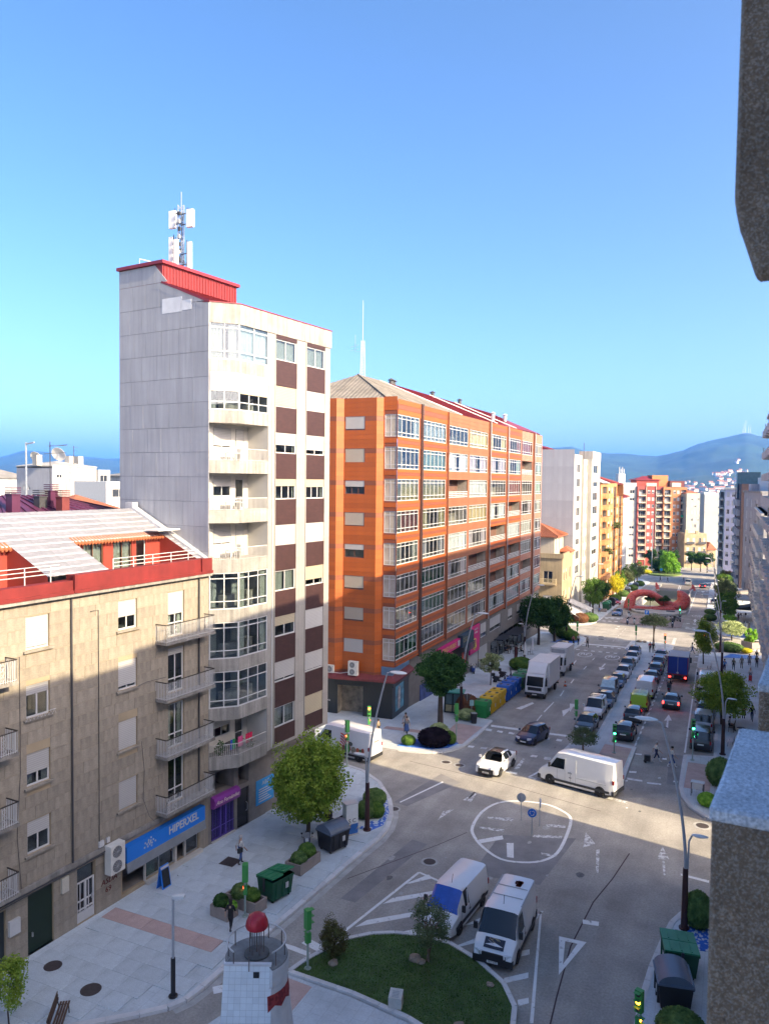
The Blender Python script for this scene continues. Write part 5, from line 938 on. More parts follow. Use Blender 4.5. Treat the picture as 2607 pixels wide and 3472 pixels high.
mass(b, 0, 0, 3.6, 14, -14, 21, M('lilac_render', (.42,.42,.55)), skip='f'); mk(MB().box(-.2, -.5, 20.6, 4.2, 10, 21.3), 'cornice', PRE, b)
facade(b, (-2.6, 4), (0, 0.1), -14, 20.5, PRE, [-6.5+3.05*k for k in range(9)], [(.7, 3.9, 'b')], rg, slabm=CREAMW, railm=PRE)
mk(MB().box(0, -.1, -14, 3.6, -.01, -8.6), 'shop_front', M('dark_red_shop', (.12,.02,.02), .6), b)
# block 3, left side of the street: old ochre house, grey-walled block, brick block, slim white block
b = bframe('old_house', 'small old ochre stone house with terracotta hip roof and striped awnings', -29, 146.6, 0, 'house')
facade(b, (0, 0), (10, 0), -5, 8.2, OLDS, [-.5, 3.6], [(1.2, 2.3, 'w'), (3.6, 4.6, 'w'), (7, 8.1, 'w')], rg, wh=2.2, fm=CREAMW)
facade(b, (0, 14), (0, 0), -5, 8.2, OLDS, [-1.5, 3.2], [(2.5, 4.0, 'w'), (6.2, 8.0, 'w'), (10.4, 12.2, 'w')], rg, wh=2.3, fm=CREAMW)
for z in (-1.6, 3.1): mk(MB().box(-1.0, 1.0, z-.2, -.001, 5.4, z), 'balcony_slab', OLDS, b); railing(b, [(0,5.35),(-.95,5.35),(-.95,1.05),(0,1.05)], z, z+1.0, M('cream_railing', (.6,.5,.3), .6), .2, .02)
mass(b, 0, 0, 10, 14, 8.15, 8.2, OLDS, 'terrace', skip='f'); mk(MB().box(-.25, -.25, 8.0, 10.2, .15, 8.9).box(-.25, .15, 8.0, .15, 14, 8.9), 'parapet', OLDS, b)
facade(b, (1.2, 13), (1.2, 1.8), 8.2, 12.1, CREAMW, [9.0], [(2, 4.2, 'w'), (6.5, 8.5, 'w')], rg, wh=2.3); facade(b, (1.2, 1.8), (9.5, 1.8), 8.2, 12.1, CREAMW, [9.2], [(1.2, 1.9, 'w'), (4, 4.8, 'w'), (6.6, 7.4, 'w')], rg, wh=2.2); mass(b, 1.2, 1.8, 9.5, 13, 8.2, 12.1, CREAMW, skip='fl')
hip(b, 1.2, 1.8, 9.5, 13, 12.1, 2.4, TIL, .8, ribs=.45)
hip(b, 6.3, -.2, 10, 2.0, 8.9, .9, TIL, .3)
STR = M('striped_awning', (.62,.58,.5), .8, 0, kind='slats', kp=(1.2,))
def awning(b, pts, dz, mat, nm='awning'):
    m = MB(); m.face(pts); m.face([(p[0], p[1], p[2]-.06) for p in pts][::-1]); mk(m, nm, mat, b)
    for k in range(12):
        if mat is not STR: break
        t0, t1 = k/12, k/12+.045; P = [Vector(p) for p in pts]; m2 = MB(); m2.face([P[0].lerp(P[1], t0)+Vector((0,0,.02)), P[0].lerp(P[1], t1)+Vector((0,0,.02)), P[3].lerp(P[2], t1)+Vector((0,0,.02)), P[3].lerp(P[2], t0)+Vector((0,0,.02))]); mk(m2, 'awning_stripe', M('dark_stripe', (.08,.1,.08), .8), b)
awning(b, [(-3.4, 9, -2.7), (-3.4, .2, -2.7), (-.1, .2, -1.5), (-.1, 9, -1.5)], 0, STR); awning(b, [(-3.4, 14, -2.6), (-3.4, 10, -2.6), (-.1, 10, -1.4), (-.1, 14, -1.4)], 0, STR)
AWG = M('silver_awning', (.5,.49,.47), .7, .3, 2, bump=.3, bscale=5); awning(b, [(-1.5, -3.6, -2.7), (5, -3.6, -2.7), (5, -.1, -1.2), (0, -.1, -1.2)], 0, AWG); awning(b, [(5.2, -4.4, -2.5), (9.6, -4.4, -2.5), (9.6, -.1, -.9), (5.2, -.1, -.9)], 0, AWG)
b = bframe('apartment_block', 'cream apartment block with blank grey party wall and red metal roof', -29, 156.8, 0)
rows = [26.1-1.55-3.0*k for k in range(8)]
facade(b, (0, 0), (8.4, 0), -6, 27.9, CRM, rows, [(3.0, 6.8, 'w')], rg, wh=1.75, shs=(0, 0, .3)); facade(b, (8.4, -.45), (13, -.45), -6, 27.4, CRM, rows, [(.8, 1.8, 'w'), (3, 4.2, 'w')], rg, wh=1.7, shs=(0, .2)); facade(b, (13, -1.3), (24.6, -1.3), -2, 27.6, CRM, rows, [(2.2, 8.2, 'w')], rg, wh=1.75, shs=(0, .2, .4))
m = MB(); m.face([(8.4,0,-6),(8.4,-.45,-6),(8.4,-.45,27.4),(8.4,0,27.9)]); m.face([(13,-.45,-2),(13,-1.3,-2),(13,-1.3,27.6),(13,-.45,27.6)]); mk(m, 'return_wall', CRM, b)
mass(b, 0, 0, 24.6, 17, -6, 27.4, GRW, 'party_wall', skip='ft')
for k in range(8):
    for j in range(4): piece('cladding_panel', M('pale_grey_panel', (.36,.36,.39), .8, .1, .3, rand=.05, streak=.15), b, (-.012, 2.1+4.2*j, 3.3+3.45*k), (.024, 4.17, 3.42))
hip(b, .5, 1.5, 24, 17, 27.4, 3.0, REDM, .2, ribs=1.6); mk(MB().box(13.5, -1.4, 27.3, 24.6, 1.5, 29.3).box(0, -.05, 27.4, 8.4, 1.5, 28.2), 'attic', CRM, b); mk(MB().tube([(10.5,0,27),(10.5,0,31)], .06, 5), 'aerial', DARKM, b)
BRN = M('orange_brown_brick', (.30, .115, .035), .8, .15, .5, fine=.2); BRN2 = M('tan_brick', (.42, .2, .075), .8, .15, .5, fine=.2)
b = bframe('apartment_block', 'orange-brown brick block with angular balconies and planted terraces', -27.6, 182, 0)
rows = [19.8-2.75*k for k in range(9)]
mass(b, 0, 0, 41, 15, -8, 22.4, BRN, 'end_wall', skip='f')
facade(b, (0, 0), (28, 0), -8, 22.4, BRN2, rows, [(1.2, 2.2, 'w'), (3.6, 10.5, 'b'), (13, 15.5, 'w'), (18, 20, 'w'), (22, 26.5, 'b')], rg, slabm=BRN2, railm=BRN, fm=M('brown_frame', (.16,.07,.05)))
facade(b, (28, .2), (41, .2), -8, 18.4, BRN2, rows[1:], [(2, 4, 'w'), (6, 11, 'b')], rg, slabm=BRN2, railm=BRN)
for z in rows: m = MB(); m.prism([(3.2,0),(4.2,-1.3),(9.6,-1.3),(11.2,0)], z-1.0, z+.15); mk(m, 'brick_parapet', BRN2, b)
m = MB(); m.face([(-.3,-.6,22.4),(12,-.6,22.4),(10,4,24.4),(-.3,4,24.4)]); mk(m, 'glazed_roof', M('pale_roof', (.5,.48,.42), .5, .2, .5), b); hip(b, 10, .4, 40, 15, 22.3, 2.6, REDM, .2, ribs=2); mk(MB().box(1.5, 5, 23, 4, 7, 27.5), 'stack', REDP, b); mk(MB().box(6, 8, 23, 14, 13, 26.6), 'attic', M('red_attic', (.32,.05,.035), .8), b)
for z, u in ((rows[5], 6), (rows[3], 20), (rows[8], 5.5)): m2 = MB(); leafball(m2, (u, -1.2, z+.2), 1.1, .9, 300, .4, rg); mk(m2, 'balcony_plant', M('hanging_plant', (.09,.13,.03), .8, .3, 2), b)
b = bframe('apartment_block', 'slim white block with red hip roof beyond the brick block', -28.2, 223, 0)
facade(b, (0, 0), (14, 0), -10, 18.6, M('pale_white_render', (.45,.45,.45), .8, .1, .5), [15.6-2.8*k for k in range(9)], [(2, 4.5, 'w'), (7, 9, 'w'), (11, 13, 'w')], rg); mass(b, 0, 0, 14, 14, -10, 18.6, M('pale_white_render', (.62,.62,.62)), skip='f'); hip(b, 0, 0, 14, 14, 18.6, 2.6, REDM, .6, ribs=1.5)
# terrace of blocks closing the view beyond the roundabout (they face the camera)
Z0 = -14.5
TA = R(27)
def closing(label, x0, x1, y, ztop, mat, rows, cols, depth=14, **k):
    q = (x0+43.5)*1.16; b = bframe('apartment_block', label, -44.3+q*math.cos(TA), y-8+q*math.sin(TA), 90-math.degrees(TA)); b.scale = (1.16, 1, 1); facade(b, (0, 0), (x1-x0, 0), Z0, ztop, mat, rows, cols, rg, **k); mass(b, 0, 0, x1-x0, depth, Z0, ztop, mat, skip='f'); return b
WHB = M('off_white_render', (.44,.41,.36), .8, .1, .3); RDB = M('brick_red_render', (.30,.06,.045), .8, .1, .3); ORR = M('salmon_orange_render', (.38,.15,.06), .8, .1, .3); CRB = M('sand_slab', (.52,.45,.33), .8, .1, .5)
r1 = [18.0-3.05*k for k in range(10)]
b = closing('cream white block left of the red one, beyond the roundabout', -43.5, -36.6, 352, 20.6, WHB, r1, [(.9, 2.6, 'w'), (4.0, 5.8, 'w')]); hip(b, 0, 1, 6.9, 14, 20.6, 2.0, REDM, .2); mk(MB().box(.3, .3, 20.6, 6.6, 3, 22.6), 'attic', WHITE, b); mk(MB().box(-.2, -.8, -12.6, 7.2, 0, -12.2), 'canopy', WHITE, b)
mk(MB().box(1.5, 6, 22, 4, 10, 26.5), 'lift_house', M('lift_house_white', (.66,.64,.62), .8), b); [mk(MB().tube([(2+.6*k, 7, 26), (2+.6*k, 7, 29.5-.8*(k % 2))], .14, 6), 'antenna', WHITE, b) for k in range(4)]
b = closing('brick red block with stacked balconies beyond the roundabout', -36.5, -26.8, 351, 21.2, RDB, r1, [(.5, 2.9, 'b'), (3.8, 4.9, 'w'), (5.4, 6.4, 'w'), (7.1, 9.3, 'b')], slabm=CRB, railm=CRB); mk(MB().box(3.2, -.35, -13, 3.35, 0, 21.6).box(6.9, -.35, -13, 7.05, 0, 21.6).box(3.2, -.35, 21.2, 7.05, .2, 22.6), 'frame_strip', CRB, b); mk(MB().box(.5, 3, 21.2, 9, 10, 24.0), 'attic', M('red_attic', (.32,.05,.035)), b); hip(b, .5, 3, 9, 10, 24, 1.6, REDM, .6)
b = closing('salmon orange block with sand balconies beyond the roundabout', -26.6, -17.7, 350, 21.0, ORR, r1, [(.4, 2.7, 'b'), (3.7, 4.7, 'w'), (5.1, 6.1, 'w'), (6.6, 8.6, 'b')], slabm=CRB, railm=CRB); mk(MB().box(3.0, -.3, 21, 6.4, 2, 22.8), 'attic', CRB, b); mk(MB().box(-3, 4, 21, 3, 10, 26), 'attic', M('orange_attic', (.5,.17,.06), .8), b); mk(MB().box(3.5, 3, 21, 9, 9, 23.6), 'attic', M('maroon_attic', (.12,.03,.03), .8), b)
mk(MB().box(6.5, -.7, r1[3]-.9, 8.7, -.56, r1[3]+.1), 'balcony_screen', M('green_screen', (.02,.3,.14), .7), b)
b = closing('pale grey-green block stepping forward beyond the roundabout', -17.6, -12.6, 346, 18.4, M('grey_green_render', (.36,.36,.3), .8, .1, .4), [15.3-2.9*k for k in range(6)], [(1.7, 2.5, 'w'), (2.9, 3.7, 'w'), (4.1, 4.8, 'w')]); hip(b, 0, 1, 5, 14, 18.4, 1.2, TIL, .2)
b = closing('old crumbling ochre house with iron balconies beyond the roundabout', -17.8, -9.6, 342, 1.2, OLDS, [-10.5, -6.6, -2.7], [(.8, 1.8, 'w'), (3.0, 4.0, 'w'), (5.2, 6.2, 'w'), (7.0, 7.8, 'w')], wh=2.3); [mk(MB().box(.4+4.4*i, -.8, -10.8+3.9*j, 3.4+4.4*i, 0, -10.6+3.9*j).box(.4+4.4*i, -.8, -10.6+3.9*j, 3.4+4.4*i, -.76, -9.8+3.9*j), 'iron_balcony', DARKM, b) for i in range(2) for j in range(3)]; mk(MB().prism([(0,.3),(8.2,.3),(8.2,12),(0,12)], 1.2, 1.5).box(.2, 0, 1.2, 1.2, .5, 3).box(4, 0, 1.2, 5, .5, 2.6), 'ruined_parapet', OLDS, b)
b = closing('large plain grey-green end wall beyond the ochre house', -12.4, -5.2, 400, 17.4, M('plain_grey_green', (.34,.34,.31), .85, .08, .2), [12, 8, 4], [(.1, .6, 'w')]); mk(MB().box(0, .5, 17.4, 5, 8, 18.4), 'roof_parapet', WHITE, b)
b = closing('red-roofed low house behind the ochre house', -9.4, -6.3, 352, -6, OLDS, [-9], [(.6, 1.4, 'w')]); hip(b, 0, 0, 3.1, 9, -6, 3, TIL, .4)
flush_rest()
# roofscape behind the beige block, far left (positions in the beige frame: s along, d back)
def B2(s, d, z=0): v = BG.matrix_basis @ Vector((s, d, 0)); return (v.x, v.y, z)
MAR = M('maroon_metal_roof', (.075, .02, .05), .4, .15, 1)
b = thing('roof_house', 'low house with maroon metal roof and chimneys behind the silvery roof', 'house', B2(-6, 9.8), R(90-3.7)); mass(b, 0, 0, 10, 6, 8, 20.0, CRM); hip(b, -2, 0, 10, 7, 20.0, 1.25, MAR, .4, ribs=.9)
for (s, d, h, c_) in ((1.5, .6, 1.5, MAR), (4.4, -.2, 1.2, M('brick_red_stack', (.13,.025,.025), .8, .2, 2)), (4.1, 1.5, 1.2, DARKM), (5.0, 1.6, 1.8, MAR)):
    m = MB(); m.box(s-.28, d-.28, 20.2, s+.28, d+.28, 20.5+h*.6); [m.box(s-.32, d-.32, 20.5+h*.6+.13*j, s+.32, d+.32, 20.56+h*.6+.13*j) for j in range(4)]; mk(m, 'chimney', c_, b)
b = thing('rooftop_aerial', 'tall thin television aerial standing among the chimneys', 'aerial', B2(-.6, 12.0, 20.6)); mk(MB().tube([(0,0,0),(0,0,4.2)], .03, 6), 'mast', DARKM, b); m = MB(); m.bar((-.1,0,3.9),(1.3,.2,4.0),.03); [m.bar((.15+.14*k, -.35+.02*k, 3.92), (.15+.14*k, .4-.02*k, 3.96), .02) for k in range(9)]; m.bar((-.2,-.3,3.4),(.9,.5,3.5),.03); mk(m, 'dipoles', DARKM, b)
b = thing('pale_block', 'grey and cream concrete block carrying two satellite dishes on the skyline', 'building', B2(62, 90), R(90-3.7)); LC = M('pale_concrete_wall', (.36,.35,.33), .85, .25, .2, streak=.3)
facade(b, (0, 0), (10.2, 0), 5, 24.6, LC, [16.5, 22.3], [(1.0, 2.2, 'w'), (3.0, 4.2, 'w')], rg, wh=.9); mass(b, 0, 0, 10.2, 10, 5, 24.6, LC, skip='fl'); facade(b, (0, 10), (0, 0), 5, 24.2, GRW, [17, 20], [(2, 2.6, 'w'), (3.2, 3.8, 'w')], rg, wh=.8); hip(b, 0, 0, 10.2, 10, 24.6, 1.0, LC, .1)
[mk(MB().box(x, 3, 24.6, x+1.2, 4.2, 26.6), 'chimney', LC, b) for x in (-1, 6.2, 8.4)]; mk(MB().tube([(6.5,2,25),(6.5,2,28.6)], .06, 5).bar((6,2,28.3),(7.6,2,28.3),.05).bar((6.2,2,27.6),(7.2,2,27.6),.05), 'aerial', DARKM, b)
for (x, y, r, lab) in ((-.4, 4, 1.1, 'smaller left satellite dish on the pale block roof'), (2.6, 1.5, 1.4, 'larger right satellite dish on the pale block roof')):
    q = b.matrix_basis @ Vector((x, y, 26.2 if r < 1.2 else 26.8)); d = thing('satellite_dish', lab, 'satellite dish', tuple(q), R(55), 'satellite dishes'); m = MB(); m.lathe([(.05, .32), (.4*r, .3), (.75*r, .17), (r, 0), (r*.98, -.03), (.7*r, .1), (.35*r, .24), (.04, .27)], 18); mk(m, 'reflector', WHITE, d, rot=(R(-62), 0, R(-40)), smooth=50); mk(MB().tube([(0,0,-1.6),(0,0,.1)], .07, 6), 'mast', STEEL, d); mk(MB().bar((0,0,0),(.8,-.9,.1),.06), 'feed_arm', STEEL, d)
def sblock(lab, s, d, w_, dep, z, mat, roof=None, rows=(), cols=(), rh=1.6):
    b = thing('background_building', lab, 'building', B2(s, d), R(90-3.7)); facade(b, (0, 0), (w_, 0), 2, z, mat, rows, cols, rg); mass(b, 0, 0, w_, dep, 2, z, mat, skip='f')
    if roof: hip(b, 0, 0, w_, dep, z, rh, roof, .4)
    return b
sblock('white block with one large green window behind the tower, left', 61, 75, 6.5, 8, 21.8, WHITE, None, [19.0], [(1.4, 4.6, 'w')])
sblock('grey hip-roofed white building at the far left edge', 60, 112, 14, 12, 22.3, WHITE, M('slate_grey_roof', (.2,.19,.18), .9, .2, .5), [14, 18], [(2, 5, 'w'), (8, 11, 'w')], 2.4)
sblock('terracotta-roofed house between the pale block and the silvery roof', 26, 42, 9, 9, 18.2, CRM, TIL, [15.5], [(2, 3.2, 'w')], 2.2); sblock('orange-tiled low house left of the maroon roof', 16, 34, 7, 7, 17.4, WHITE, TIL, [14.5], [(2, 3, 'w')], 2.0)
sblock('white flat-roofed house at the left edge behind the silvery roof', 7.5, 26, 4.5, 8, 19.6, WHITE, None, [16.5], [(1, 2, 'w')]); sblock('pale block with rooftop chimneys just left of the tower', 92, 100, 14, 10, 23.0, LC, M('slate_grey_roof', (.2,.19,.18)), [19], [(2, 4, 'w'), (7, 9, 'w')], 1.0); sblock('small white stair tower beside the pale concrete block', 72.6, 90, 3, 4, 24.0, WHITE, None, [21.5], [(.5, 2.4, 'w')])
b = thing('street_mast', 'thin tall mast at the far left edge', 'mast', B2(55, 88, 4)); mk(MB().tube([(0,0,0),(0,0,24.5)], .16, 6), 'pole', STEEL, b); mk(MB().bar((0,0,24.2),(2,0,24.5),.25), 'head', STEEL, b)
flush_rest()
# ------------------------------------------------------------------ hills, town on the slope, haze
def nz(a, r, s):
    from mathutils import noise
    return noise.fractal(Vector((a*s, r*s, 3.1)), .9, 2.1, 5)
FOR = M('forest_hillside', (.028, .058, .034), .95, .45, .004, fine=.3)
def interp(T, a):
    if a <= T[0][0]: return T[0][1]
    for (x0, y0), (x1, y1) in zip(T, T[1:]):
        if a <= x1: t = (a-x0)/(x1-x0); return y0+(y1-y0)*t
    return T[-1][1]
RR = [(-24,.018),(-19,.03),(-15.5,.038),(-12.65,.042),(-11.74,.0441),(-10.73,.0456),(-10.22,.0427),(-9.82,.04),(-8.92,.0379),(-7.74,.037),(-6.57,.0361),(-5.61,.035),(-4.85,.0338),(-3.73,.0386),(-3.17,.0407),(-2.81,.0441),(-2.17,.0485),(-1.45,.0525),(-.74,.0554),(-.12,.0578),(.32,.059),(.75,.0604),(1.1,.0595),(1.45,.0574),(3,.053),(6,.04),(10,.02),(14,.005)]
LR = [(-62,.005),(-56,.012),(-53,.017),(-50.81,.0222),(-50.01,.0275),(-49.44,.0305),(-48.79,.0308),(-48.13,.0299),(-47.38,.0286),(-46.2,.0267),(-45.51,.0253),(-44.82,.0245),(-44.12,.0234),(-43.2,.024),(-40,.027),(-35,.024),(-30,.02),(-24,.012)]
def hz_(T, az, r, rn, r0, pw):
    hr = CH+interp(T, az)*r0; t = (r-rn)/(r0-rn)
    if t <= 0: return -19.
    base = -19+(hr+19)*(t**pw if t <= 1 else max(0, 1-.9*(t-1)**1.2)); w_ = min(1, t*1.5)*(1-.93*math.exp(-((t-1)/.10)**2))
    x, y = r*math.sin(R(az)), r*math.cos(R(az)); return base+nz(x, y, .0011)*55*w_+nz(x, y, .009)*5*min(1, t*2)
def terrain(nm, T, rn, r0, r1, pw, na, nr):
    m = MB(); a0, a1 = T[0][0], T[-1][0]
    for i in range(na+1):
        az = a0+(a1-a0)*i/na
        for j in range(nr+1): r = rn+(r1-rn)*(j/nr); m.v.append((r*math.sin(R(az)), r*math.cos(R(az)), hz_(T, az, r, rn, r0, pw)))
    for i in range(na):
        for j in range(nr): k = i*(nr+1)+j; m.f.append((k, k+nr+1, k+nr+2, k+1)); m.mi.append(0)
    return struct(mk(m, nm, FOR, smooth=70))
terrain('hills', RR, 1300, 5200, 7200, 1.6, 260, 90); terrain('hills', LR, 2500, 7500, 9000, 1.4, 140, 50)
hw = MB().box(-4.5, -3.5, -3, 4.5, 3.5, 4.5).mesh('wall', M('hill_house_white', (.72,.68,.62), .8, .1, 1, rand=.25)); m = MB()
m.face([(-5,-4,4.4),(5,-4,4.4),(5,0,6.6),(-5,0,6.6)]); m.face([(5,4,4.4),(-5,4,4.4),(-5,0,6.6),(5,0,6.6)]); m.face([(-5,4,4.4),(-5,-4,4.4),(-5,0,6.6)]); m.face([(5,-4,4.4),(5,4,4.4),(5,0,6.6)]); hrf = m.mesh('roof', M('hill_house_roof', (.36,.16,.09), .9, .2, .5, rand=.3)); rg3 = random.Random(77)
for k in range(150):
    az = rg3.uniform(-3.2, 1.3); r = rg3.uniform(1700, 3100)*(1 if rg3.random() < .8 else 1.15)
    if az < -1.2 and r > 2500: continue
    h = thing('hill_house', 'tiny white house with tiled roof in the far hillside town', 'house', (r*math.sin(R(az)), r*math.cos(R(az)), hz_(RR, az, r, 1300, 5200, 1.6)+1), rg3.random()*3, 'houses of the far hillside town'); s = rg3.uniform(.7, 1.6); h.scale = (s, s*rg3.uniform(.8, 1.2), s); link(hw, 'wall', h); link(hrf, 'roof', h)
for k, (az, hh) in enumerate(((.62, 60), (.72, 75), (.9, 45), (1.02, 55), (.55, 35))):
    r = 5200; o = mk(MB().tube([(0,0,-20),(0,0,hh)], [2.2, .8], 6), 'hilltop_mast', STEEL); tag(o, 'hair-thin transmitter mast on the summit of the blue mountain', 'mast', 'transmitter masts on the summit'); o.location = (r*math.sin(R(az)), r*math.cos(R(az)), hz_(RR, az, r, 1300, 5200, 1.6))
hm = bpy.data.materials.new('haze_air'); hm.use_nodes = True; n = hm.node_tree.nodes; n.remove(n['Principled BSDF']); pv = n.new('ShaderNodeVolumePrincipled'); pv.inputs['Color'].default_value = (.10, .36, 1, 1); pv.inputs['Density'].default_value = .00012; pv.inputs['Anisotropy'].default_value = 0; hm.node_tree.links.new(pv.outputs[0], n['Material Output'].inputs['Volume'])
stuff(mk(MB().box(-9500, -1000, -22, 9500, 12500, 430), 'haze', hm))

# ------------------------------------------------------------------ vehicles
def paint(name, c, r=.28): return M('paint_'+name, c, r, .04, 1.5, coat=.6)
PW = paint('white', (.70, .71, .72)); PK = paint('black', (.012, .012, .014)); PDG = paint('dark_grey', (.045, .05, .056)); PDB = paint('dark_blue', (.012, .022, .075)); PSI = paint('silver', (.36, .37, .38)); PLB = paint('sky_blue', (.12, .22, .42)); PRD = paint('red', (.35, .02, .02)); PLM = paint('lime', (.42, .62, .03)); PBL = paint('blue', (.02, .07, .3)); PGR = paint('grey', (.16, .17, .18)); PMB = paint('mid_blue', (.03, .06, .15))
RUB = M('tyre_rubber', (.018, .018, .018), .85, .1, 4); RIM = M('alloy_rim', (.38, .39, .4), .35, .1, 4, metal=.6); HLM = M('headlight_lens', (.62, .65, .68), .08, .25, 6, spec=.8); TLM = M('tail_lens', (.32, .012, .012), .15, .1, 4); PLT = M('number_plate', (.66, .66, .64), .5, .1, 9); BRAKE = M('lit_tail_lamp', (.9, .02, .015), .3, 0, emit=6)
KINDS = {  # length, width, wheels(x rear, x front), radius, control stations (x, shoulder z, top z, top half-width fraction, segment type)
 'hatch': (3.95, 1.70, (-1.22, 1.24), .30, [(-1.97,.62,.66,.8,'b'),(-1.9,.92,.95,.78,'b'),(-1.82,.94,.99,.74,'r'),(-1.38,.95,1.38,.66,'c'),(-.6,.93,1.45,.66,'c'),(.2,.9,1.42,.64,'w'),(1.0,.86,.94,.74,'b'),(1.68,.74,.8,.74,'b'),(1.93,.58,.62,.7,'b'),(1.97,.45,.5,.68,'b')]),
 'sedan': (4.4, 1.75, (-1.3, 1.33), .31, [(-2.2,.62,.66,.8,'b'),(-2.12,.92,.96,.76,'b'),(-1.7,.95,1.02,.74,'r'),(-1.05,.95,1.38,.64,'c'),(-.4,.93,1.44,.64,'c'),(.35,.9,1.40,.62,'w'),(1.2,.86,.94,.74,'b'),(1.95,.74,.8,.74,'b'),(2.16,.58,.62,.7,'b'),(2.2,.45,.5,.68,'b')]),
 'cross': (4.36, 1.82, (-1.32, 1.35), .35, [(-2.18,.7,.74,.8,'b'),(-2.1,1.02,1.06,.78,'b'),(-1.85,1.06,1.14,.72,'r'),(-1.0,1.05,1.46,.64,'c'),(-.35,1.03,1.53,.64,'c'),(.35,1.0,1.50,.63,'w'),(1.18,.97,1.04,.76,'b'),(1.92,.86,.92,.76,'b'),(2.13,.68,.72,.74,'b'),(2.18,.5,.55,.72,'b')]),
 'mpv': (4.35, 1.82, (-1.3, 1.4), .31, [(-2.17,.7,.74,.86,'b'),(-2.13,1.0,1.04,.84,'b'),(-2.1,1.04,1.1,.82,'r'),(-1.95,1.04,1.76,.76,'c'),(-.8,1.03,1.82,.76,'c'),(.45,1.02,1.78,.74,'w'),(1.3,.98,1.08,.78,'b'),(1.95,.84,.9,.76,'b'),(2.13,.62,.66,.74,'b'),(2.17,.48,.52,.72,'b')]),
 'panel': (4.4, 1.83, (-1.3, 1.42), .31, [(-2.2,.7,.74,.88,'b'),(-2.17,1.04,1.1,.86,'v'),(-2.12,1.06,1.78,.8,'v'),(-.3,1.05,1.84,.8,'c'),(.45,1.03,1.8,.76,'w'),(1.32,.98,1.08,.78,'b'),(1.98,.84,.9,.76,'b'),(2.16,.62,.66,.74,'b'),(2.2,.48,.52,.72,'b')]),
 'midvan': (4.85, 1.9, (-1.5, 1.5), .33, [(-2.42,.8,.84,.88,'b'),(-2.4,1.1,1.16,.86,'v'),(-2.33,1.12,1.9,.78,'v'),(.35,1.12,1.96,.78,'c'),(.85,1.1,1.92,.76,'w'),(1.72,1.04,1.14,.8,'b'),(2.2,.88,.94,.78,'b'),(2.4,.66,.7,.76,'b'),(2.42,.5,.54,.74,'b')]),
 'bigvan': (5.9, 2.05, (-1.95, 1.95), .35, [(-2.95,.9,.94,.92,'b'),(-2.93,1.3,1.36,.9,'v'),(-2.86,1.32,2.46,.82,'v'),(.85,1.32,2.52,.82,'k'),(1.45,1.3,2.42,.8,'w'),(2.3,1.2,1.34,.82,'b'),(2.72,1.0,1.08,.8,'b'),(2.92,.72,.78,.78,'b'),(2.95,.5,.55,.76,'b')]),
 'oldvan': (4.9, 2.0, (-1.45, 1.5), .33, [(-2.45,.9,.94,.92,'b'),(-2.43,1.2,1.26,.9,'v'),(-2.37,1.22,2.12,.82,'v'),(.5,1.22,2.16,.82,'k'),(1.05,1.2,2.1,.8,'w'),(1.75,1.14,1.24,.84,'b'),(2.2,.92,1.0,.84,'b'),(2.42,.66,.72,.82,'b'),(2.45,.5,.55,.8,'b')]),
}
VM = {}
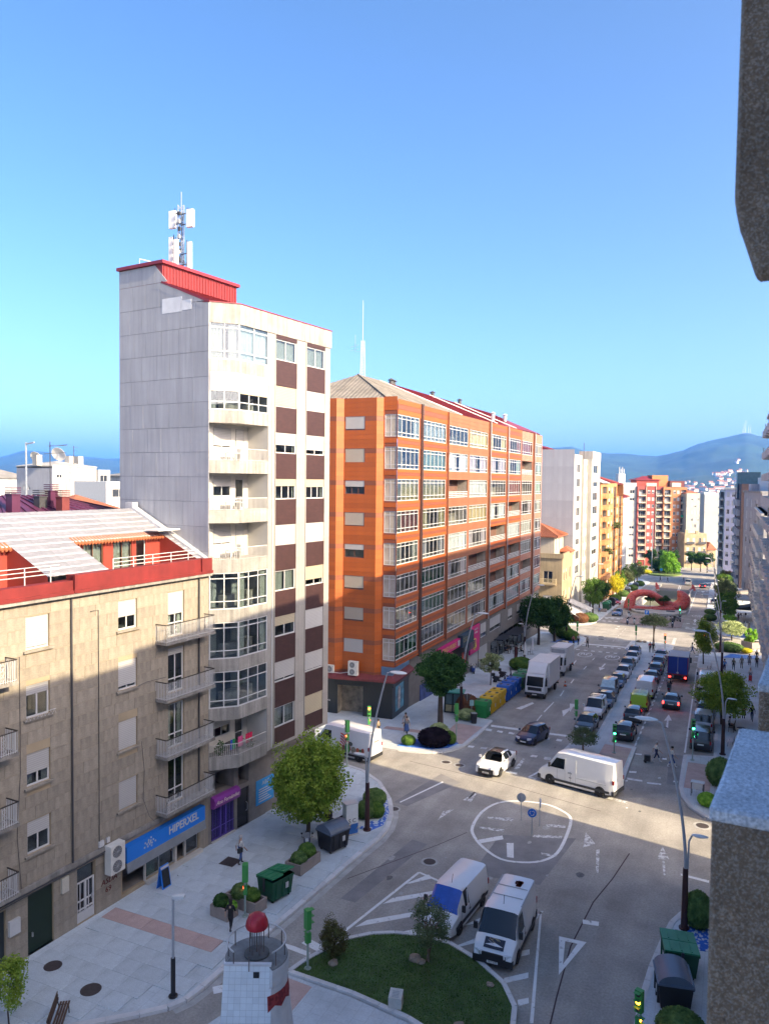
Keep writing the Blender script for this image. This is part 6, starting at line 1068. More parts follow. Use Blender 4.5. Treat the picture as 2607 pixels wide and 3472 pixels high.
def vmeshes(kind):
    if kind in VM: return VM[kind]
    L, W, wh, r, st = KINDS[kind]; ra = r*1.16; xs = sorted({s[0] for s in st} | {xw+ra*math.cos(a) for xw in wh for a in [math.pi*k/6 for k in range(7)]} | {st[0][0]+.25, st[-1][0]-.3})
    def at(x):
        for p, q in zip(st, st[1:]):
            if x <= q[0]+1e-9: t = (x-p[0])/(q[0]-p[0]); return tuple(p[i]+(q[i]-p[i])*t for i in (1, 2, 3)), p[4]
        return st[-1][1:4], 'b'
    rings = []; types = []
    for x in xs:
        (zs, zt, wf), ty = at(x+1e-6 if x < st[-1][0]-1e-3 else x); e = max(0, (abs(x)-.36*L)/(.14*L)); w_ = W/2*(1-.1*e*e)
        zb = .2+.1*e
        for xw in wh:
            if abs(x-xw) < ra-1e-6: zb = max(zb, r+math.sqrt(ra*ra-(x-xw)**2)-.02)
        zb = min(zb, zs-.06); wt = W/2*wf*(1-.05*e); hood = zt-zs < .2
        zm = max(zb+.03, min(zs-.05, .55*zs+.1))
        rings.append([(x, w_*.95, zb), (x, w_, zm), (x, w_*.975, zs), (x, (w_*.9 if hood else wt+(w_-wt)*.12), zt-.07 if not hood else zs+(zt-zs)*.5), (x, wt*.82 if not hood else w_*.6, zt-.015), (x, 0, zt)]); types.append(ty)
    parts = {k: MB() for k in ('body', 'windscreen', 'rear_window', 'sideL', 'sideR', 'under')}
    for i in range(len(xs)-1):
        a, b_ = rings[i], rings[i+1]; ty = types[i]
        for k in range(5):
            t = 'body'
            if ty == 'w' and k >= 3: t = 'windscreen'
            if ty == 'r' and k >= 3: t = 'rear_window'
            if ty == 'c' and k == 2: t = 'side'
            if ty in ('w', 'r') and k == 2 and kind not in ('bigvan', 'oldvan', 'panel', 'midvan') and ty == 'w': t = 'body'
            for s_ in (1, -1):
                q = [(p[0], p[1]*s_, p[2]) for p in (a[k], b_[k], b_[k+1], a[k+1])]
                if s_ < 0: q = q[::-1]
                parts[t if t != 'side' else ('sideL' if s_ > 0 else 'sideR')].face(q[::-1])
    for rg_, rev in ((rings[0], 1), (rings[-1], 0)):
        poly = [(p[0], p[1], p[2]) for p in rg_]+[(p[0], -p[1], p[2]) for p in rg_[::-1]]
        parts['body'].face(poly[::-1] if rev else poly)
    parts['under'].box(-L*.46, -W*.42, .16, L*.46, W*.42, .34)
    for xw in wh: parts['under'].box(xw-ra*.9, -W*.455, .25, xw+ra*.9, W*.455, r*1.9)
    out = {k: v.mesh(k, CARGLASS if k not in ('body', 'under') else (PW if k == 'body' else BLACK), smooth=32) for k, v in parts.items() if v.f}
    zf = next(s for s in st if s[4] == 'w')
    VM[kind] = out; return out
WHE = {}
def wheelmesh(r):
    if r not in WHE:
        t = MB().lathe([(r*.6, -.1), (r*.92, -.1), (r, -.06), (r, .06), (r*.92, .1), (r*.6, .1)], 18).mesh('tyre', RUB, smooth=40)
        m = MB(); m.lathe([(r*.63, -.07), (r*.63, .07)], 18, 1)
        for k in range(5): a = k*1.2566; m.bar((0, 0, .085), (r*.6*math.cos(a), r*.6*math.sin(a), .078), r*.2, .03)
        m.lathe([(r*.66, .06), (r*.66, .092), (r*.58, .092)], 18); m.lathe([(r*.14, .06), (r*.12, .1)], 8)
        WHE[r] = (t, m.mesh('rim', [RIM, BLACK]))
    return WHE[r]
BODY = {}
def vehicle(kind, pm, label, x, y, head, group=None, cat='car', roofm=None, trim=None, lit=False, plate=True, dz=0., bumper=None, s=1.):
    L, W, wh, r, st = KINDS[kind]; ms = vmeshes(kind); t = thing('parked_car' if cat == 'car' else cat.replace(' ', '_'), label, cat, group=group)
    k = (kind, pm.name)
    if k not in BODY: me = ms['body'].copy(); me.materials[0] = pm; BODY[k] = me
    link(BODY[k], 'body', t); link(ms['under'], 'underbody', t)
    for n, nm in (('windscreen', 'windscreen'), ('rear_window', 'rear_window'), ('sideL', 'side_window'), ('sideR', 'side_window')):
        if n in ms: link(ms[n], nm, t)
    ty, rm = wheelmesh(r)
    for xw in wh:
        for s_ in (1, -1): w_ = link(ty, 'wheel', t, (xw, s_*(W/2-.1), r), rot=(R(-90*s_), 0, 0)); link(rm, 'rim', w_)
    f = L/2; zh = [q for q in st if q[4] == 'b' and q[0] > 0]; hz0 = zh[-2][1] if len(zh) > 2 else .7
    for s_ in (1, -1):
        m = MB(); yy = W/2*.86; m.bar((f-.14, s_*(yy-.02), hz0+.06), (f-.02, s_*(yy-.36), hz0+.03), .14, .16); mk(m, 'headlight', HLM, t)
        m = MB(); rz_ = st[1][1]; m.box(-f-.012, s_*W/2*.9-.1, rz_-.26, -f+.12, s_*W/2*.9+.035 if s_ > 0 else s_*W/2*.9+.1, rz_+.02) if s_ > 0 else m.box(-f-.012, -W/2*.9-.035, rz_-.26, -f+.12, -W/2*.9+.1, rz_+.02); mk(m, 'tail_light', BRAKE if lit else TLM, t)
        cx = next(q[0] for q in st if q[4] == 'w')+.45; cz = next(q[1] for q in st if q[4] == 'w')
        m = MB(); m.box(cx, s_*(W/2+.1)-.09, cz+.02, cx+.1, s_*(W/2+.1)+.09, cz+.2 if 'van' not in kind else cz+.34); mk(m, 'mirror', BLACK if 'van' in kind else pm, t)
    m = MB(); m.box(f-.09, -W*.28, .34, f+.015, W*.28, .52); mk(m, 'grille', BLACK, t)
    if bumper: m = MB(); m.box(f-.22, -W*.47, .24, f+.02, W*.47, .56); m.box(-f-.03, -W*.47, .26, -f+.15, W*.47, .55); [m.box(-L*.45, q*(W/2)-.015, .36, L*.3, q*(W/2)+.018, .52) for q in (-1, 1)]; mk(m, 'bumper', bumper, t)
    if plate: mk(MB().box(f+.012, -.26, .3, f+.03, .26, .41), 'number_plate', PLT, t); mk(MB().box(-f-.03, -.26, .62, -f-.008, .26, .73), 'number_plate', PLT, t)
    if kind not in ('bigvan', 'oldvan'):      # window pillars, door seams, handles
        m = MB(); c0 = [q for q in st if q[4] == 'c']; xa = c0[0][0]; xb = next(q[0] for q in st if q[4] == 'w'); 
        for s_ in (1, -1):
            for xx in ((xa+xb)/2,) if kind in ('hatch', 'panel', 'midvan') else (xa*.55+xb*.45, xa):
                m.bar((xx-.03, s_*W/2*.985, c0[0][1]), (xx, s_*(W/2*c0[0][3]+.13), c0[0][2]-.08), .09, .02, up=(0, s_, 0))
        mk(m, 'pillar', pm, t)
    m = MB()
    for s_ in (1, -1):
        for xx in ((.15, 1.0) if kind in ('hatch',) else (-.85, .1, 1.1) if 'van' not in kind else (.3, 1.35)): m.box(xx, s_*W/2-.004, .36, xx+.012, s_*W/2+.003, next(q[1] for q in st if q[4] in 'ckv')-.03)
        m.box(.22, s_*W/2-.01, .8, .4, s_*W/2+.02, .84)
    mk(m, 'door_seam', BLACK, t)
    if kind in ('bigvan', 'oldvan', 'midvan', 'panel'):
        pw = next(q for q in st if q[4] == 'w')
        if kind in ('bigvan', 'oldvan'):
            m_ = next(q for q in st if q[4] == 'k'); x0, x1, z0 = m_[0]-.05, pw[0]+.5, m_[1]
            for s_ in (1, -1):
                m = MB(); zt = z0+.72; yy = lambda z: s_*(W/2*.985-(z-z0)/(pw[2]-z0)*(W/2*.985-W/2*pw[3]-.04)+.012); P = [(x0, z0), (x1, z0), (pw[0]+.02, zt), (x0, zt)]
                q = [(a, yy(b_), b_) for a, b_ in P]; m.face(q if s_ < 0 else q[::-1]); mk(m, 'side_window', CARGLASS, t)
    place(t, x, y, R(head), dz, s=s)
    return t
def vp(t, name, mb, mat): return mk(mb, name, mat, t)
GL = 'cars parked along the left of the median'; GR_ = 'cars parked along the right of the median'
vehicle('hatch', PDG, 'dark grey hatchback, nearest car in the left median row', -11.9, 73.1, -91, GL)
t = vehicle('panel', PW, 'white small van with roof bars, second in the left median row', -12.0, 78.9, -90, GL, 'van', bumper=BLACK); mk(MB().box(-1.6,-.6,1.86,.1,-.56,1.92).box(-1.6,.56,1.86,.1,.6,1.92).box(-1.5,-.7,1.9,-1.45,.7,1.94).box(-.7,-.7,1.9,-.65,.7,1.94).box(0,-.7,1.9,.05,.7,1.94), 'roof_rack', BLACK, t)
vehicle('sedan', PDB, 'dark blue car tucked behind the white small van', -11.7, 84.0, -90, GL)
t = vehicle('mpv', PDG, 'dark people carrier with a bright sunshade behind its windscreen', -12.1, 89.0, -90, GL); [setattr(c, 'data', c.data.copy()) or c.data.materials.__setitem__(0, M('silver_sunshade_glass', (.4,.55,.62), .1, .25, 3, coat=.8)) for c in t.children if c.name.startswith('windscreen')]
vehicle('sedan', PMB, 'navy car fifth in the left median row', -11.9, 94.6, -90, GL); vehicle('hatch', PW, 'white hatchback, sixth car in the left median row', -11.9, 100, -90, GL); vehicle('sedan', PDG, 'dark car between two white ones in the left median row', -12.1, 106, -90, GL); vehicle('sedan', PW, 'white saloon, eighth car in the left median row', -12.1, 111.6, -90, GL); vehicle('hatch', PLB, 'pale blue car, farthest in the left median row', -12.4, 116.6, -90, GL)
vehicle('hatch', PK, 'black hatchback, nearest car in the right median row, seen from behind', -8.3, 72.5, 90, GR_); vehicle('hatch', PDG, 'grey hatchback second in the right median row', -8.3, 79.2, 90, GR_)
t = vehicle('panel', PLM, 'lime green van with big black lettering and roof rack', -8.25, 84.6, 91, GR_, 'van', bumper=BLACK)
text('R!', 'van_lettering', 1.15, BLACK, t, (-1.95, -.0, 1.32), (R(90), 0, R(-90)), sx=1, bold=.04); text('R!', 'van_lettering', 1.1, BLACK, t, (-.9, .93, 1.1), (R(80), 0, R(180)), bold=.04); text('R!', 'van_lettering', 1.1, BLACK, t, (-.9, -.93, 1.1), (R(80), 0, 0), bold=.04)
m = MB(); [m.bar((-2+.42*k, -.72, 1.98), (-2+.42*k, .72, 1.98), .035) for k in range(7)]; [m.bar((-2.05, y_, 2.0), (.6, y_, 2.0), .04) for y_ in (-.72, 0, .72)]; mk(m, 'roof_rack', STEEL, t)
vehicle('midvan', PW, 'white mid-size van parked beyond the lime green van', -8.3, 91.2, 90, GR_, 'van', bumper=BLACK, s=1.08); vehicle('sedan', PDG, 'dark saloon right after the white van in the right median row', -8.4, 99.2, 90, GR_); vehicle('hatch', PDB, 'dark blue car, sixth in the right median row', -8.4, 105, 90, GR_); vehicle('hatch', PMB, 'blue hatchback, seventh in the right median row', -8.5, 110.6, 90, GR_); t = vehicle('sedan', PSI, 'pale car with red bonnet edge, farthest in the right median row', -8.6, 116, 90, GR_)
vehicle('sedan', PK, 'black saloon with lit brake lights driving away in the right lane', -5.3, 87.0, 91, None, lit=True)
GP = 'cars parked along the right kerb'
vehicle('mpv', PK, 'black people carrier, nearest car parked at the right kerb', -1.9, 72.9, 90, GP); vehicle('mpv', PSI, 'silver people carrier second at the right kerb', -1.95, 79.3, 90, GP); vehicle('hatch', PDG, 'dark car half hidden by the round tree at the right kerb', -1.95, 85.2, 90, GP); vehicle('sedan', PSI, 'silver car peeping out behind the round tree at the right kerb', -2.0, 90.2, 90, GP); vehicle('midvan', PW, 'white van parked at the right kerb beyond the round tree', -2.1, 98.4, 90, GP, 'van', bumper=BLACK, s=1.1)
t = vehicle('cross', PW, 'white crossover with black roof entering the junction', -16.25, 57.8, -96, None)
m = MB(); rp = [(-1.0,1.46),(-.35,1.53),(.35,1.5)]; [m.face([(xa,s_*.478,za-.009),(xa,0,za+.006),(xb,0,zb_+.006),(xb,s_*.478,zb_-.009)][::s_]) for (xa,za),(xb,zb_) in zip(rp,rp[1:]) for s_ in (1,-1)]; mk(m, 'black_roof', PK, t)
m = MB(); m.box(2.16, -.62, .3, 2.2, .62, .62); mk(m, 'lower_grille', BLACK, t); [mk(MB().box(xw-.45, s_*.9-.03, .28, xw+.45, s_*.9+.03, .45), 'arch_trim', BLACK, t) for xw in (-1.3, 1.3) for s_ in (1, -1)]
text('1234 LXS', 'plate_lettering', .1, BLACK, t, (2.215, 0, .355), (R(90), 0, R(90))); bpy.data.objects.remove(t.children[-1])
vehicle('hatch', PDB, 'dark blue hatchback waiting at the left stop line', -15.55, 66.9, -101, None)
t = vehicle('bigvan', PW, 'long white panel van crossing the junction by the median nose', -9.7, 57.15, 165.5, None, 'van', bumper=M('van_grey_trim', (.045,.047,.05), .6))
for s_ in (1, -1): mk(MB().box(-2.4, s_*1.02-.012, .9, -.1, s_*1.02+.02, .93).box(-.12, s_*1.0-.012, .5, -.1, s_*1.02+.012, 2.2).box(.72, s_*1.0-.012, .5, .735, s_*1.02+.012, 2.2).box(.2, s_*1.02-.01, 1.1, .5, s_*1.02+.03, 1.2), 'door_rail', GREYP, t)
t = vehicle('midvan', PW, 'white van with blue windscreen shade parked on the hatched road', -12.5, 37.15, -95, None, 'van', bumper=None)
[setattr(c, 'data', c.data.copy()) or c.data.materials.__setitem__(0, M('blue_sunshade_glass', (.015,.07,.4), .08, .25, 2, coat=.8)) for c in t.children if c.name.startswith('windscreen')]; mk(MB().tube([(.5,0,1.95),(.35,0,2.35)], .012, 5), 'aerial', BLACK, t); [mk(MB().box(-2.1, s_*.96-.01, .45, 2.0, s_*.96+.012, .62), 'side_trim', BLACK, t) for s_ in (1, -1)]
t = vehicle('oldvan', PW, 'older white van with joinery panel on its bonnet and rust on the roof', -9.5, 36.1, -90, None, 'van', bumper=BLACK)
q = mk(MB().bar((1.9,0,1.17),(2.33,0,.9),.95,.012), 'bonnet_panel', M('navy_panel', (.012,.018,.035), .5), t)
GLD = M('gold_print', (.5,.4,.22), .5); an_ = math.atan2(.27, .43)
def onb(s, sz, u, v, mat=GLD): return text(s, 'panel_lettering', sz, mat, q, (1.9+u*.43/.508+.01, v, 1.185-u*.27/.508), (R(0), an_, R(90)), ext=.002)
onb('Carpintería', .13, .2, 0); onb('VIGOPAR', .16, .32, 0, WHITE); onb('tlf 600 000 000', .05, .41, 0); bpy.data.objects.remove(q.children[-1])
m = MB(); [m.bar(a, b_, .025, .01) for a, b_ in (((2.0,-.2,1.125),(1.93,-.02,1.175)),((1.93,-.02,1.175),(2.0,.15,1.125)),((1.96,.02,1.15),(1.93,.1,1.17)),((1.93,.1,1.17),(2.0,.25,1.125)))]; mk(m, 'house_emblem', GLD, q)
text('7577 CTJ', 'plate_lettering', .115, BLACK, t, (2.483, 0, .355), (R(90), 0, R(90)))
mk(MB().box(-1.15,-.75,2.145,-1.1,.75,2.16).box(-.2,-.75,2.155,-.15,.75,2.17).box(-2.2,-.84,2.08,.4,-.8,2.13).box(-2.2,.8,2.08,.4,.84,2.13), 'roof_seam', GREYP, t); m = MB(); rr = random.Random(4); [m.box(-1.9+rr.random()*.5, -.05+rr.random()*.35, 2.143, -1.82+rr.random()*.5+.1, .02+rr.random()*.4, 2.146) for _ in range(6)]; mk(m, 'rust_patch', M('rust', (.16,.04,.02), .9, .4, 9), t); mk(MB().tube([(.6,0,2.1),(.5,0,2.55)], .012, 5), 'aerial', BLACK, t); mk(MB().box(2.40,-.62,.56,2.47,.62,.75), 'upper_grille', BLACK, t)
t = vehicle('bigvan', PW, 'white tool-hire van with printed side turning into the left side street', -28.35, 55.65, 171, None, 'van', bumper=BLACK)
for k in range(6):
    m = MB(); a0 = R(95); P = []
    r0, r1_ = .22+.17*k, .30+.17*k
    for j in range(9): a = R(5+80*j/8); P.append((a, r0)); 
    for j in range(8): a, b_ = R(8+9.5*j), R(8+9.5*(j+1)); m.face([(-.1-r0*math.cos(a), 1.045, .62+r0*math.sin(a)*1.3), (-.1-r1_*math.cos(a), 1.045, .62+r1_*math.sin(a)*1.3), (-.1-r1_*math.cos(b_), 1.045, .62+r1_*math.sin(b_)*1.3), (-.1-r0*math.cos(b_), 1.045, .62+r0*math.sin(b_)*1.3)])
    mk(m, 'printed_arc', M('red_print', (.55,.06,.03), .4), t)
text('RIVAS', 'van_lettering', .28, DARKM, t, (1.25, 1.045, .75), (R(90), 0, R(180)), shear=.2); text('RIVAS', 'van_lettering', .3, M('red_print', (.55,.06,.03)), t, (-2.97, -.1, 1.6), (R(90), 0, R(-90)))
for (xx, zz, w_, h, c_) in ((-.9,.95,.4,.6,(.06,.3,.08)),(-1.5,.9,.35,.4,(.3,.28,.22)),(-1.9,.95,.25,.3,(.5,.12,.05)),(-2.2,.85,.3,.35,(.12,.25,.12)),(-.5,.8,.3,.5,(.25,.1,.06)),(-1.2,1.35,.3,.25,(.1,.12,.1)),(-2.4,1.0,.2,.3,(.45,.1,.06))): m = MB(); m.lathe([(w_*.72,0),(w_*.66,.004)], 7, sy=h/w_); mk(m, 'printed_product', M('print_%d' % int(abs(xx)*10), c_, .4, .4, 6), t, (xx, 1.043, zz), rot=(R(-90), 0, 0))
mk(MB().box(-2.75, 1.02, .45, .7, 1.04, .62), 'grey_stripe', M('stripe_grey', (.3,.3,.31), .4), t)
vehicle('mpv', PDB, 'dark blue small van parked at the far corner by the striped awning', -21.9, 111.2, -90, None, 'van'); vehicle('sedan', PLB, 'pale blue saloon waiting at the far left stop line', -20.9, 163.6, -90, None); vehicle('hatch', PRD, 'red car at the kerb beyond the far green bins', -24.3, 184.5, -60, None); vehicle('mpv', PSI, 'silver-white van driving away towards the roundabout', -11.6, 255, 90, None, 'van', s=1.05); vehicle('sedan', PK, 'black car with red lights near the far roundabout', -7.2, 247, 88, None, lit=True); vehicle('panel', PW, 'white van parked at the far right kerb', -4.2, 248, 90, None, 'van'); vehicle('sedan', PSI, 'light car parked left beyond the far roundabout', -20, 330, 160, None); vehicle('hatch', PGR, 'grey car parked behind the far right trees', -3.2, 200, 90, None)
# box trucks
def truck(label, x, y, head, boxm, cabm, L, Hb, bw=2.3, zf=1.0, reefer=False, cat='truck', dark=False):
    t = thing('box_truck', label, cat); f = L/2
    prof_ = [(f-1.75, .55), (f-.05, .5), (f, .7), (f-.02, 1.35), (f-.3, 2.45), (f-.6, 2.72), (f-1.75, 2.75)]
    me = MB().side(prof_[::-1] if False else prof_, -1.05, 1.05).mesh('cab', cabm); bm = bmesh.new(); bm.from_mesh(me); bmesh.ops.recalc_face_normals(bm, faces=bm.faces); bmesh.ops.bevel(bm, geom=bm.edges[:], offset=.06, segments=2, affect='EDGES'); bm.to_mesh(me); bm.free(); link(me, 'cab', t)
    m = MB(); m.face([(f+.0,-.9,1.42),(f+.0,.9,1.42),(f-.27,.88,2.42),(f-.27,-.88,2.42)]); mk(m, 'windscreen', CARGLASS, t)
    for s_ in (1, -1):
        q = [(f-.25,s_*1.062,1.45),(f-.45,s_*1.062,2.3),(f-1.3,s_*1.062,2.3),(f-1.3,s_*1.062,1.45)]; m = MB(); m.face(q if s_ < 0 else q[::-1]); mk(m, 'side_window', CARGLASS, t)
        mk(MB().box(f-.25, s_*1.12, 1.5, f-.15, s_*1.12+s_*.2, 2.2) if s_ > 0 else MB().box(f-.25, -1.32, 1.5, f-.15, -1.12, 2.2), 'mirror', BLACK, t); mk(MB().box(f-.06, s_*.8-.2, .72, f+.03, s_*.8+.2, .92), 'headlight', HLM, t)
    mk(MB().box(f-.08,-.75,.95,f+.035,.75,1.3), 'grille', BLACK, t); mk(MB().box(f-.12,-1.07,.42,f+.05,1.07,.72), 'bumper', BLACK if not dark else cabm, t); mk(MB().box(f+.05,-.26,.48,f+.06,.26,.6), 'number_plate', PLT, t)
    me = MB().box(-f,-bw/2,zf,f-1.85,bw/2,Hb).mesh('box', boxm); bm = bmesh.new(); bm.from_mesh(me); bmesh.ops.bevel(bm, geom=bm.edges[:], offset=.035, segments=2, affect='EDGES'); bm.to_mesh(me); bm.free(); link(me, 'cargo_box', t)
    m = MB(); [m.bar((-f,s_*bw/2,z),(f-1.85,s_*bw/2,z),.05,.06) for s_ in (1,-1) for z in (zf+.05, Hb-.04)]; m.box(-f-.02,-.02,zf,-f+.01,.02,Hb); mk(m, 'box_trim', STEEL, t)
    if not reefer and not dark: me = MB().side([(f-1.85,2.7),(f-.55,2.74),(f-1.2,Hb-.35),(f-1.85,Hb-.03)], -1.0, 1.0).mesh('deflector', cabm); link(me, 'wind_deflector', t)
    if reefer: mk(MB().box(f-1.84,-.8,Hb-.75,f-1.4,.8,Hb-.15), 'cooling_unit', GREYP, t)
    mk(MB().box(-f+.1,-.4,.6,f-1.0,.4,.95).box(-f,-1.1,.45,-f+.12,1.1,.6), 'chassis', BLACK, t)
    ty, rm = wheelmesh(.42)
    for xw in (f-.95, -f+1.6):
        for s_ in (1, -1): w_ = link(ty, 'wheel', t, (xw, s_*(.92 if xw > 0 else .98), .42), rot=(R(-90*s_), 0, 0)); link(rm, 'rim', w_)
    for s_ in (1, -1): mk(MB().box(-f-.03, s_*.9-.12, .62, -f, s_*.9+.12, .78), 'tail_light', BRAKE if dark else TLM, t)
    place(t, x, y, R(head)); return t
BOXW = M('white_box_panel', (.68,.68,.68), .5, .06, .6, streak=.06); truck('large white box truck unloading beside the yellow and blue bins', -19.0, 86.0, -90, BOXW, PW, 7.6, 3.75, 2.4); truck('white refrigerated box truck behind the larger truck', -19.5, 98.6, -91, BOXW, PW, 6.4, 3.35, 2.1, reefer=True)
t = truck('blue curtain-sided lorry seen from behind in the right lane', -5.5, 103.2, 90, M('blue_tarpaulin', (.012,.045,.28), .6, .15, 1), PBL, 6.6, 3.2, 2.35, dark=True); mk(MB().box(-3.3,-1.17,3.18,1.4,1.17,3.24), 'pale_roof', M('grey_tarpaulin', (.4,.42,.45), .6), t); mk(MB().box(-3.33,-1.18,1,-3.29,-1.1,3.2).box(-3.33,1.1,1,-3.29,1.18,3.2).box(-3.33,-1.18,.95,-3.29,1.18,1.1), 'red_rear_frame', M('red_frame', (.25,.02,.03), .5), t); mk(MB().lathe([(.16,0),(.16,.02)], 4), 'diamond_sign', WHITE, t, (-3.34,0,1.25), rot=(0,R(-90),0))
# motorcycles and scooters
def bike(pm, label, x, y, head, group=None, sport=False, box=False, lean=0.):
    t = thing('scooter', label, 'scooter', group=group); ty, rm = wheelmesh(.25)
    for xw in (-.62, .65): w_ = link(ty, 'wheel', t, (xw, 0, .25), rot=(R(90), 0, 0)); w_.scale = (1, 1, .55); link(rm, 'rim', w_)
    b = MB(); b.side([(-.95,.62),(-.75,.42),(-.2,.28),(.3,.26),(.42,.3),(.3,.36),(-.05,.4),(-.15,.62),(-.3,.72),(-.9,.78)], -.15, .15); mk(b, 'body', pm, t, smooth=50)
    mk(MB().side([(-.85,.76),(-.1,.64),(.05,.72),(-.2,.82),(-.8,.86)], -.14, .14), 'seat', BLACK, t); s = MB(); s.side([(.3,.3),(.42,.28),(.62,.62),(.52,1.0),(.42,1.02),(.46,.7)], -.19, .19); mk(s, 'leg_shield', pm, t); mk(MB().box(.5,-.1,.85,.66,.1,1.02), 'headlight', HLM, t)
    mk(MB().tube([(.42,-.36,1.05),(.5,0,1.02),(.42,.36,1.05)], .02, 6).tube([(.66,0,.25),(.5,0,1.0)], .035, 6), 'handlebar', BLACK, t); mk(MB().side([(.45,.42),(.62,.52),(.85,.5),(.9,.44),(.6,.4)], -.09, .09), 'mudguard', pm, t)
    for s_ in (1, -1): mk(MB().tube([(.46,s_*.28,1.05),(.45,s_*.32,1.25)], .01, 5).box(.43,s_*.32-.06,1.22,.46,s_*.32+.06,1.32), 'mirror', BLACK, t)
    if sport or True: m = MB(); m.face([(.55,-.18,1.02),(.55,.18,1.02),(.4,.14,1.32),(.4,-.14,1.32)]); mk(m, 'windshield', CARGLASS, t)
    if box: mk(MB().box(-1.05,-.2,.86,-.65,.2,1.2), 'top_box', BLACK, t)
    mk(MB().box(-.98,-.1,.62,-.94,.1,.72), 'tail_light', TLM, t); place(t, x, y, R(head)); t.rotation_euler.x += R(lean); return t
GB = 'motorcycles and scooters parked before the red sculpture'
for (a, y_, h, c_, bx, lab) in ((-17.4,150.6,-80,PDB,0,'dark scooter at the left end of the row before the sculpture'),(-18.1,160.2,-100,PW,0,'white scooter standing apart near the left traffic light'),(-16.2,151.3,-85,PSI,0,'silver scooter second from the left in the row'),(-14.8,151.2,-82,PSI,1,'scooter with helmet on its seat, third in the row'),(-14.0,153.4,-100,PDG,0,'dark motorcycle fourth in the row by the parking sign'),(-12.6,154.6,-95,PDG,1,'dark motorcycle with top box right of the parking sign'),(-11.7,156.2,-85,PK,0,'black motorcycle in the thick of the row'),(-10.8,153.3,-88,PW,0,'white scooter at the front right of the row'),(-9.4,151.4,-92,PK,0,'black motorcycle at the front right corner of the row'),(-10.0,159.0,-120,PDG,1,'dark motorcycle with box at the rear right of the row'),(-8.9,160.8,-60,PGR,0,'grey motorcycle beside the green traffic light'),(-11.2,157.9,-75,PRD,0,'dark red motorcycle behind the white scooter')): bike(c_, lab, a, y_, h, GB, box=bx)
bike(PDB, 'dark blue scooter beside the planter and dark bin', -22.9, 39.9, -62); bike(PK, 'black scooter half hidden behind the dark rounded bin', -22.3, 42.6, -20, box=1); bike(PBL, 'bright blue scooter parked before the white shutter', -29.0, 91.6, -60); bike(PK, 'black motorcycle nearer the blue bins', -24.4, 87.9, 20, box=1); bike(PK, 'black motorcycle with top box behind the nearer one', -24.5, 91.0, 15, box=1); bike(PSI, 'pale scooter under the magenta panel', -28.9, 95.0, -80)
bike(PW, 'white scooter parked under the far right trees', -3.2, 208, -80); bike(PK, 'black scooter parked under the far right trees', -2.6, 211, -80); bike(PK, 'black motorcycle by the right pavement lamp post', -.1, 96.5, 160)
rider = bike(PK, 'black scooter ridden between the saloon and the blue lorry', -6.0, 93.6, 90, box=1)

# ------------------------------------------------------------------ vegetation
def leafmat(name, c, c2, tr=.3):
    if name in MATS: return MATS[name]
    m = bpy.data.materials.new(name); m.use_nodes = True; n = m.node_tree.nodes; L = m.node_tree.links; n.remove(n['Principled BSDF'])
    tc = n.new('ShaderNodeTexCoord'); t = n.new('ShaderNodeTexNoise'); t.inputs['Scale'].default_value = 2.2; t.inputs['Detail'].default_value = 5; L.new(tc.outputs['Object'], t.inputs['Vector'])
    r = n.new('ShaderNodeMapRange'); r.inputs[1].default_value = .36; r.inputs[2].default_value = .64; L.new(t.outputs[0], r.inputs[0]); mx = n.new('ShaderNodeMix'); mx.data_type = 'RGBA'; L.new(r.outputs[0], mx.inputs[0]); mx.inputs[6].default_value = list(c)+[1]; mx.inputs[7].default_value = list(c2)+[1]
    d = n.new('ShaderNodeBsdfDiffuse'); tl = n.new('ShaderNodeBsdfTranslucent'); ms = n.new('ShaderNodeMixShader'); ms.inputs[0].default_value = tr; L.new(mx.outputs[2], d.inputs[0]); L.new(mx.outputs[2], tl.inputs[0]); L.new(d.outputs[0], ms.inputs[1]); L.new(tl.outputs[0], ms.inputs[2]); L.new(ms.outputs[0], n['Material Output'].inputs[0])
    MATS[name] = m; return m
def lf(*a): return leafmat(a[0], *[tuple(min(1, v*2.1) for v in c) for c in a[1:]])
LF = dict(lime=lf('lime_leaf', (.075,.125,.018), (.17,.215,.035)), dark=lf('dark_leaf', (.013,.034,.012), (.035,.075,.022)), vari=lf('variegated_leaf', (.11,.14,.06), (.27,.3,.15)), olive=lf('olive_leaf', (.055,.075,.035), (.1,.12,.06)), yel=lf('yellow_leaf', (.2,.19,.015), (.36,.33,.03)), mid=lf('mid_leaf', (.035,.075,.018), (.085,.14,.03)), bronze=lf('bronze_leaf', (.045,.035,.015), (.08,.085,.03)), red=lf('reddish_leaf', (.09,.04,.025), (.14,.075,.04)), purple=leafmat('purple_leaf', (.014,.012,.018), (.03,.024,.034)), box=lf('boxwood_leaf', (.04,.075,.025), (.09,.14,.045)), bright=lf('bright_leaf', (.07,.16,.02), (.16,.28,.04)))
BARK = M('bark', (.08, .06, .045), .9, .3, 3, fine=.3); BARKL = M('pale_bark', (.2,.15,.1), .9, .3, 3)
def crown(m, c, rx, rz, n, s, rg, clump=40, cr=.32, shell=.55, flat=0.):
    for k in range(clump):
        t, ph = rg.random()*6.2832, math.acos(1-2*rg.random()); q = (shell+(1-shell)*rg.random())*(1.14 if rg.random() < .14 else 1)
        if flat and math.cos(ph) < -flat: ph = math.acos(-flat)
        cc = (c[0]+rx*q*math.sin(ph)*math.cos(t)*(.8+.3*rg.random()), c[1]+rx*q*math.sin(ph)*math.sin(t)*(.8+.3*rg.random()), c[2]+rz*q*math.cos(ph))
        leafball(m, cc, rx*cr*(.7+.6*rg.random()), rz*cr*(.7+.6*rg.random()), n//clump, s*(.7+.6*rg.random()), rg)
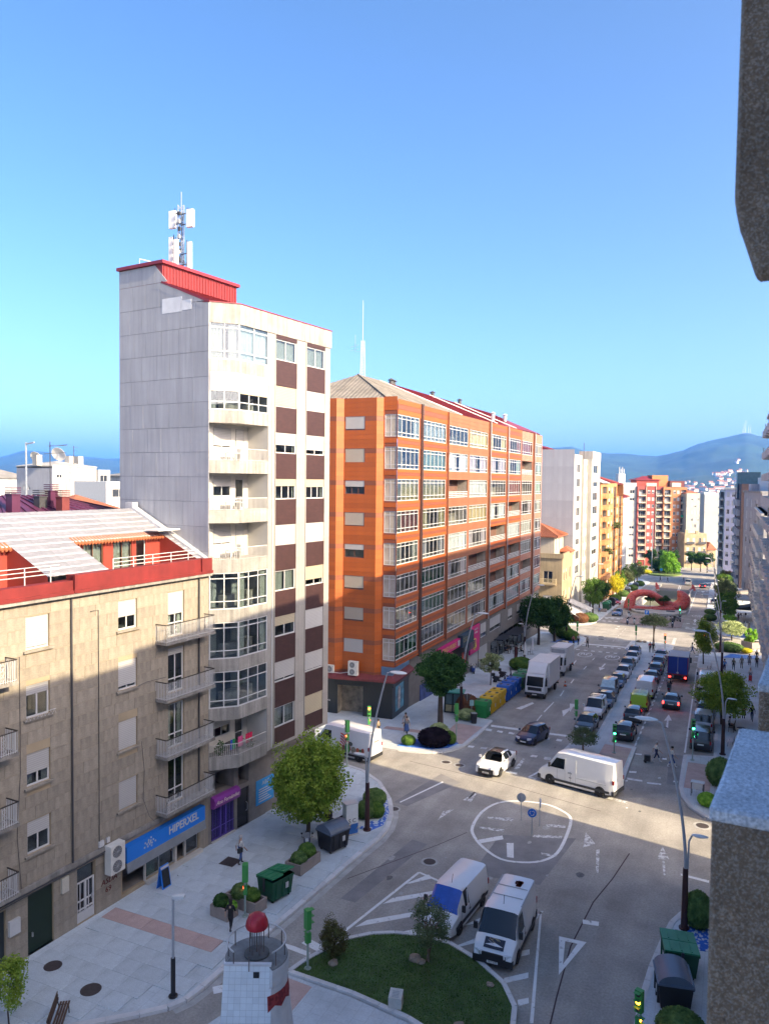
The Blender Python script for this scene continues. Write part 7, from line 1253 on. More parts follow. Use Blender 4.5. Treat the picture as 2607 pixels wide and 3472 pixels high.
def limbs(m, base, top, r, c, rx, rz, rg, n=7):
    b = Vector(base); t = Vector(top); mid = b.lerp(t, .5)+Vector((rg.uniform(-.06, .06), rg.uniform(-.06, .06), 0)); m.tube([b, mid, t], [r*1.25, r, r*.8], 8)
    for k in range(n): a = k*2.4+rg.random(); e = Vector((c[0]+rx*.7*math.cos(a), c[1]+rx*.7*math.sin(a), c[2]+rz*rg.uniform(-.2, .6))); m.tube([t, t.lerp(e, .5)+Vector((0, 0, .15)), e], [r*.6, r*.4, r*.12], 5)
TM = {}
def tree(lab, x, y, h, rx, ch, leaf, n=6000, s=.16, r=.12, key=None, group=None, name='street_tree', clump=60, dz=.12, flat=0., cr=.32, stems=1, scale=None, cat='tree'):
    """h total height, ch crown depth"""
    t = thing(name, lab, cat, group=group); c = (0, 0, h-ch/2); k = key or (leaf, h, rx, ch, n, x)
    if k not in TM:
        rg = random.Random(hash((round(x*10), round(y*10))) & 0xffff); m = MB(); crown(m, c, rx, ch/2, n, s, rg, clump, cr, flat=flat); tr = MB()
        for q in range(stems): limbs(tr, (.15*q*(-1)**q, .1*q, -.1), ((.25*(q-.5) if stems > 1 else 0), 0.1*q, h-ch*.78), r/(1+.3*(stems-1)), c, rx*.9, ch/2, rg)
        TM[k] = (m.mesh('crown', LF[leaf]), tr.mesh('trunk', BARK if leaf != 'olive' else BARKL, smooth=60))
    a, b = TM[k]; link(a, 'crown', t); link(b, 'trunk', t); place(t, x, y, random.random()*6 if key else 0, dz, False)
    if scale: t.scale = scale
    return t
tree('dense yellow-green tree by the kerb before the white tower', -23.6, 41.2, 6.1, 2.3, 4.7, 'lime', 36000, .17, .12, clump=210, cr=.24)
tree('dark lollipop-shaped tree before the orange block', -24.2, 66.8, 6.9, 2.2, 3.7, 'dark', 22000, .2, .24, clump=110, cr=.28); tree('small variegated ball tree behind the yellow bins', -25.0, 85.9, 3.7, 1.15, 2.1, 'vari', 5000, .15, .05, clump=45)
tree('big dark evergreen at the far corner before the striped awning, left one', -26.6, 117.2, 7.6, 2.8, 5.2, 'dark', 12000, .28, .2); tree('big dark evergreen at the far corner before the striped awning, right one', -25.0, 121.5, 7.0, 2.5, 4.8, 'dark', 10000, .28, .2)
tree('dark tree with sunlit top beside the far awnings', -25.3, 160.2, 7.4, 2.1, 5.0, 'mid', 7000, .26, .16); tree('darker tree right behind the sunlit-topped one', -25.8, 172, 6.4, 2.0, 4.6, 'dark', 6000, .26, .14); tree('bright yellow tree on the far left pavement', -25.6, 197.5, 5.6, 1.9, 3.9, 'yel', 5000, .26, .1)
for i, (x, y, h) in enumerate(((-26.5,208,6.2),(-25.5,220,6),(-27,232,6.2),(-25.8,245,5.8),(-27,258,6))): tree('olive green tree of the far left row, number %d from the yellow tree' % (i+1) if False else ('olive green tree just beyond the yellow tree','second olive green tree beyond the yellow tree','third olive green tree beyond the yellow tree','fourth olive green tree beyond the yellow tree','last olive green tree before the roundabout, left')[i], x, y, h, 2.2, 4.2, 'olive' if i % 2 else 'mid', 3500, .32, .12, key='farL%d' % (i % 2), group='trees along the far left pavement', clump=40)
tree('wide yellow-green tree over the parked cars at right', -.3, 81.3, 4.9, 2.65, 3.5, 'lime', 16000, .18, .14, clump=90); tree('slim olive tree on the right pavement by the far bench', -3.0, 114.5, 5.9, 1.55, 4.1, 'lime', 7000, .2, .08)
for i, (x, y, h, l) in enumerate(((-.2,172,5.4,'mid'),(-.3,184.8,7.0,'olive'),(-.6,165,4.6,'mid'),(-.8,199,6.2,'olive'),(-1,214,6.4,'mid'),(-1.4,232,6.0,'olive'))): tree(('mid green tree second in the far right row','taller olive tree third in the far right row','low green tree first in the far right row','olive tree fourth in the far right row','green tree fifth in the far right row','farthest olive tree of the right row')[i], x, y, h, 2.2, h*.68, l, 4000, .3, .12, group='trees along the far right pavement', clump=45)
tree('bright leafy young tree on the far right pavement', .3, 157, 2.6, 1.35, 2.0, 'bright', 2500, .22, .06, clump=30); tree('low spreading variegated tree over the blue bed at right', .6, 141, 3.0, 2.5, 1.9, 'vari', 6000, .2, .1, clump=60); tree('glossy green shrub in the stone planter at right', 3.4, 134.2, 2.9, 1.0, 2.2, 'bright', 2200, .24, .05, clump=24)
tree('small two-stemmed olive tree on the near lawn', -12.25, 32.7, 2.75, 1.05, 1.75, 'olive', 5200, .085, .07, clump=70, cr=.3, stems=2, dz=.15); tree('loose brownish-green bush at the left tip of the lawn', -16.4, 31.15, 1.95, .62, 1.85, 'bronze', 5200, .08, .05, clump=60, dz=.15, name='loose_bush', cat='bush'); tree('low olive bush-tree on the median nose', -10.9, 65.6, 2.0, 1.3, 1.35, 'olive', 4500, .11, .07, clump=60, dz=.1); tree('umbrella-shaped tree with bare crooked limbs at the far end of the median', -10.7, 128.6, 4.6, 2.2, 1.8, 'olive', 5000, .17, .12, clump=60, flat=.35, dz=.1, stems=2)
for x, y, l in ((-15.7,177.0,'left dark umbrella pine before the red sculpture'),(-13.0,177.4,'right dark umbrella pine before the red sculpture')): tree(l, x, y, 3.0, 1.25, 1.5, 'dark', 2400, .17, .07, key='pin', clump=35, flat=.3, dz=.4)
tree('young thin tree at the lower left corner', -26.3, 21.6, 2.7, .8, 1.9, 'lime', 3600, .1, .03, clump=45); tree('big round dark tree on the far roundabout', -24.2, 305, 5.5, 3.6, 5.4, 'dark', 5000, .5, .2, clump=50, dz=.3); tree('sunlit conical evergreen on the far roundabout', -20.7, 299, 7.4, 2.9, 7.2, 'bright', 6000, .45, .2, clump=70, dz=.3); tree('lower round shrub tree right of the roundabout evergreen', -18.6, 300, 4.6, 2.2, 4.4, 'bright', 3000, .45, .15, clump=40, dz=.3)
for i, (x, y) in enumerate(((-30,338),(-25,336),(-21.5,337),(-14,330),(-10.5,326),(-8,322))): tree(('dark street tree at the foot of the red block','dark street tree at the foot of the salmon block','dark street tree left of the pale grey-green block','dark street tree before the ochre house, left','dark street tree before the ochre house, right','dark street tree at the foot of the lilac block')[i], x, y, 7, 2.4, 4.6, 'dark', 2500, .5, .18, key='endt', group='dark trees beyond the roundabout', clump=30)
# clipped bushes
BM_ = {}
def bush(lab, x, y, rx, rz, leaf, dz=.12, n=None, s=.07, name='clipped_bush', group=None, sy=1.):
    k = (leaf, round(s, 2), n)
    if k not in BM_:
        rg = random.Random(9); m = MB(); nn = n or 2600
        for i in range(nn):
            ph = math.acos(1-2*(i+.5)/nn); th = i*2.39996; q = .9+.12*rg.random(); p = Vector((math.sin(ph)*math.cos(th), math.sin(ph)*math.sin(th), math.cos(ph)))
            d = (p+Vector((rg.gauss(0,.5), rg.gauss(0,.5), rg.gauss(0,.5)))).normalized(); e = d.orthogonal().normalized(); e.rotate(Matrix.Rotation(rg.random()*6.28, 3, d)); f = d.cross(e); a = s*(.7+.7*rg.random()); o = p*q*.97
            m.face([o-e*a, o+f*a*.6, o+e*a, o-f*a*.6])
        core = MB(); core.lathe([(math.sin(math.pi*j/10)*.9+.001, -.9*math.cos(math.pi*j/10)) for j in range(11)], 14); BM_[k] = (m.mesh('foliage', LF[leaf]), core.mesh('inner_foliage', LF[leaf], smooth=60))
    t = thing(name, lab, 'bush', group=group); a, b = BM_[k]; link(a, 'foliage', t); link(b, 'inner_foliage', t); place(t, x, y, 0, dz+rz*.86, False); t.scale = (rx, rx*sy, rz); return t
for a in (('grey-green ball bush beside the dark red lamp base',-21.6,45.3,.72,.62,'box'),('grey-green ball bush behind the first one',-21.9,47.4,.85,.6,'box'),('bright green ball bush between the grey-green ones',-20.95,45.7,.55,.55,'mid'),('dark purple spreading bush at the pharmacy corner',-22.6,60.9,1.45,.8,'purple'),('variegated ball bush above the dark purple one',-22.9,62.9,.95,.75,'vari'),('small green ball bush right of the dark purple one',-21.6,62.0,.6,.6,'mid'),('loose green bush left of the dark purple one',-24.6,60.0,.65,.45,'mid'),('bright green ball bush at the right corner kerb',-1.0,57.3,.68,.5,'bright'),('large loose green bush at the right edge above the ball bush',-.2,62.2,1.1,1.15,'box'),('dark green ball bush behind the lamp at lower right',-1.0,41.2,.75,1.0,'box'),('white-flowered loose bush at the lower right corner',-1.3,32.4,1.0,.6,'box'),('dark hedge beside the shelter',-23.2,71.9,1.25,1.1,'red'),('pale hedge below the dark hedge',-22.8,70.3,1.0,.55,'vari'),('dark round hedge bush behind the blue bins',-24.2,97.0,1.6,.85,'mid'),('reddish bush at the far corner bed',-25.4,146.6,1.6,1.0,'red'),('dark green bush right of the reddish one',-24.1,149.0,1.7,.95,'box'),('small yellow bush left of the reddish one',-27.2,146.2,.75,.55,'yel'),('pale flowered bush behind the yellow one',-26.6,148.4,1.0,.7,'vari'),('dark green bush at the corner near the three walkers, left',-24.3,126.2,1.6,1.0,'box'),('dark green bush at the corner near the three walkers, right',-23.0,124.6,1.3,.9,'mid'),('large dark bush behind the corner bushes',-25.6,128.5,1.9,1.2,'box'),('round dark bush on the far right bed, first',-3.3,165.8,1.3,.75,'box'),('round dark bush on the far right bed, second',-3.6,177.5,1.2,.6,'box'),('dark bush in the far right blue bed',.2,128.6,2.2,.7,'box'),('yellow-green bush at the edge of the far right blue bed',2.6,128.3,.9,.4,'yel'),('low yellow hedge on the far roundabout',-28,296,2.2,.8,'yel'),('dark clipped bush far left pavement, first',-24.6,203,1.6,.9,'box'),('dark clipped bush far left pavement, second',-24.4,222,1.5,.9,'box'),('dark clipped bush far left pavement, third',-24.2,238,1.5,.9,'box'),('dark bush beyond the far green bins',-24.8,190,1.5,.9,'mid')): bush(*a)
for i, (x, y, rx, rz) in enumerate(((-22.9,33.0,.55,.42),(-22.2,33.0,.45,.38),(-23.3,31.8,.42,.4),(-22.0,37.4,.5,.4),(-22.0,38.3,.55,.45),(-22.7,31.9,.3,.25))): bush(('left shrub in the granite planter beside the open green bin','right shrub in the granite planter beside the open green bin','dark round shrub in the small front planter','near shrub in the planter beside the dark bin','far shrub in the planter beside the dark bin','light shrub in the small front planter')[i], x, y, rx, rz, ('box','mid','dark','box','mid','bright')[i], dz=.5, s=.12, n=900, name='planter_shrub')
# grass blades on the lawn
rg = random.Random(12); gb = MB(); c = 0
while c < 15000:
    x, y = rg.uniform(-17.7, -7.4), rg.uniform(27.5, 34.5)
    if not inpoly(x, y, LAWN): continue
    c += 1; h = rg.uniform(.03, .075); a = rg.random()*6.28; dx, dy = .02*math.cos(a), .02*math.sin(a); lx, ly = rg.uniform(-.03, .03), rg.uniform(-.03, .03); gb.face([(x-dx, y-dy, .158), (x+dx, y+dy, .158), (x+lx, y+ly, .16+h)])
o = stuff(mk(gb, 'grass', leafmat('grass_blade', (.065,.14,.03), (.12,.21,.05)))); o['label'] = 'short dark green grass of the near lawn'; o['category'] = 'grass'
# blue and white glass-stone beds
BED = M('blue_white_stones', (.035,.14,.55), .35, .1, 3, kind='cells', kp=(7., (.6,.65,.7), .62)); BED2 = M('blue_stones', (.02,.1,.5), .35, .1, 3, kind='cells', kp=(5., (.08,.25,.65), .6))
def bed(lab, P, m_=BED): o = slab('stone_bed', P, .16, m_); return tag(o, lab, 'stone bed', 'blue stone beds')
bed('blue and white stone bed round the ball bushes by the lamp', [(-22.6,43.9),(-20.5,43.6),(-20.05,44.8),(-20.5,46.7),(-21.4,48.4),(-22.6,49.0),(-23.2,46.6)]); bed('blue stone bed under the dark purple bush', [(-25.3,59.2),(-22.4,59.7),(-21.3,60.8),(-20.9,62.4),(-22,63.6),(-25,61.4)], BED2); bed('blue stone bed at the far corner near the three walkers', [(-25.6,120.6),(-22.2,121.5),(-21.5,124.5),(-21.8,126.6),(-24.4,125)], BED2); bed('blue stone bed at the right far corner', [(-.6,121.8),(3.9,123.2),(4.0,126.0),(.4,125.6)], BED2); bed('blue stone bed under the spreading variegated tree', [(-.2,146),(3.5,145.2),(3.8,149),(.2,150)], BED2); bed('blue and white stone bed at lower right behind the lamp', [(-1.5,39.0),(-.3,39.2),(0,42),(-1.4,41.8)])
# ------------------------------------------------------------------ street furniture
GRN = M('signal_green', (.05, .27, .06), .5, .1, 3); BIN = M('green_bin_plastic', (.012, .085, .04), .5, .15, 2); BIND = M('dark_bin_plastic', (.02, .021, .024), .5, .15, 2); LIDB = M('blue_grey_lid', (.1,.13,.18), .35, .1, 2); YEL = M('yellow_bin_plastic', (.6,.38,.012), .5, .12, 2); BLUB = M('blue_bin_plastic', (.012,.1,.42), .5, .12, 2); GRB = M('bright_green_bin', (.02,.22,.05), .5, .12, 2)
LMAST = M('lamp_mast_grey', (.36,.38,.41), .45, .08, 2); LBASE = M('lamp_base_oxblood', (.045,.014,.013), .5, .15, 2); LENS = M('lamp_glass', (.6,.62,.62), .25, .1, 2)
def lamp(lab, x, y, d, h=10.4, reach=2.1, small=True):
    t = thing('street_lamp', lab, 'street lamp', group='curved double street lamps'); mk(MB().tube([(0,0,0),(0,0,3.1)], [.17,.13], 12).tube([(0,0,-.05),(0,0,.08)], .26, 12), 'base', LBASE, t, smooth=40)
    P = [(d*reach*.62*((k/12)**1.7), 0, 3.0+(h-3.1)*(k/12)) for k in range(13)]; mk(MB().tube(P, [.085-.035*k/12 for k in range(13)], 8), 'mast', LMAST, t, smooth=50)
    e = P[-1]; mk(MB().tube([e, (e[0]+d*.35, 0, e[2]+.08)], .04, 6), 'arm', LMAST, t); m = MB(); m.lathe([(.02,.1),(.3,.085),(.46,.03),(.47,0),(.3,-.06),(.02,-.08)], 16, sx=1.25, sy=.62); hd = mk(m, 'lamp_head', LENS, t, (e[0]+d*.75, 0, e[2]+.1), smooth=50)
    if small:
        mk(MB().tube([(-d*.1,0,3.0),(-d*.12,0,4.5),(-d*.25,0,4.8)], .045, 8), 'side_arm', LMAST, t, smooth=50); m = MB(); m.lathe([(.02,.07),(.2,.06),(.33,.02),(.33,0),(.2,-.05),(.02,-.06)], 14, sx=1.2, sy=.6); mk(m, 'lamp_head', LENS, t, (-d*.62,0,4.85), smooth=50)
    place(t, x, y, 0, .12, False); return t
for a in (('street lamp with dark red base by the ball bushes',-20.7,43.7,1),('street lamp rising beside the shelter',-23.4,70.4,1),('street lamp beside the closed cafe parasols',-25.6,104.4,1),('street lamp at the far corner by the three walkers',-23.8,124.9,1),('street lamp before the far awnings',-26.2,161.9,1),('street lamp by the yellow tree',-27.4,204.9,1),('distant left street lamp near the roundabout',-26.6,246,1),('street lamp in the right foreground',-1.62,40.75,-1),('street lamp on the right pavement by the empty bench',-.15,70.7,-1),('street lamp right of the lorry',-.6,106.6,-1),('street lamp at the right far corner bed',-1.0,126.3,-1),('right street lamp by the far crossing',-1.4,158,-1),('right street lamp beside the sculpture',-2.2,186,-1),('right street lamp behind the sculpture',-3.2,212,-1),('right street lamp near the white far van',-3.8,238,-1),('farthest right street lamp',-4.2,264,-1)): lamp(*a)
t = thing('pavement_lamp', 'short pavement lamp with dark lower post on the near left plaza', 'street lamp'); mk(MB().tube([(0,0,0),(0,0,1.7)], .1, 10).tube([(0,0,0),(0,0,.05)], .2, 10), 'base', BLACK, t, smooth=40); mk(MB().tube([(0,0,1.7),(0,0,4.4)], .055, 10), 'mast', LMAST, t, smooth=40); mk(MB().box(-.02,-.11,4.36,.5,.11,4.46).box(0,-.08,4.3,.42,.08,4.36), 'lamp_head', LENS, t); place(t, -21.4, 25.8, R(25), .14)
RDL = M('lit_red_lamp', (1,.06,.02), .4, 0, emit=7); GNL = M('lit_green_lamp', (.05,1,.35), .4, 0, emit=5); AMB = M('lit_amber_lamp', (1,.3,.02), .4, 0, emit=6); OFFL = M('unlit_signal_lens', (.03,.03,.03), .3)
def signal(lab, x, y, h, face, lit='r', ped=True, off=0, dz=.12, pole=None):
    """face: heading of the lenses (deg)"""
    t = thing('traffic_light', lab, 'traffic light', group='traffic lights'); mk(MB().tube([(0,0,0),(0,0,h-.2)], .055, 10).tube([(0,0,0),(0,0,.06)], .17, 10), 'pole', pole or M('pole_grey_green', (.3,.36,.32), .5, .1, 3), t, smooth=40)
    def head(z, n, sc, hd, nm, dx=0.):
        b = MB(); b.box(-.13*sc, -.15*sc, z, .1*sc, .15*sc, z+.3*sc*n); o = mk(b, nm, GRN, t, rz=R(hd), loc=(dx, 0, 0))
        for k in range(n): lm = {('r',n-1): RDL, ('g',0): GNL, ('a',1): AMB}.get((lit, k), OFFL); q = MB(); q.lathe([(.1*sc,0),(.1*sc,.02)], 12); mk(q, 'lens', lm, o, (.1*sc, 0, z+.3*sc*(k+.5)), rot=(0, R(90), 0)); v = MB(); v.tube([(.1*sc,.11*sc*math.cos(a),z+.3*sc*(k+.5)+.11*sc*math.sin(a)) for a in [R(20*j) for j in range(10)]], .012, 4); v.box(.1*sc,-.12*sc,z+.3*sc*(k+.5)+.1*sc,.28*sc,.12*sc,z+.3*sc*(k+.5)+.12*sc); mk(v, 'visor', GRN, o)
    head(h-.9, 3, 1., face, 'signal_head')
    if ped: head(h-1.55, 2, .8, face+90, 'pedestrian_head')
    place(t, x, y, 0, dz, False); return t
for a in (('traffic light seen from behind by the near planter',-22.1,32.2,2.75,120,'r'),('traffic light at the left tip of the lawn',-17.1,29.9,2.8,60,'o'),('traffic light beside the printed van',-26.9,53.0,3.6,150,'r'),('traffic light at the pharmacy corner',-28.0,59.3,3.0,-60,'r'),('traffic light at the left stop line kerb',-21.2,62.6,3.4,90,'o'),('traffic light at the median beside the dark hatchback',-12.6,71.6,2.95,90,'o'),('green traffic light on the median nose',-8.5,66.5,2.45,-75,'g'),('green traffic light on the right pavement by the black car',-2.4,67.7,3.45,-75,'g'),('traffic light at lower right corner showing amber',-2.85,31.6,2.1,-110,'a'),('traffic light at the far corner bushes',-23.0,130.0,2.4,90,'o'),('traffic light at the far end of the median, left',-13.1,125.2,3.2,90,'o'),('red traffic light at the far end of the median',-8.5,120.8,2.9,-85,'r'),('green traffic light by the parked motorcycles',-8.7,160.5,3.1,-85,'g'),('traffic light left of the red sculpture',-19.0,166,3.2,90,'o'),('red traffic light behind the slim olive tree',-3.2,121.5,3.2,-85,'r')): signal(*a)
def bin_(lab, x, y, rz, w_, d, h, bm, lm, style, group=None, openlid=False):
    t = thing('waste_container', lab, 'waste container', group=group); m = MB(); m.prism([(-w_*.44,-d*.42),(w_*.44,-d*.42),(w_*.44,d*.42),(-w_*.44,d*.42)], .16, h*.8); k = 8; m.v[-4:] = [(-w_/2,-d/2,h*.8),(w_/2,-d/2,h*.8),(w_/2,d/2,h*.8),(-w_/2,d/2,h*.8)]
    for s_ in (-.3, 0, .3): m.box(w_*s_-.04, -d/2-.015, .25, w_*s_+.04, -d*.42, h*.72)
    m.box(-w_/2-.03,-d/2-.03,h*.74,w_/2+.03,d/2+.03,h*.8); mk(m, 'body', bm, t); ty, rm = wheelmesh(.25)
    for sx in (-1, 1):
        for sy in (-1, 1): o = link(ty, 'wheel', t, (sx*w_*.38, sy*d*.32, .08), rot=(0, R(90), 0)); o.scale = (.32, .32, .4)
    l = MB()
    if style == 'round':
        n = 9; pr_ = [(d/2*1.02*math.cos(math.pi*j/n), h*.8+(h*.28)*math.sin(math.pi*j/n)) for j in range(n+1)]
        for (ya, za), (yb, zb_) in zip(pr_, pr_[1:]): l.face([(-w_/2*1.02,ya,za),(w_/2*1.02,ya,za),(w_/2*1.02,yb,zb_),(-w_/2*1.02,yb,zb_)])
        for sx in (-1, 1): f_ = [(sx*w_/2*1.02,ya,za) for ya, za in pr_]; l.face(f_ if sx > 0 else f_[::-1])
        l.box(-w_/2-.05,-d/2-.05,h*.78,w_/2+.05,d/2+.05,h*.83)
        mk(l, 'lid', lm, t, smooth=40)
    elif style == 'igloo':
        for a in (-1,): l.side([(-w_/2-.03,h*.8),(w_/2+.03,h*.8),(w_/2*.8,h),(-w_/2*.8,h)], -d/2-.03, d/2+.03)
        mk(l, 'lid', lm, t); [mk(MB().box(-w_*.2, q*d*.28-.12, h-.002, w_*.2, q*d*.28+.12, h+.02), 'slot', BLACK, t) for q in (-1, 1)]
    else:
        for q in (-1, 1):
            l = MB(); x0, x1 = (-w_/2-.04, -.02) if q < 0 else (.02, w_/2+.04); l.box(x0, -d-.06, 0, x1, 0, .07); [l.box(x0+.1, -d*f, .07, x1-.1, -d*f+.05, .1) for f in (.25, .55, .85)]; mk(l, 'lid', lm, t, (0, d/2+.02, h*.8), rot=(R(-12 if openlid and q > 0 else -7 if openlid else -2), 0, 0))
        mk(MB().box(-w_/2-.1,-.06,h*.4,-w_/2-.04,.06,h*.85).box(w_/2+.04,-.06,h*.4,w_/2+.1,.06,h*.85), 'lift_arm', DARKM, t)
    mk(MB().box(w_*.1,-d/2-.03,h*.4,w_*.24,-d/2-.016,h*.6), 'sticker', WHITE, t); place(t, x, y, R(rz), .12 if x < -22 or x > -3 else .0); return t
GB2 = 'large waste containers'
bin_('green container with raised ribbed lids beside the granite planter', -21.75, 34.5, 75, 1.5, 1.25, 1.55, BIN, M('green_lid', (.03,.2,.09), .45, .12, 2), 'flat', GB2, True).location.z = .12; bin_('black container with rounded blue-grey lid under the near tree', -21.5, 40.6, 70, 1.55, 1.3, 1.55, BIND, LIDB, 'round', GB2).location.z = .12
bin_('green container with ribbed lid at lower right', -1.65, 37.1, -78, 1.7, 1.45, 1.6, BIN, M('green_lid', (.03,.2,.09)), 'flat', GB2); bin_('black container with rounded lid at lower right', -1.75, 34.6, -78, 1.6, 1.4, 1.55, BIND, LIDB, 'round', GB2)
for i, (y, bm) in enumerate(((72.0,GRB),(73.9,YEL),(75.7,YEL),(77.5,YEL),(80.0,BLUB),(82.0,BLUB),(84.0,BLUB),(86.6,BIN),(88.8,BIN))): bin_(('bright green container nearest the stop line','first yellow container next to the green one','second yellow container, between the other two','third yellow container next to the blue ones','first blue container next to the yellow ones','second blue container, between the other two','third blue container, nearest the truck','green-lidded container behind the blue ones','last green-lidded container beside the round hedge')[i], -21.75, y, 90, 1.6, 1.35, 1.75, bm, bm if bm is not BIN else M('green_lid', (.03,.2,.09)), 'igloo', 'row of recycling containers by the truck').location.z = gz(y)
for i, (y, bm, st_) in enumerate(((170,GRB,'round'),(172.6,GRB,'round'),(179,BIND,'round'))): bin_(('far green container, left one','far green container, right one','far dark container beside the red car')[i], -24.1, y, 90, 1.6, 1.4, 1.8, bm if bm is BIND else BIN, bm if bm is BIND else M('green_lid', (.03,.2,.09)), st_, 'far containers')
for i, (x, y) in enumerate(((-24.6,212),(-24.3,228))): bin_(('distant dark container under the olive trees','farthest dark container under the olive trees')[i], x, y, 90, 1.6, 1.4, 1.7, BIND, LIDB, 'round', 'far containers')
GRAN = M('pinkish_granite', (.3,.25,.22), .8, .15, 2, fine=.25)
def planter(lab, x, y, w_, d, h, rz=0): t = thing('planter', lab, 'planter', group='granite planters'); m = MB(); [m.box(*q) for q in ((-w_/2,-d/2,0,w_/2,-d/2+.1,h),(-w_/2,d/2-.1,0,w_/2,d/2,h),(-w_/2,-d/2+.1,0,-w_/2+.1,d/2-.1,h),(w_/2-.1,-d/2+.1,0,w_/2,d/2-.1,h))]; mk(m, 'trough', GRAN, t); mk(MB().box(-w_/2+.1,-d/2+.1,.1,w_/2-.1,d/2-.1,h-.08), 'soil', M('soil', (.05,.035,.025), .95), t); place(t, x, y, R(rz), .13); return t
planter('long granite planter left of the open green bin', -22.6, 33.0, 2.1, .9, .62, -8); planter('small granite planter in front of the long one', -23.1, 31.8, 1.2, .8, .62, -8); planter('granite planter between the green and black containers', -22.0, 37.85, 1.1, 2.0, .62, -5); planter('large round-sided stone planter on the right pavement', 3.5, 134, 2.2, 2.2, 1.0, 45); planter('granite planter by the far containers', -24.4, 166.8, 1.8, 1.0, .6)
def pst(lab, nm, cat, x, y, h, rz, parts, dz=.12, r=.03, group=None): t = thing(nm, lab, cat, group=group); mk(MB().tube([(0,0,0),(0,0,h)], r, 8), 'post', STEEL, t, smooth=40); parts(t); place(t, x, y, R(rz), dz, False); return t
def disc(t, nm, r, z, mat, x=.04, n=24, th=.012): m = MB(); m.lathe([(r,-th),(r,th)], n); return mk(m, nm, mat, t, (x,0,z), rot=(0,R(90),0))
SBL = M('sign_blue', (.008,.14,.55), .35)
def rsign(t): disc(t, 'sign_back', .3, 1.55, GREYP, .02); disc(t, 'sign_disc', .3, 1.55, WHITE, .04); disc(t, 'sign_face', .27, 1.55, SBL, .055); m = MB(); [m.tube([(0, .15*math.cos(a), .15*math.sin(a)) for a in [R(120*k+12*j) for j in range(7)]], .02, 5).bar((0,.15*math.cos(R(120*k+72)),.15*math.sin(R(120*k+72))),(0,.1*math.cos(R(120*k+100)),.1*math.sin(R(120*k+100))),.07,.02) for k in range(3)]; mk(m, 'arrows', WHITE, t, (.072,0,1.55))
pst('blue roundabout sign facing the camera on the ring marking', 'roundabout_sign', 'road sign', -11.0, 47.6, 1.85, -78, rsign, 0, group='roundabout signs'); pst('blue roundabout sign turned edge-on on the ring marking', 'roundabout_sign', 'road sign', -10.9, 49.3, 1.85, 10, rsign, 0, group='roundabout signs'); pst('roundabout sign showing its brown-grey back', 'roundabout_sign', 'road sign', -12.2, 49.6, 1.9, 100, rsign, 0, group='roundabout signs')
def psign(t): b = mk(MB().box(.02,-.38,2.1,.05,.38,2.85), 'sign_panel', SBL, t); text('P', 'sign_lettering', .6, WHITE, b, (.056,0,2.48), (R(90),0,R(90)), bold=.015)
pst('blue parking sign before the motorcycles', 'parking_sign', 'road sign', -13.9, 150.4, 2.9, -85, psign, .1)
pst('triangular sign seen from behind beside the dark hedge', 'give_way_sign', 'road sign', -23.0, 71.0, 2.3, 90, lambda t: mk(MB().lathe([(.5,-.01),(.5,.01)], 3), 'sign_back', M('brown_sign_back', (.12,.09,.08), .6), t, (.04,0,2.0), rot=(0,R(90),R(0))), .12)
pst('bus stop pole with small timetable panel', 'bus_stop_pole', 'bus stop', -22.4, 70.6, 1.9, -60, lambda t: mk(MB().box(.02,-.2,1.3,.05,.2,1.85), 'timetable', M('timetable_blue', (.3,.5,.5), .5, .2, 4), t), .12); pst('sign pole with blue roundel on the far roundabout', 'roundabout_sign', 'road sign', -22.2, 289, 2.2, -90, lambda t: disc(t, 'sign_face', .5, 2.0, M('sky_blue_sign', (.05,.35,.6), .4)), .3); pst('tall white flagpole-like mast on the far roundabout', 'flagpole', 'mast', -26.5, 301, 19, 0, lambda t: disc(t, 'finial', .15, 19, WHITE), .3, .16)
t = thing('litter_bin', 'round dark litter bin at the pavement edge by the stop line', 'litter bin'); mk(MB().lathe([(.26,0),(.32,.85),(.36,.87),(.36,.95),(.28,.95),(.26,.4)], 16), 'body', BIND, t, smooth=40); mk(MB().lathe([(.3,.93),(.27,.97),(.2,.97)], 16), 'rim', STEEL, t); place(t, -21.75, 69.3, 0, .12)
t = thing('telephone_kiosk', 'glazed dark green telephone kiosk behind the lollipop tree', 'kiosk'); mk(MB().box(-.9,-.05,0,.9,.02,2.1).box(-.9,0,0,-.8,.9,2.1).box(.8,0,0,.9,.9,2.1), 'frame', M('dark_green_frame', (.012,.03,.02), .5), t); [mk(MB().box(-.72+.75*k,-.08,.9,-.12+.75*k,-.05,1.9), 'pane', M('kiosk_glass', (.12,.2,.22), .1), t) for k in range(2)]; [mk(MB().box(-.72+.75*k,-.08,.15,-.12+.75*k,-.05,.8), 'poster', M('cream_poster', (.4,.36,.2), .6, .3, 3), t) for k in range(2)]; mk(MB().prism([(-1.1,-.7),(1.1,-.7),(1.1,1.0),(-1.1,1.0)], 2.1, 2.22), 'roof', M('turquoise_roof', (.06,.3,.24), .5), t); place(t, -24.7, 71.8, R(12), .12)
t = thing('utility_cabinet', 'white utility cabinet with painted blue and yellow base', 'utility cabinet'); mk(MB().box(-.42,-.25,.75,.42,.25,2.0), 'cabinet', M('cabinet_white', (.62,.64,.64), .5, .08, 3), t); mk(MB().box(-.45,-.28,2.0,.45,.28,2.06), 'cap', WHITE, t); mk(MB().box(-.42,-.25,.12,.42,.25,.75), 'painted_base', M('cabinet_mural', (.02,.12,.4), .5, .1, 2, kind='cells', kp=(1.6,(.65,.45,.02),.5)), t); mk(MB().box(-.45,-.28,0,.45,.28,.12), 'plinth', CONC, t); text('S C', 'mural_lettering', .38, BLACK, t, (0,-.255,.95)); place(t, -21.4, 42.7, R(55), .13)
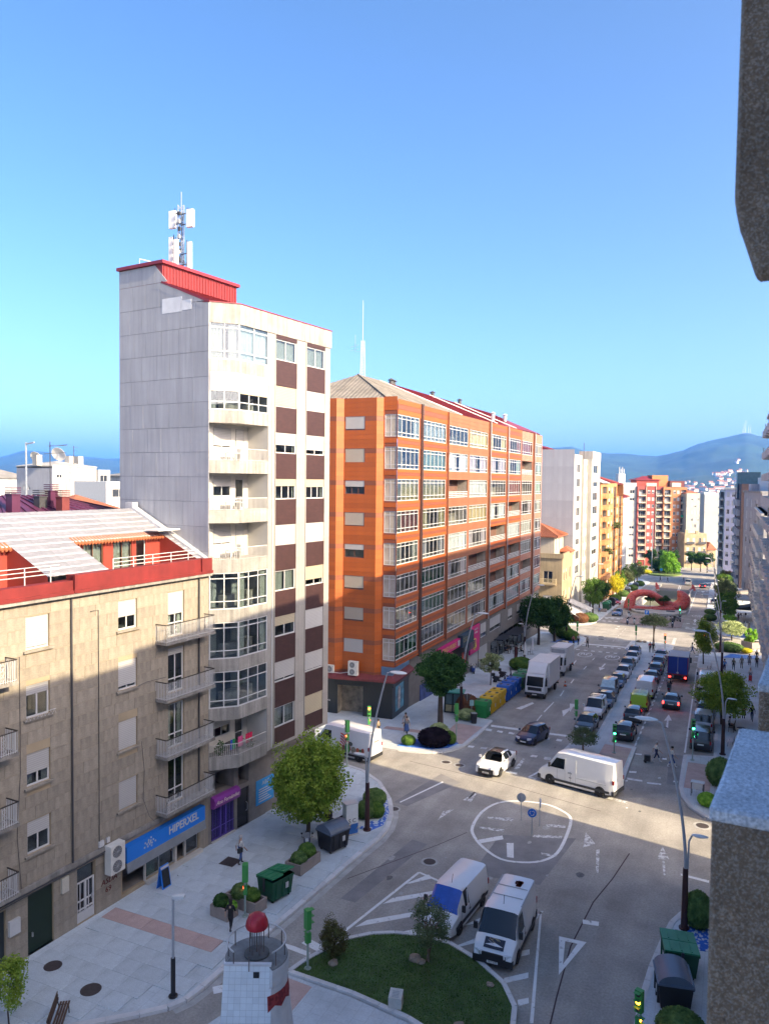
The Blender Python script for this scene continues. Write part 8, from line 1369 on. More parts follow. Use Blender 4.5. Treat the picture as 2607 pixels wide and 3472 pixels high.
t = thing('chalkboard_sign', 'blue-framed pavement chalkboard outside the blue-signed shop', 'sign board'); [mk(MB().box(-.32,-.02,0,.32,.02,1.25).mesh('f', BLUES) and MB().box(-.32,-.02,0,.32,.02,1.25), 'frame', BLUES, t, (0,q*.22,0), rot=(R(10*q),0,0)) for q in (-1,1)]; mk(MB().box(-.26,-.01,.12,.26,.0,1.05), 'chalkboard', M('chalkboard', (.015,.017,.02), .7, .6, 6), t, (0,-.255,.0), rot=(R(-10),0,0)); mk(MB().box(-.3,-.01,1.1,.3,.0,1.22), 'header', WHITE, t, (0,-.265,0), rot=(R(-10),0,0)); place(t, -27.75, 32.7, R(86.3), .13)
t = thing('stone_plaque', 'small white stone block with inscription on the near lawn', 'plaque'); mk(MB().prism([(-.28,-.25),(.28,-.25),(.28,.25),(-.28,.25)], 0, lambda x, y: .62 if y > 0 else .5), 'block', M('white_stone', (.55,.54,.5), .8, .15, 3, fine=.15), t); m = MB(); [m.box(-.15,-.2+.07*k,.5,.15,-.17+.07*k,.51) for k in range(5)]; m.v = [(x,y,.505+(y+.25)*.24+(z-.5)) for x,y,z in m.v]; mk(m, 'inscription', GREYP, t); place(t, -12.45, 29.3, R(12), .15)
def rock(lab, x, y, s): 
    bm = bmesh.new(); bmesh.ops.create_icosphere(bm, subdivisions=2, radius=s); rr = random.Random(int(x*100)); 
    for v in bm.verts: v.co *= rr.uniform(.75, 1.1); v.co.z *= .6
    me = bpy.data.meshes.new('rock'); bm.to_mesh(me); bm.free(); me.materials.append(M('lawn_rock', (.3,.24,.18), .9, .3, 5, fine=.2)); o = link(me, 'rock'); tag(o, lab, 'rock', 'rocks on the lawn'); place(o, x, y, 0, .2)
for a in (('rock at the foot of the olive tree',-12.9,32.6,.32),('second rock beside the olive tree',-12.55,32.5,.22),('rock at the foot of the brownish bush',-16.2,30.7,.25),('pale rock at the lower right of the lawn',-9.6,29.2,.28),('flat rock at the bottom edge of the lawn',-8.9,29.0,.3),('small rock near the older white van',-9.2,32.3,.18)): rock(*a)
for a in (('rock at the far end of the median, left',-13.0,129.3,.5),('rock at the far end of the median, right',-12.2,129.5,.35)): rock(*a)
WOOD = M('bench_wood', (.1,.055,.03), .7, .25, 4)
def bench(lab, x, y, rz, mat=WOOD, dz=.13): t = thing('bench', lab, 'bench', group='benches'); [mk(MB().box(-.9,-.22+.11*k,.42,.9,-.14+.11*k,.46), 'slat', mat, t) for k in range(4)]; [mk(MB().box(-.9,.24+.02*k,.55+.13*k,.9,.27+.02*k,.65+.13*k), 'slat', mat, t) for k in range(3)]; [mk(MB().tube([(s_*.75,-.2,0),(s_*.75,-.18,.42),(s_*.75,.22,.42),(s_*.75,.3,.9)], .025, 6).tube([(s_*.75,.2,.42),(s_*.75,.25,0)], .025, 6), 'leg', BLACK, t) for s_ in (-1,1)]; place(t, x, y, R(rz), dz)
bench('dark wooden bench at the bottom left corner', -24.35, 22.4, 125); bench('wooden bench with seated person under the right tree', .55, 79.4, -95); bench('pale slatted bench on the right pavement', .5, 74.2, -95, M('pale_slats', (.5,.52,.55), .6)); bench('white-topped bench by the slim olive tree', -2.2, 111.3, -92, M('pale_slats', (.5,.52,.55)))
t = thing('folding_table', 'white folding table and chair on the right corner pavement', 'table'); mk(MB().box(-.45,-.3,.95,.45,.3,1.0), 'table_top', WHITE, t); [mk(MB().bar((sx*.4,sy*.26,0),(sx*.4,sy*.26,.95),.04), 'leg', BLACK, t) for sx in (-1,1) for sy in (-1,1)]; mk(MB().box(-.35,-.28,.5,.35,-.25,.9), 'front_panel', WHITE, t); place(t, -1.7, 59.1, R(-5), .13)
def totem(lab, x, y): t = thing('advertising_totem', lab, 'advertising panel'); mk(MB().box(-.7,-.15,0,.7,.15,2.7), 'case', DARKM, t); mk(MB().box(-.58,-.17,.4,.58,-.15,2.5), 'poster', M('poster_grey', (.45,.47,.48), .4, .4, 1.5), t); place(t, x, y, R(-75), .12)
totem('grey advertising totem beside the right stone planter', 3.1, 145)
def parasol(lab, x, y, mat, op=False, h=2.4):
    t = thing('parasol', lab, 'parasol', group='cafe parasols'); mk(MB().tube([(0,0,0),(0,0,h)], .025, 6).tube([(0,0,0),(0,0,.08)], .25, 10), 'pole', STEEL, t)
    mk(MB().lathe([(.03,h+.05),(.13,h-.35),(.2,h-1.2),(.16,h-1.5),(.24,h-1.75),(.02,h-1.6)] if not op else [(.02,h+.3),(1.6,h-.35),(1.6,h-.4),(.02,h+.2)], 8), 'canopy', mat, t); place(t, x, y, 0, .12, False)
PWH = M('parasol_white', (.68,.68,.68), .8, .1, 2); parasol('closed white parasol beside the dark kiosk post, left', -25.5, 104.2, PWH); parasol('closed white parasol behind the truck, right', -25.5, 108.6, PWH); parasol('closed cream parasol under the far awning, left', -27.3, 150.5, PWH); parasol('closed cream parasol under the far awning, right', -25.4, 153.5, PWH); parasol('open white parasol far right', 2.4, 219, PWH, True); 
t = thing('cafe_canopy', 'dark fabric canopy on posts over the right pavement', 'canopy'); mk(MB().prism([(-1.6,-3),(1.9,-3),(1.9,3),(-1.6,3)], 2.2, lambda x, y: 2.3+(x+1.6)*.25), 'roof', AWN, t); [mk(MB().bar((-1.5,s_*2.8,0),(-1.5,s_*2.8,2.25),.06), 'post', DARKM, t) for s_ in (-1,1)]; place(t, 2.6, 172, 0, .12)
t = thing('cafe_screen', 'beige fabric windbreak canopy far right', 'canopy'); mk(MB().prism([(-1.6,-3),(1.9,-3),(1.9,3),(-1.6,3)], 2.0, lambda x, y: 2.1+(x+1.6)*.2), 'roof', CREAMW, t); [mk(MB().bar((-1.5,s_*2.8,0),(-1.5,s_*2.8,2.1),.06), 'post', DARKM, t) for s_ in (-1,1)]; place(t, 2.4, 212, 0, .12)
def cafeset(lab, x, y, c): t = thing('cafe_table', lab, 'table', group='cafe tables'); mk(MB().lathe([(.35,.7),(.35,.73)], 14), 'table_top', c, t); mk(MB().tube([(0,0,0),(0,0,.7)], .03, 6), 'leg', DARKM, t); [mk(MB().box(dx-.2,dy-.2,.42,dx+.2,dy+.2,.46).box(dx-.2 if dx < 0 else dx+.16,dy-.2,.46,dx-.16 if dx < 0 else dx+.2,dy+.2,.9).box(dx-.18,dy-.18,0,dx-.15,dy-.15,.42).box(dx+.15,dy+.15,0,dx+.18,dy+.18,.42), 'chair', BLACK, t) for dx, dy in ((-.65,0),(.65,0))]; place(t, x, y, random.random(), .12)
for i, (x, y) in enumerate(((-29.0,110.3),(-28.4,107.2),(-26.4,107.6),(-28.8,113.5),(-27.0,151.2),(-26.0,155.5),(2.0,162),(2.8,176),(2.2,205))): cafeset(('cafe table outside the dark awning, second from the left','cafe table outside the dark awning, leftmost','cafe table beneath the closed white parasols','cafe table outside the dark awning, farthest','cafe table under the striped awning','cafe table under the silver awning','pale cafe table on the far right pavement','cafe table under the dark canopy','cafe table under the beige canopy')[i], x, y, WOOD if i % 2 else PWH)
t = thing('traffic_cone', 'orange traffic cone on a pallet behind the large white truck', 'traffic cone'); mk(MB().lathe([(.16,.02),(.05,.6),(.03,.62)], 12), 'cone', M('cone_orange', (.6,.1,.02), .5), t); mk(MB().lathe([(.125,.24),(.09,.42)], 12), 'band', WHITE, t); mk(MB().box(-.2,-.2,0,.2,.2,.03), 'foot', BLACK, t); place(t, -17.3, 90.6)
t = thing('dark_red_post', 'square dark red information post at the cafe', 'post'); mk(MB().box(-.35,-.1,0,.35,.1,1.9), 'panel', M('oxblood_panel', (.09,.015,.015), .5), t); mk(MB().box(-.4,-.13,1.9,.4,.13,1.95), 'cap', DARKM, t); place(t, -26.4, 102.6, R(-60), .12)

# ------------------------------------------------------------------ lighthouse model on the island
LH = thing('lighthouse_model', 'white tiled lighthouse monument with red lantern dome at the bottom edge', 'monument', (-12.05, 18.15, .12), R(24.3))
TILE = M('white_glazed_tile', (.72,.77,.8), .3, .06, 2, rand=.06); GROUT = M('tile_grout', (.5,.54,.56), .8); ROUGH = M('rough_white_render', (.66,.65,.65), .95, .12, 3, bump=.8, bscale=60)
zt = 8.78; def_r = lambda z: .80+(zt-z)*.118
TWR = True
# flat tiled buttress panel on the camera side: tiles are pieces
PX0, PX1 = -.82, .5
def pany(z): return -(.58+(zt+.05-z)*.165)
def cutf(m): m.v = [(x, max(y, pany(z)+.004), z) if x < .5 else (x, y, z) for x, y, z in m.v]
m = MB(); 
def pquad(x0, x1, z0, z1, off): return [(x0*(1+(zt-z0)*.04), pany(z0)-off, z0), (x1*(1+(zt-z0)*.04), pany(z0)-off, z0), (x1*(1+(zt-z1)*.04), pany(z1)-off, z1), (x0*(1+(zt-z1)*.04), pany(z1)-off, z1)]
tw = MB(); tw.lathe([(def_r(zt-.5*k), zt-.5*k) for k in range(17, 0, -1)], 36); cutf(tw); mk(tw, 'tower', ROUGH, LH, smooth=40); m.face(pquad(PX0, PX1, 0, zt+.05, 0)); 
for x in (PX0, PX1): s = (1+(zt)*.04); m.face([(x*s, pany(0), 0), (x*.9*s, -.4, 0), (x*.9, -.2, zt+.03), (x*1.0, pany(zt+.05), zt+.05)])
mk(m, 'buttress', GROUT, LH); mk(MB().bar((PX0, pany(zt+.05)+.03, zt+.05), (PX1, pany(zt+.05)+.03, zt+.05), .1, .06), 'buttress_coping', ROUGH, LH)
rows_ = 26; cols_ = 8; th = .165; restm = MB()
for r_ in range(rows_):
    z1 = zt+.04-r_*th; z0 = z1-th
    for k in range(cols_):
        x0 = PX0+(PX1-PX0)*k/cols_; x1 = PX0+(PX1-PX0)*(k+1)/cols_; q = pquad(x0+.004, x1-.004, z0+.004, z1-.004, .006)
        if r_ == 1 and k == 5: mk(MB().box(q[0][0], q[0][1]-.004, q[0][2], q[1][0], q[0][1]+.02, q[2][2]), 'vent', BLACK, LH); continue
        mm = MB(); mm.face(q); mk(mm, 'tile', TILE, LH)
m = MB(); [m.face([(def_r(z)*1.012*math.cos(a), def_r(z)*1.012*math.sin(a), z) for a, z in ((R(-62+14*k+g), zz) for g, zz in ((0,zt-1.15+.12*(k%2)),(14,zt-1.15+.12*((k+1)%2)),(14,zt-.72),(0,zt-.72)))]) for k in range(8)]; mk(m, 'red_mosaic_band', M('dark_red_mosaic', (.2,.02,.025), .7, .3, 8, kind='cells', kp=(14.,(.32,.04,.04),.5)), LH); m = MB(); m2 = [m.face([(def_r(z)*1.012*math.cos(a), def_r(z)*1.012*math.sin(a), z) for a, z in ((R(160+14*k+g), zz) for g, zz in ((0,zt-1.15),(14,zt-1.05),(14,zt-.72),(0,zt-.72)))]) for k in range(5)]; mk(m, 'red_mosaic_band', M('dark_red_mosaic', (.2,.02,.025), .7, .3, 8, kind='cells', kp=(14.,(.32,.04,.04),.5)), LH)
m = MB(); m.lathe([(.82,zt-.6),(.9,zt-.5),(.9,zt-.04),(.86,zt-.02)], 48); cutf(m); mk(m, 'gallery_wall', ROUGH, LH, smooth=30); m = MB(); m.lathe([(.895,zt-.035),(.87,zt),(.02,zt+.005)], 48); cutf(m); mk(m, 'gallery_deck', M('grey_cement_deck', (.2,.2,.19), .85, .3, 3, fine=.2), LH, smooth=30); m = MB(); m.lathe([(.36,zt+.0),(.36,zt+.05),(.3,zt+.06),(.02,zt+.06)], 20); mk(m, 'lantern_plinth', M('dark_cement', (.1,.1,.095), .9, .3, 3), LH)
m = MB(); [m.bar((.2*math.cos(a),.2*math.sin(a),zt+.04),(.2*math.cos(a),.2*math.sin(a),zt+.86),.022) for a in [R(60*k) for k in range(6)]]; m.bar((0,0,zt),(0,0,zt+.9),.03); mk(m, 'lantern_posts', M('rusty_post', (.12,.09,.08), .7, .3, 5), LH)
m = MB(); m.lathe([(.31,zt+.8),(.325,zt+.84),(.31,zt+.96),(.25,zt+1.1),(.14,zt+1.18),(.03,zt+1.2)], 20); mk(m, 'dome', M('red_dome_paint', (.40,.012,.025), .4, .3, 2.5, streak=.3), LH, smooth=60); m = MB(); [m.tube([(.322*math.cos(a),.322*math.sin(a),zt+.86),(.308*math.cos(a),.308*math.sin(a),zt+.97),(.245*math.cos(a),.245*math.sin(a),zt+1.11),(.05*math.cos(a),.05*math.sin(a),zt+1.2)], .009, 4) for a in [R(40*k) for k in range(9)]]; mk(m, 'dome_rib', M('red_dome_paint', (.4,.012,.025)), LH)
m = MB(); [m.tube([(.8*math.cos(a),.8*math.sin(a),zt) , (.8*math.cos(a),.8*math.sin(a),zt+.42)], .016, 6) for a in [R(38*k-40) for k in range(9)]]; mk(m, 'railing_posts', M('rusty_post', (.12,.09,.08)), LH)
for a0, a1 in ((-50, 95), (120, 232)): m = MB(); m.tube([(.82*math.cos(R(a)),.82*math.sin(R(a)),zt+.43) for a in range(a0, a1, 9)], .022, 6); mk(m, 'handrail', WHITE, LH, smooth=60)
# ------------------------------------------------------------------ red mosaic sculpture over the underpass mouth
REDMO = M('red_mosaic', (.5,.035,.03), .45, .2, .6, kind='cells', kp=(3.2,(.6,.09,.07),.55,(.4,.16,.13))); PALEMO = M('pale_mosaic', (.6,.54,.46), .6, .15, 1, kind='cells', kp=(2.2,(.45,.4,.34),.6,(.3,.28,.25)))
SC = thing('mosaic_sculpture', 'giant red mosaic tentacle sculpture looping over the underpass mouth', 'sculpture', (-14, 177, gz(177)+.4)); SC.scale = (1.05, 1, .88)
def cat(P, k=6):
    P = [Vector(p) for p in P]; out = []
    for i in range(len(P)-1):
        p0, p1, p2, p3 = P[max(i-1, 0)], P[i], P[i+1], P[min(i+2, len(P)-1)]
        for t in range(k): u = t/k; out.append(.5*((2*p1)+(p2-p0)*u+(2*p0-5*p1+4*p2-p3)*u*u+(-p0+3*p1-3*p2+p3)*u**3))
    return out+[P[-1]]
def sweep(P, rad, mat, name, k=6, n=14):
    Q = cat(P, k); rr = [v.x for v in cat([(r, 0, 0) for r in rad], k)]; m = MB(); m.tube(Q, rr, n); return mk(m, name, mat, SC, smooth=60)
sweep([(-5.6,-2.2,0),(-5.5,-1.8,1.4),(-5.0,-1.2,3.1),(-3.5,-.5,3.9),(-1.6,.2,3.7),(-.1,.9,2.5),(.9,1.5,1.5),(2.2,2.2,.7)], [1.15,1.05,.92,.85,.85,.92,1.0,1.1], REDMO, 'loop'); sweep([(-5.7,-2.3,.1),(-3.8,-1.8,.1),(-1.6,-.6,.1),(.4,.4,.2),(2.6,1.6,.3),(4.4,2.6,.3)], [1.0,.7,.5,.7,.9,.9], REDMO, 'mound'); sweep([(1.6,1.6,.3),(3.4,2.2,.6),(4.6,2.6,1.5),(4.7,2.7,2.8),(4.1,2.6,3.9),(3.5,2.5,4.5)], [.9,1.3,1.4,1.25,.85,.12], REDMO, 'horn'); sweep([(5.3,2.6,0),(5.5,2.9,1.3),(5.5,3.0,2.6),(4.9,2.9,3.7),(4.1,2.8,4.3)], [.5,.55,.5,.36,.1], PALEMO, 'pale_underside'); sweep([(-1.0,-1.5,.0),(1.0,-1.2,.35),(3.2,-.2,.2)], [.2,.45,.3], REDMO, 'tentacle_end'); mk(MB().lathe([(1.1,0),(1.0,.35),(.7,.4)], 14, sy=.5), 'basin', DARKM, SC, (-3.2,-4.2,.1)); mk(MB().lathe([(.9,0),(.85,.3),(.6,.35)], 14, sy=.5), 'basin', DARKM, SC, (2.6,-3.4,.1))
for x, y, l, h in ((-18.9,231,'left small red mosaic tentacle tip at the ramp wall',2.1),(-9.4,233.6,'right small red mosaic tentacle tip at the ramp wall',1.9)): t = thing('tentacle_tip', l, 'sculpture', (x, y, gz(y)), 0, 'red tentacle tips'); q = cat([(0,0,-.3),(.1,0,.6),(.05,0,1.3),(-.2,0,h)], 5); m = MB(); m.tube(q, [.85-.75*(i/(len(q)-1))**1.3 for i in range(len(q))], 12); mk(m, 'tip', REDMO, t, smooth=60); mk(MB().lathe([(.9,-.2),(.95,.1),(.8,.2)], 12), 'collar', PALEMO, t)
# ------------------------------------------------------------------ people
SKIN = M('skin', (.42,.26,.18), .6, .08, 5); SKIN2 = M('skin_tan', (.28,.16,.1), .6, .08, 5); SHOE = M('dark_shoe', (.03,.027,.025), .6); SHOEW = M('white_shoe', (.6,.6,.6), .6); HAIRD = M('dark_hair', (.02,.014,.01), .7, .2, 20); HAIRG = M('grey_hair', (.4,.38,.36), .8, .2, 20); HAIRB = M('brown_hair', (.07,.04,.02), .7, .2, 20)
def cl(n, c): return M('cloth_'+n, c, .9, .14, 6, bump=.3, bscale=25)
WHC = cl('white', (.62,.6,.55)); BLC = cl('black', (.018,.018,.02)); JEA = cl('denim', (.05,.1,.26)); NAV = cl('navy', (.02,.03,.08)); KHA = cl('khaki', (.25,.2,.14)); PIN = cl('pink', (.45,.16,.14)); SKYB = cl('skyblue', (.08,.25,.6)); GRC = cl('grey', (.2,.2,.2)); OLC = cl('olive', (.1,.11,.06)); REC = cl('red', (.4,.03,.03))
POSE = {}
def posemesh(pose):
    """one continuous skinned body: joints -> Skin + Subdivision, baked; faces keep the index of the nearest bone group"""
    if pose in POSE: return POSE[pose]
    st, arm, sit = {'stand': (0, .06, 0), 'walk': (.30, .28, 0), 'stroll': (.18, .16, 0), 'sit': (0, .3, 1), 'ride': (0, .5, 1)}[pose]
    J = {}; E = []
    def j(n, p, r, g): J[n] = (Vector(p), r, g)
    hp = .93 if not sit else .5; dz = hp-.93
    j('pel', (0,0,hp), (.15,.12), 2); j('spi', (.0,0,hp+.2), (.145,.11), 1); j('che', (.02,0,hp+.42), (.165,.12), 1); j('nec', (.02,0,hp+.56), (.06,.06), 0); j('hd0', (.04,0,hp+.63), (.075,.085), 0); j('hd1', (.05,0,hp+.72), (.085,.1), 0); j('hd2', (.04,0,hp+.8), (.055,.065), 0)
    E += [('pel','spi'),('spi','che'),('che','nec'),('nec','hd0'),('hd0','hd1'),('hd1','hd2')]
    for s in (1, -1):
        k = 'L' if s > 0 else 'R'; a = arm*(-s); f = st*s
        if sit: kn = (.42, s*.12, hp+.02); an = (.44 if pose == 'sit' else .3, s*.13, .1); toe = (an[0]+.16, s*.14, .04)
        else: kn = (f*.55+.05, s*.09, .5); an = (f-(.06 if f < 0 else 0), s*.09, .1+(.06 if f < 0 else 0)); toe = (an[0]+.17, s*.1, an[2]-.06)
        j('hip'+k, (0,s*.085,hp-.06), (.085,.09), 2); j('thi'+k, tuple(Vector((0,s*.09,hp-.1)).lerp(Vector(kn), .5)), (.075,.08), 2); j('kne'+k, kn, (.058,.06), 2); j('cal'+k, tuple(Vector(kn).lerp(Vector(an), .35)), (.058,.056), 2); j('ank'+k, an, (.038,.042), 3); j('toe'+k, toe, (.04,.03), 3)
        E += [('pel','hip'+k),('hip'+k,'thi'+k),('thi'+k,'kne'+k),('kne'+k,'cal'+k),('cal'+k,'ank'+k),('ank'+k,'toe'+k)]
        el = (a*.5-.02, s*.25, hp+.2) if pose != 'ride' else (.28, s*.27, hp+.24); wr = (a+.08, s*.26, hp-.02) if pose not in ('ride', 'sit') else ((.5, s*.3, hp+.22) if pose == 'ride' else (.3, s*.16, hp+.1))
        d = (Vector(wr)-Vector(el)).normalized(); pm = Vector(wr)+d*.06
        j('sho'+k, (.01,s*.175,hp+.47), (.062,.06), 1); j('elb'+k, el, (.044,.044), 1); j('for'+k, tuple(Vector(el).lerp(Vector(wr), .35)), (.041,.04), 4); j('wri'+k, wr, (.026,.024), 4); j('pal'+k, tuple(pm), (.034,.02), 4)
        E += [('che','sho'+k),('sho'+k,'elb'+k),('elb'+k,'for'+k),('for'+k,'wri'+k),('wri'+k,'pal'+k)]
        for q, (o, ln) in enumerate(((-.03,.07),(-.01,.085),(.01,.08),(.03,.06))): b1 = pm+d*ln*.55+Vector((o,0,0)); j('f%d%s' % (q, k), tuple(b1), (.009,.009), 4); j('g%d%s' % (q, k), tuple(b1+d*ln*.45+Vector((.008,-s*.015,0))), (.008,.008), 4); E += [('pal'+k, 'f%d%s' % (q, k)), ('f%d%s' % (q, k), 'g%d%s' % (q, k))]
        j('th'+k, tuple(Vector(wr)+d*.05+Vector((.05,-s*.012,0))), (.01,.01), 4); E.append(('wri'+k, 'th'+k))
    nm = list(J); me = bpy.data.meshes.new('body'); me.from_pydata([J[n][0] for n in nm], [(nm.index(a), nm.index(b)) for a, b in E], []); o = bpy.data.objects.new('tmp', me); COL.objects.link(o); sk = o.modifiers.new('s', 'SKIN')
    for i, n in enumerate(nm): v = me.skin_vertices[0].data[i]; v.radius = J[n][1]; v.use_root = (n == 'pel')
    ss = o.modifiers.new('d', 'SUBSURF'); ss.levels = 1; ss.render_levels = 1; dg = bpy.context.evaluated_depsgraph_get(); dg.update(); out = bpy.data.meshes.new_from_object(o.evaluated_get(dg)); bpy.data.objects.remove(o)
    segs = [(J[a][0], J[b][0], J[b][2] if J[b][2] in (4, 3, 0) else max(J[a][2], 1) if b[:3] not in ('hip', 'thi', 'kne', 'cal') else 2) for a, b in E]
    gi = []
    for p in out.polygons:
        c = p.center; best = None
        for a, b, g in segs:
            d = b-a; t = max(0, min(1, (c-a).dot(d)/d.length_squared)); q = (c-a-d*t).length
            if best is None or q < best[0]: best = (q, g)
        g = best[1]
        if g == 1 and c.z < hp+.08: g = 2
        gi.append(g)
    bm = bmesh.new(); bm.from_mesh(out); n0 = len(bm.faces)   # face: nose, ears, eyes merged into the head
    hc = Vector((.045, 0, hp+.72))
    def blob(c, s, g):
        r = bmesh.ops.create_icosphere(bm, subdivisions=1, radius=1, matrix=Matrix.Translation(c) @ Matrix.Diagonal((*s, 1))); gi.extend([g]*20)
    blob(hc+Vector((.092,0,-.005)), (.022,.014,.024), 0); blob(hc+Vector((0,.088,0)), (.018,.01,.03), 0); blob(hc+Vector((0,-.088,0)), (.018,.01,.03), 0); blob(hc+Vector((.08,.033,.02)), (.01,.012,.008), 5); blob(hc+Vector((.08,-.033,.02)), (.01,.012,.008), 5); blob(hc+Vector((.078,0,-.045)), (.01,.024,.006), 6)
    bm.to_mesh(out); bm.free(); out.polygons.foreach_set('use_smooth', [True]*len(out.polygons)); h = MB(); h.lathe([(.06,-.07),(.1,-.03),(.108,.03),(.085,.09),(.02,.115)], 14, sx=1.1, sy=.95)
    POSE[pose] = (out, gi, h, (hc.x-.018, 0, hc.z+.02)); return POSE[pose]
PM = {}
def person(lab, x, y, head, pose, top, bot, hair=HAIRD, shoe=SHOE, sleeve=None, skin=SKIN, h=1.7, dz=None, group=None, skirt=None, hairlong=False, z=None):
    t = thing('person', lab, 'person', group=group); src, gi, hm, hp = posemesh(pose); k = (pose, top.name, bot.name, shoe.name, (sleeve or skin).name, skin.name)
    if k not in PM:
        me = src.copy(); me.materials.clear(); [me.materials.append(q) for q in (skin, top, bot, shoe, sleeve or skin, HAIRD, M('lip', (.3,.1,.08), .6))]; me.polygons.foreach_set('material_index', gi); PM[k] = me
    link(PM[k], 'body', t); mk(hm, 'hair', hair, t, hp, smooth=60)
    if hairlong: mk(MB().lathe([(.09,.05),(.1,-.1),(.085,-.24),(.03,-.26)], 12), 'long_hair', hair, t, (hp[0]-.03, 0, hp[2]), smooth=60)
    if skirt: mk(MB().lathe([(.15,.98),(.2,.75),(.25,.45),(.24,.44),(.17,.75),(.1,.98)], 16), 'skirt', skirt, t, smooth=60)
    s = h/1.74; pv = dz if dz is not None else (.13 if (x < -20.6 or x > -3) else .0); t.matrix_world = Matrix.Translation((x, y, gz(y)+pv if z is None else z)) @ Matrix.Rotation(R(head), 4, 'Z') @ Matrix.Scale(s, 4); return t
GP_ = 'pedestrians'
t = person('bald man in white shirt and jeans with dark shoulder bag walking before the purple shop', -25.4, 36.5, 75, 'stroll', WHC, JEA, HAIRG, h=1.72, group=GP_); o = mk(MB().box(-.18,-.06,0,.14,.06,.26).bar((-.1,0,.26),(.0,.16,.5),.02), 'shoulder_bag', BLACK); tag(o, 'dark shoulder bag hanging at the hip of the white-shirted man', 'bag'); o.location = (-25.25, 36.3, .98); o.rotation_euler = (0, 0, R(75))
person('woman in black with white strap walking beside the small planter', -22.0, 30.8, 100, 'stroll', BLC, BLC, HAIRD, h=1.62, group=GP_, hairlong=True)
person('man in grey of the couple at the pharmacy corner', -26.2, 63.2, -70, 'stand', GRC, BLC, HAIRD, h=1.78, group=GP_); person('woman with white rucksack and blue skirt of the couple at the pharmacy corner', -25.8, 62.5, -80, 'stroll', GRC, JEA, HAIRD, h=1.65, group=GP_, skirt=JEA); o = mk(MB().box(-.12,-.16,0,.1,.16,.42), 'rucksack', WHC); tag(o, 'pale rucksack on the back of the blue-skirted woman', 'rucksack'); o.location = (-25.83, 62.72, 1.0); o.rotation_euler = (0, 0, R(-80))
person('person in patterned top standing at the pharmacy traffic light', -27.6, 60.4, 160, 'stand', KHA, BLC, HAIRD, h=1.66, group=GP_)
person('man in white shirt and cap pulling a trolley across the right lane', -5.1, 66.0, 20, 'walk', WHC, NAV, HAIRG, SHOEW, h=1.74, group=GP_); t = thing('shopping_trolley_bag', 'black wheeled bag pulled by the white-shirted man', 'trolley bag'); mk(MB().box(-.22,-.15,.12,.22,.15,.62), 'bag', BLACK, t); mk(MB().bar((.2,0,.55),(.62,0,.85),.03), 'handle', STEEL, t); [mk(MB().lathe([(.08,-.02),(.08,.02)], 10), 'wheel', RUB, t, (-.18,s_*.16,.08), rot=(R(90),0,0)) for s_ in (-1,1)]; place(t, -5.75, 65.6, R(20))
person('person in pale top and jeans crossing the right lane towards the kerb', -3.85, 65.2, 15, 'walk', WHC, JEA, HAIRD, SHOEW, h=1.72, group=GP_)
person('woman in black walking on the right pavement under the stone block', 2.4, 84.1, -100, 'stroll', BLC, NAV, HAIRD, sleeve=BLC, h=1.66, group=GP_, hairlong=True); person('person in dark trousers behind the wide tree, left', .8, 84.0, 90, 'stroll', GRC, BLC, h=1.7, group=GP_); person('person in shorts behind the wide tree, right', 1.65, 84.6, 90, 'stand', OLC, SKIN, h=1.7, group=GP_, skirt=OLC)
person('person sitting on the bench under the wide tree', .35, 79.4, -5, 'sit', GRC, BLC, HAIRD, h=1.72, group=GP_, dz=.13, skin=SKIN2)
person('man in bright blue shirt and dark shorts on the right pavement', -.3, 109.6, -95, 'walk', SKYB, NAV, h=1.78, group=GP_, shoe=SHOEW); person('woman in dark clothes with a bag on the right pavement', .8, 111.8, -80, 'stroll', OLC, BLC, h=1.65, group=GP_, hairlong=True); person('person in beige on the right pavement', 1.8, 113.6, 95, 'stroll', KHA, KHA, HAIRG, h=1.72, group=GP_); person('woman in a patterned dress on the right pavement', 2.8, 116.7, 90, 'stroll', GRC, KHA, HAIRB, h=1.65, group=GP_, skirt=GRC); person('man in olive pushing a walker near the right facade', 3.7, 115.6, 95, 'stroll', OLC, BLC, HAIRG, h=1.74, group=GP_); person('person in black behind the olive-clad man', 3.8, 120.4, 80, 'stand', BLC, BLC, h=1.7, group=GP_); person('grey-haired woman leaning on a red shopping trolley', 2.7, 106.0, -95, 'stroll', WHC, BLC, HAIRG, h=1.62, group=GP_)
t = thing('shopping_trolley_bag', 'red wheeled shopping bag before the grey-haired woman', 'trolley bag'); mk(MB().box(-.2,-.18,.12,.2,.18,.75), 'bag', REC, t); mk(MB().bar((-.15,0,.7),(-.35,0,1.0),.03), 'handle', STEEL, t); [mk(MB().lathe([(.08,-.02),(.08,.02)], 10), 'wheel', RUB, t, (.1,s_*.18,.08), rot=(R(90),0,0)) for s_ in (-1,1)]; place(t, 2.68, 105.2, R(-95), .13)
person('woman in pale jacket and dark skirt walking on the right pavement', 1.5, 99.8, 60, 'stroll', WHC, BLC, HAIRG, h=1.62, group=GP_, skirt=BLC)
person('man in pink shirt of the three at the far left corner', -21.6, 118.9, 60, 'stand', PIN, BLC, h=1.75, group=GP_); person('man in white shirt of the three at the far left corner', -21.1, 120.4, -120, 'stand', WHC, BLC, h=1.72, group=GP_); person('man in grey-blue shirt stepping off the far left corner', -19.6, 119.6, -60, 'stroll', GRC, BLC, HAIRG, h=1.7, group=GP_); person('person in red shirt on the far end of the median', -10.5, 119.8, 100, 'stand', REC, BLC, HAIRG, h=1.66, group=GP_, dz=.1); person('person in black beside the red-shirted one on the median', -10.05, 119.7, 80, 'stand', BLC, BLC, HAIRG, h=1.66, group=GP_, dz=.1)
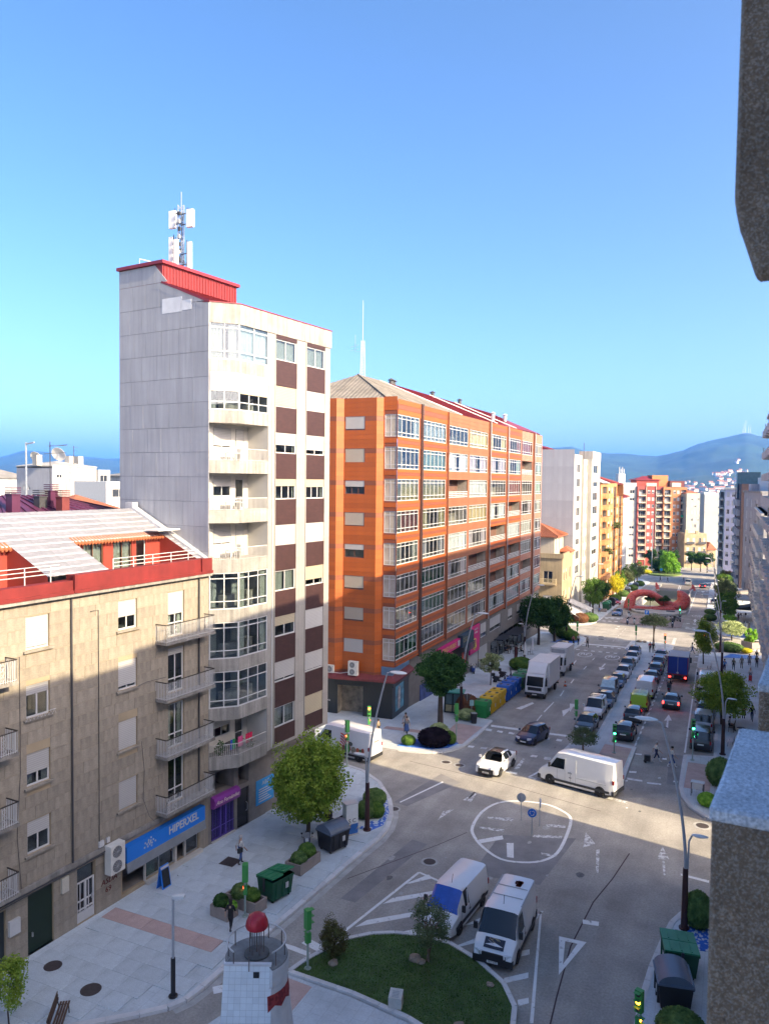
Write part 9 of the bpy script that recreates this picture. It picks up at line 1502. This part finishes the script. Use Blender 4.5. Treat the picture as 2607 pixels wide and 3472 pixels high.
person('woman in white top and jeans striding across the right lane', -4.8, 123.0, 10, 'walk', WHC, JEA, HAIRD, h=1.72, group=GP_, hairlong=True); person('person in black crossing far away, leftmost', -20.4, 262.1, 10, 'walk', BLC, BLC, h=1.7, group=GP_, dz=0); person('person in black crossing far away, middle', -18.1, 261.8, 190, 'walk', BLC, BLC, h=1.7, group=GP_, dz=0); person('person in dark clothes crossing far away, beside the silver van', -13.5, 265.5, 10, 'walk', BLC, NAV, h=1.7, group=GP_, dz=0)
person('waiter in black standing by the dark red post', -26.8, 104.8, 90, 'stand', BLC, BLC, sleeve=BLC, h=1.7, group=GP_)
for i, (x, y) in enumerate(((-29.6,110.1),(-29.0,106.8),(-27.0,107.9))): person(('cafe guest seated at the second table','cafe guest seated at the leftmost table','cafe guest seated under the closed parasols')[i], x, y, 20*i, 'sit', (WHC, NAV, KHA)[i], BLC, h=1.7, group=GP_, dz=.12)
person('dark-clad person under the far dark canopy', 1.8, 168, 80, 'stand', BLC, BLC, h=1.7, group=GP_); person('person seated on the wall near the far containers', -24.6, 164.5, -90, 'sit', SKYB, JEA, h=1.7, group=GP_, dz=.12); person('walker in light top far down the right pavement', .8, 222, 90, 'stroll', WHC, KHA, h=1.7, group=GP_); person('walker in dark top far down the right pavement', 1.4, 228, -90, 'stroll', NAV, BLC, h=1.7, group=GP_)
person('helmeted rider on the black scooter in the right lane', -6.0, 93.45, 90, 'ride', BLC, BLC, WHITE, sleeve=BLC, h=1.74, group=GP_, z=gz(93.4)+.28)
person('shopper in red behind the shop glass under the blue sign', -29.05, 34.9, 0, 'stand', REC, PIN, HAIRD, h=1.6, dz=.3); 
# small black-and-white dog on the pavement by the graffiti wall
dg_ = thing('dog', 'small black and white dog on the pavement by the graffiti wall', 'dog'); V = [((0,0,.34),.085,-1),((.17,0,.33),.1,0),((.3,0,.36),.09,1),((.42,0,.46),.06,2),((.5,0,.53),.065,3),((.6,0,.5),.035,4),((-.12,0,.36),.05,0),((-.24,0,.44),.025,6)]
vs_ = [v[0] for v in V]; ed = [(i, v[2]) for i, v in enumerate(V) if v[2] >= 0]; rad = [v[1] for v in V]
for s_ in (1, -1):
    for bx, par, pts in ((.3, 2, [(.3,.2),(.27,.1),(.31,.02)]), (0, 0, [(.06,.24),(-.06,.12),(-.02,.02)])):
        p = par
        for (xx, zz), r_ in zip(pts, (.04,.025,.022)): vs_.append((xx, s_*.06, zz)); ed.append((len(vs_)-1, p)); rad.append(r_); p = len(vs_)-1
    vs_.append((.48, s_*.05, .6)); ed.append((len(vs_)-1, 4)); rad.append(.018)
me = bpy.data.meshes.new('body'); me.from_pydata(vs_, ed, []); o = bpy.data.objects.new('tmp', me); COL.objects.link(o); o.modifiers.new('s', 'SKIN')
for i, r_ in enumerate(rad): me.skin_vertices[0].data[i].radius = (r_, r_); me.skin_vertices[0].data[i].use_root = i == 0
o.modifiers.new('d', 'SUBSURF').levels = 1; d_ = bpy.context.evaluated_depsgraph_get(); d_.update(); out = bpy.data.meshes.new_from_object(o.evaluated_get(d_)); bpy.data.objects.remove(o); out.materials.clear(); out.materials.append(M('dog_fur', (.6,.58,.55), .9, .0, 1, kind='cells', kp=(5.,(.02,.02,.02),.5))); link(out, 'body', dg_); place(dg_, -28.4, 77.6, R(200), .13)
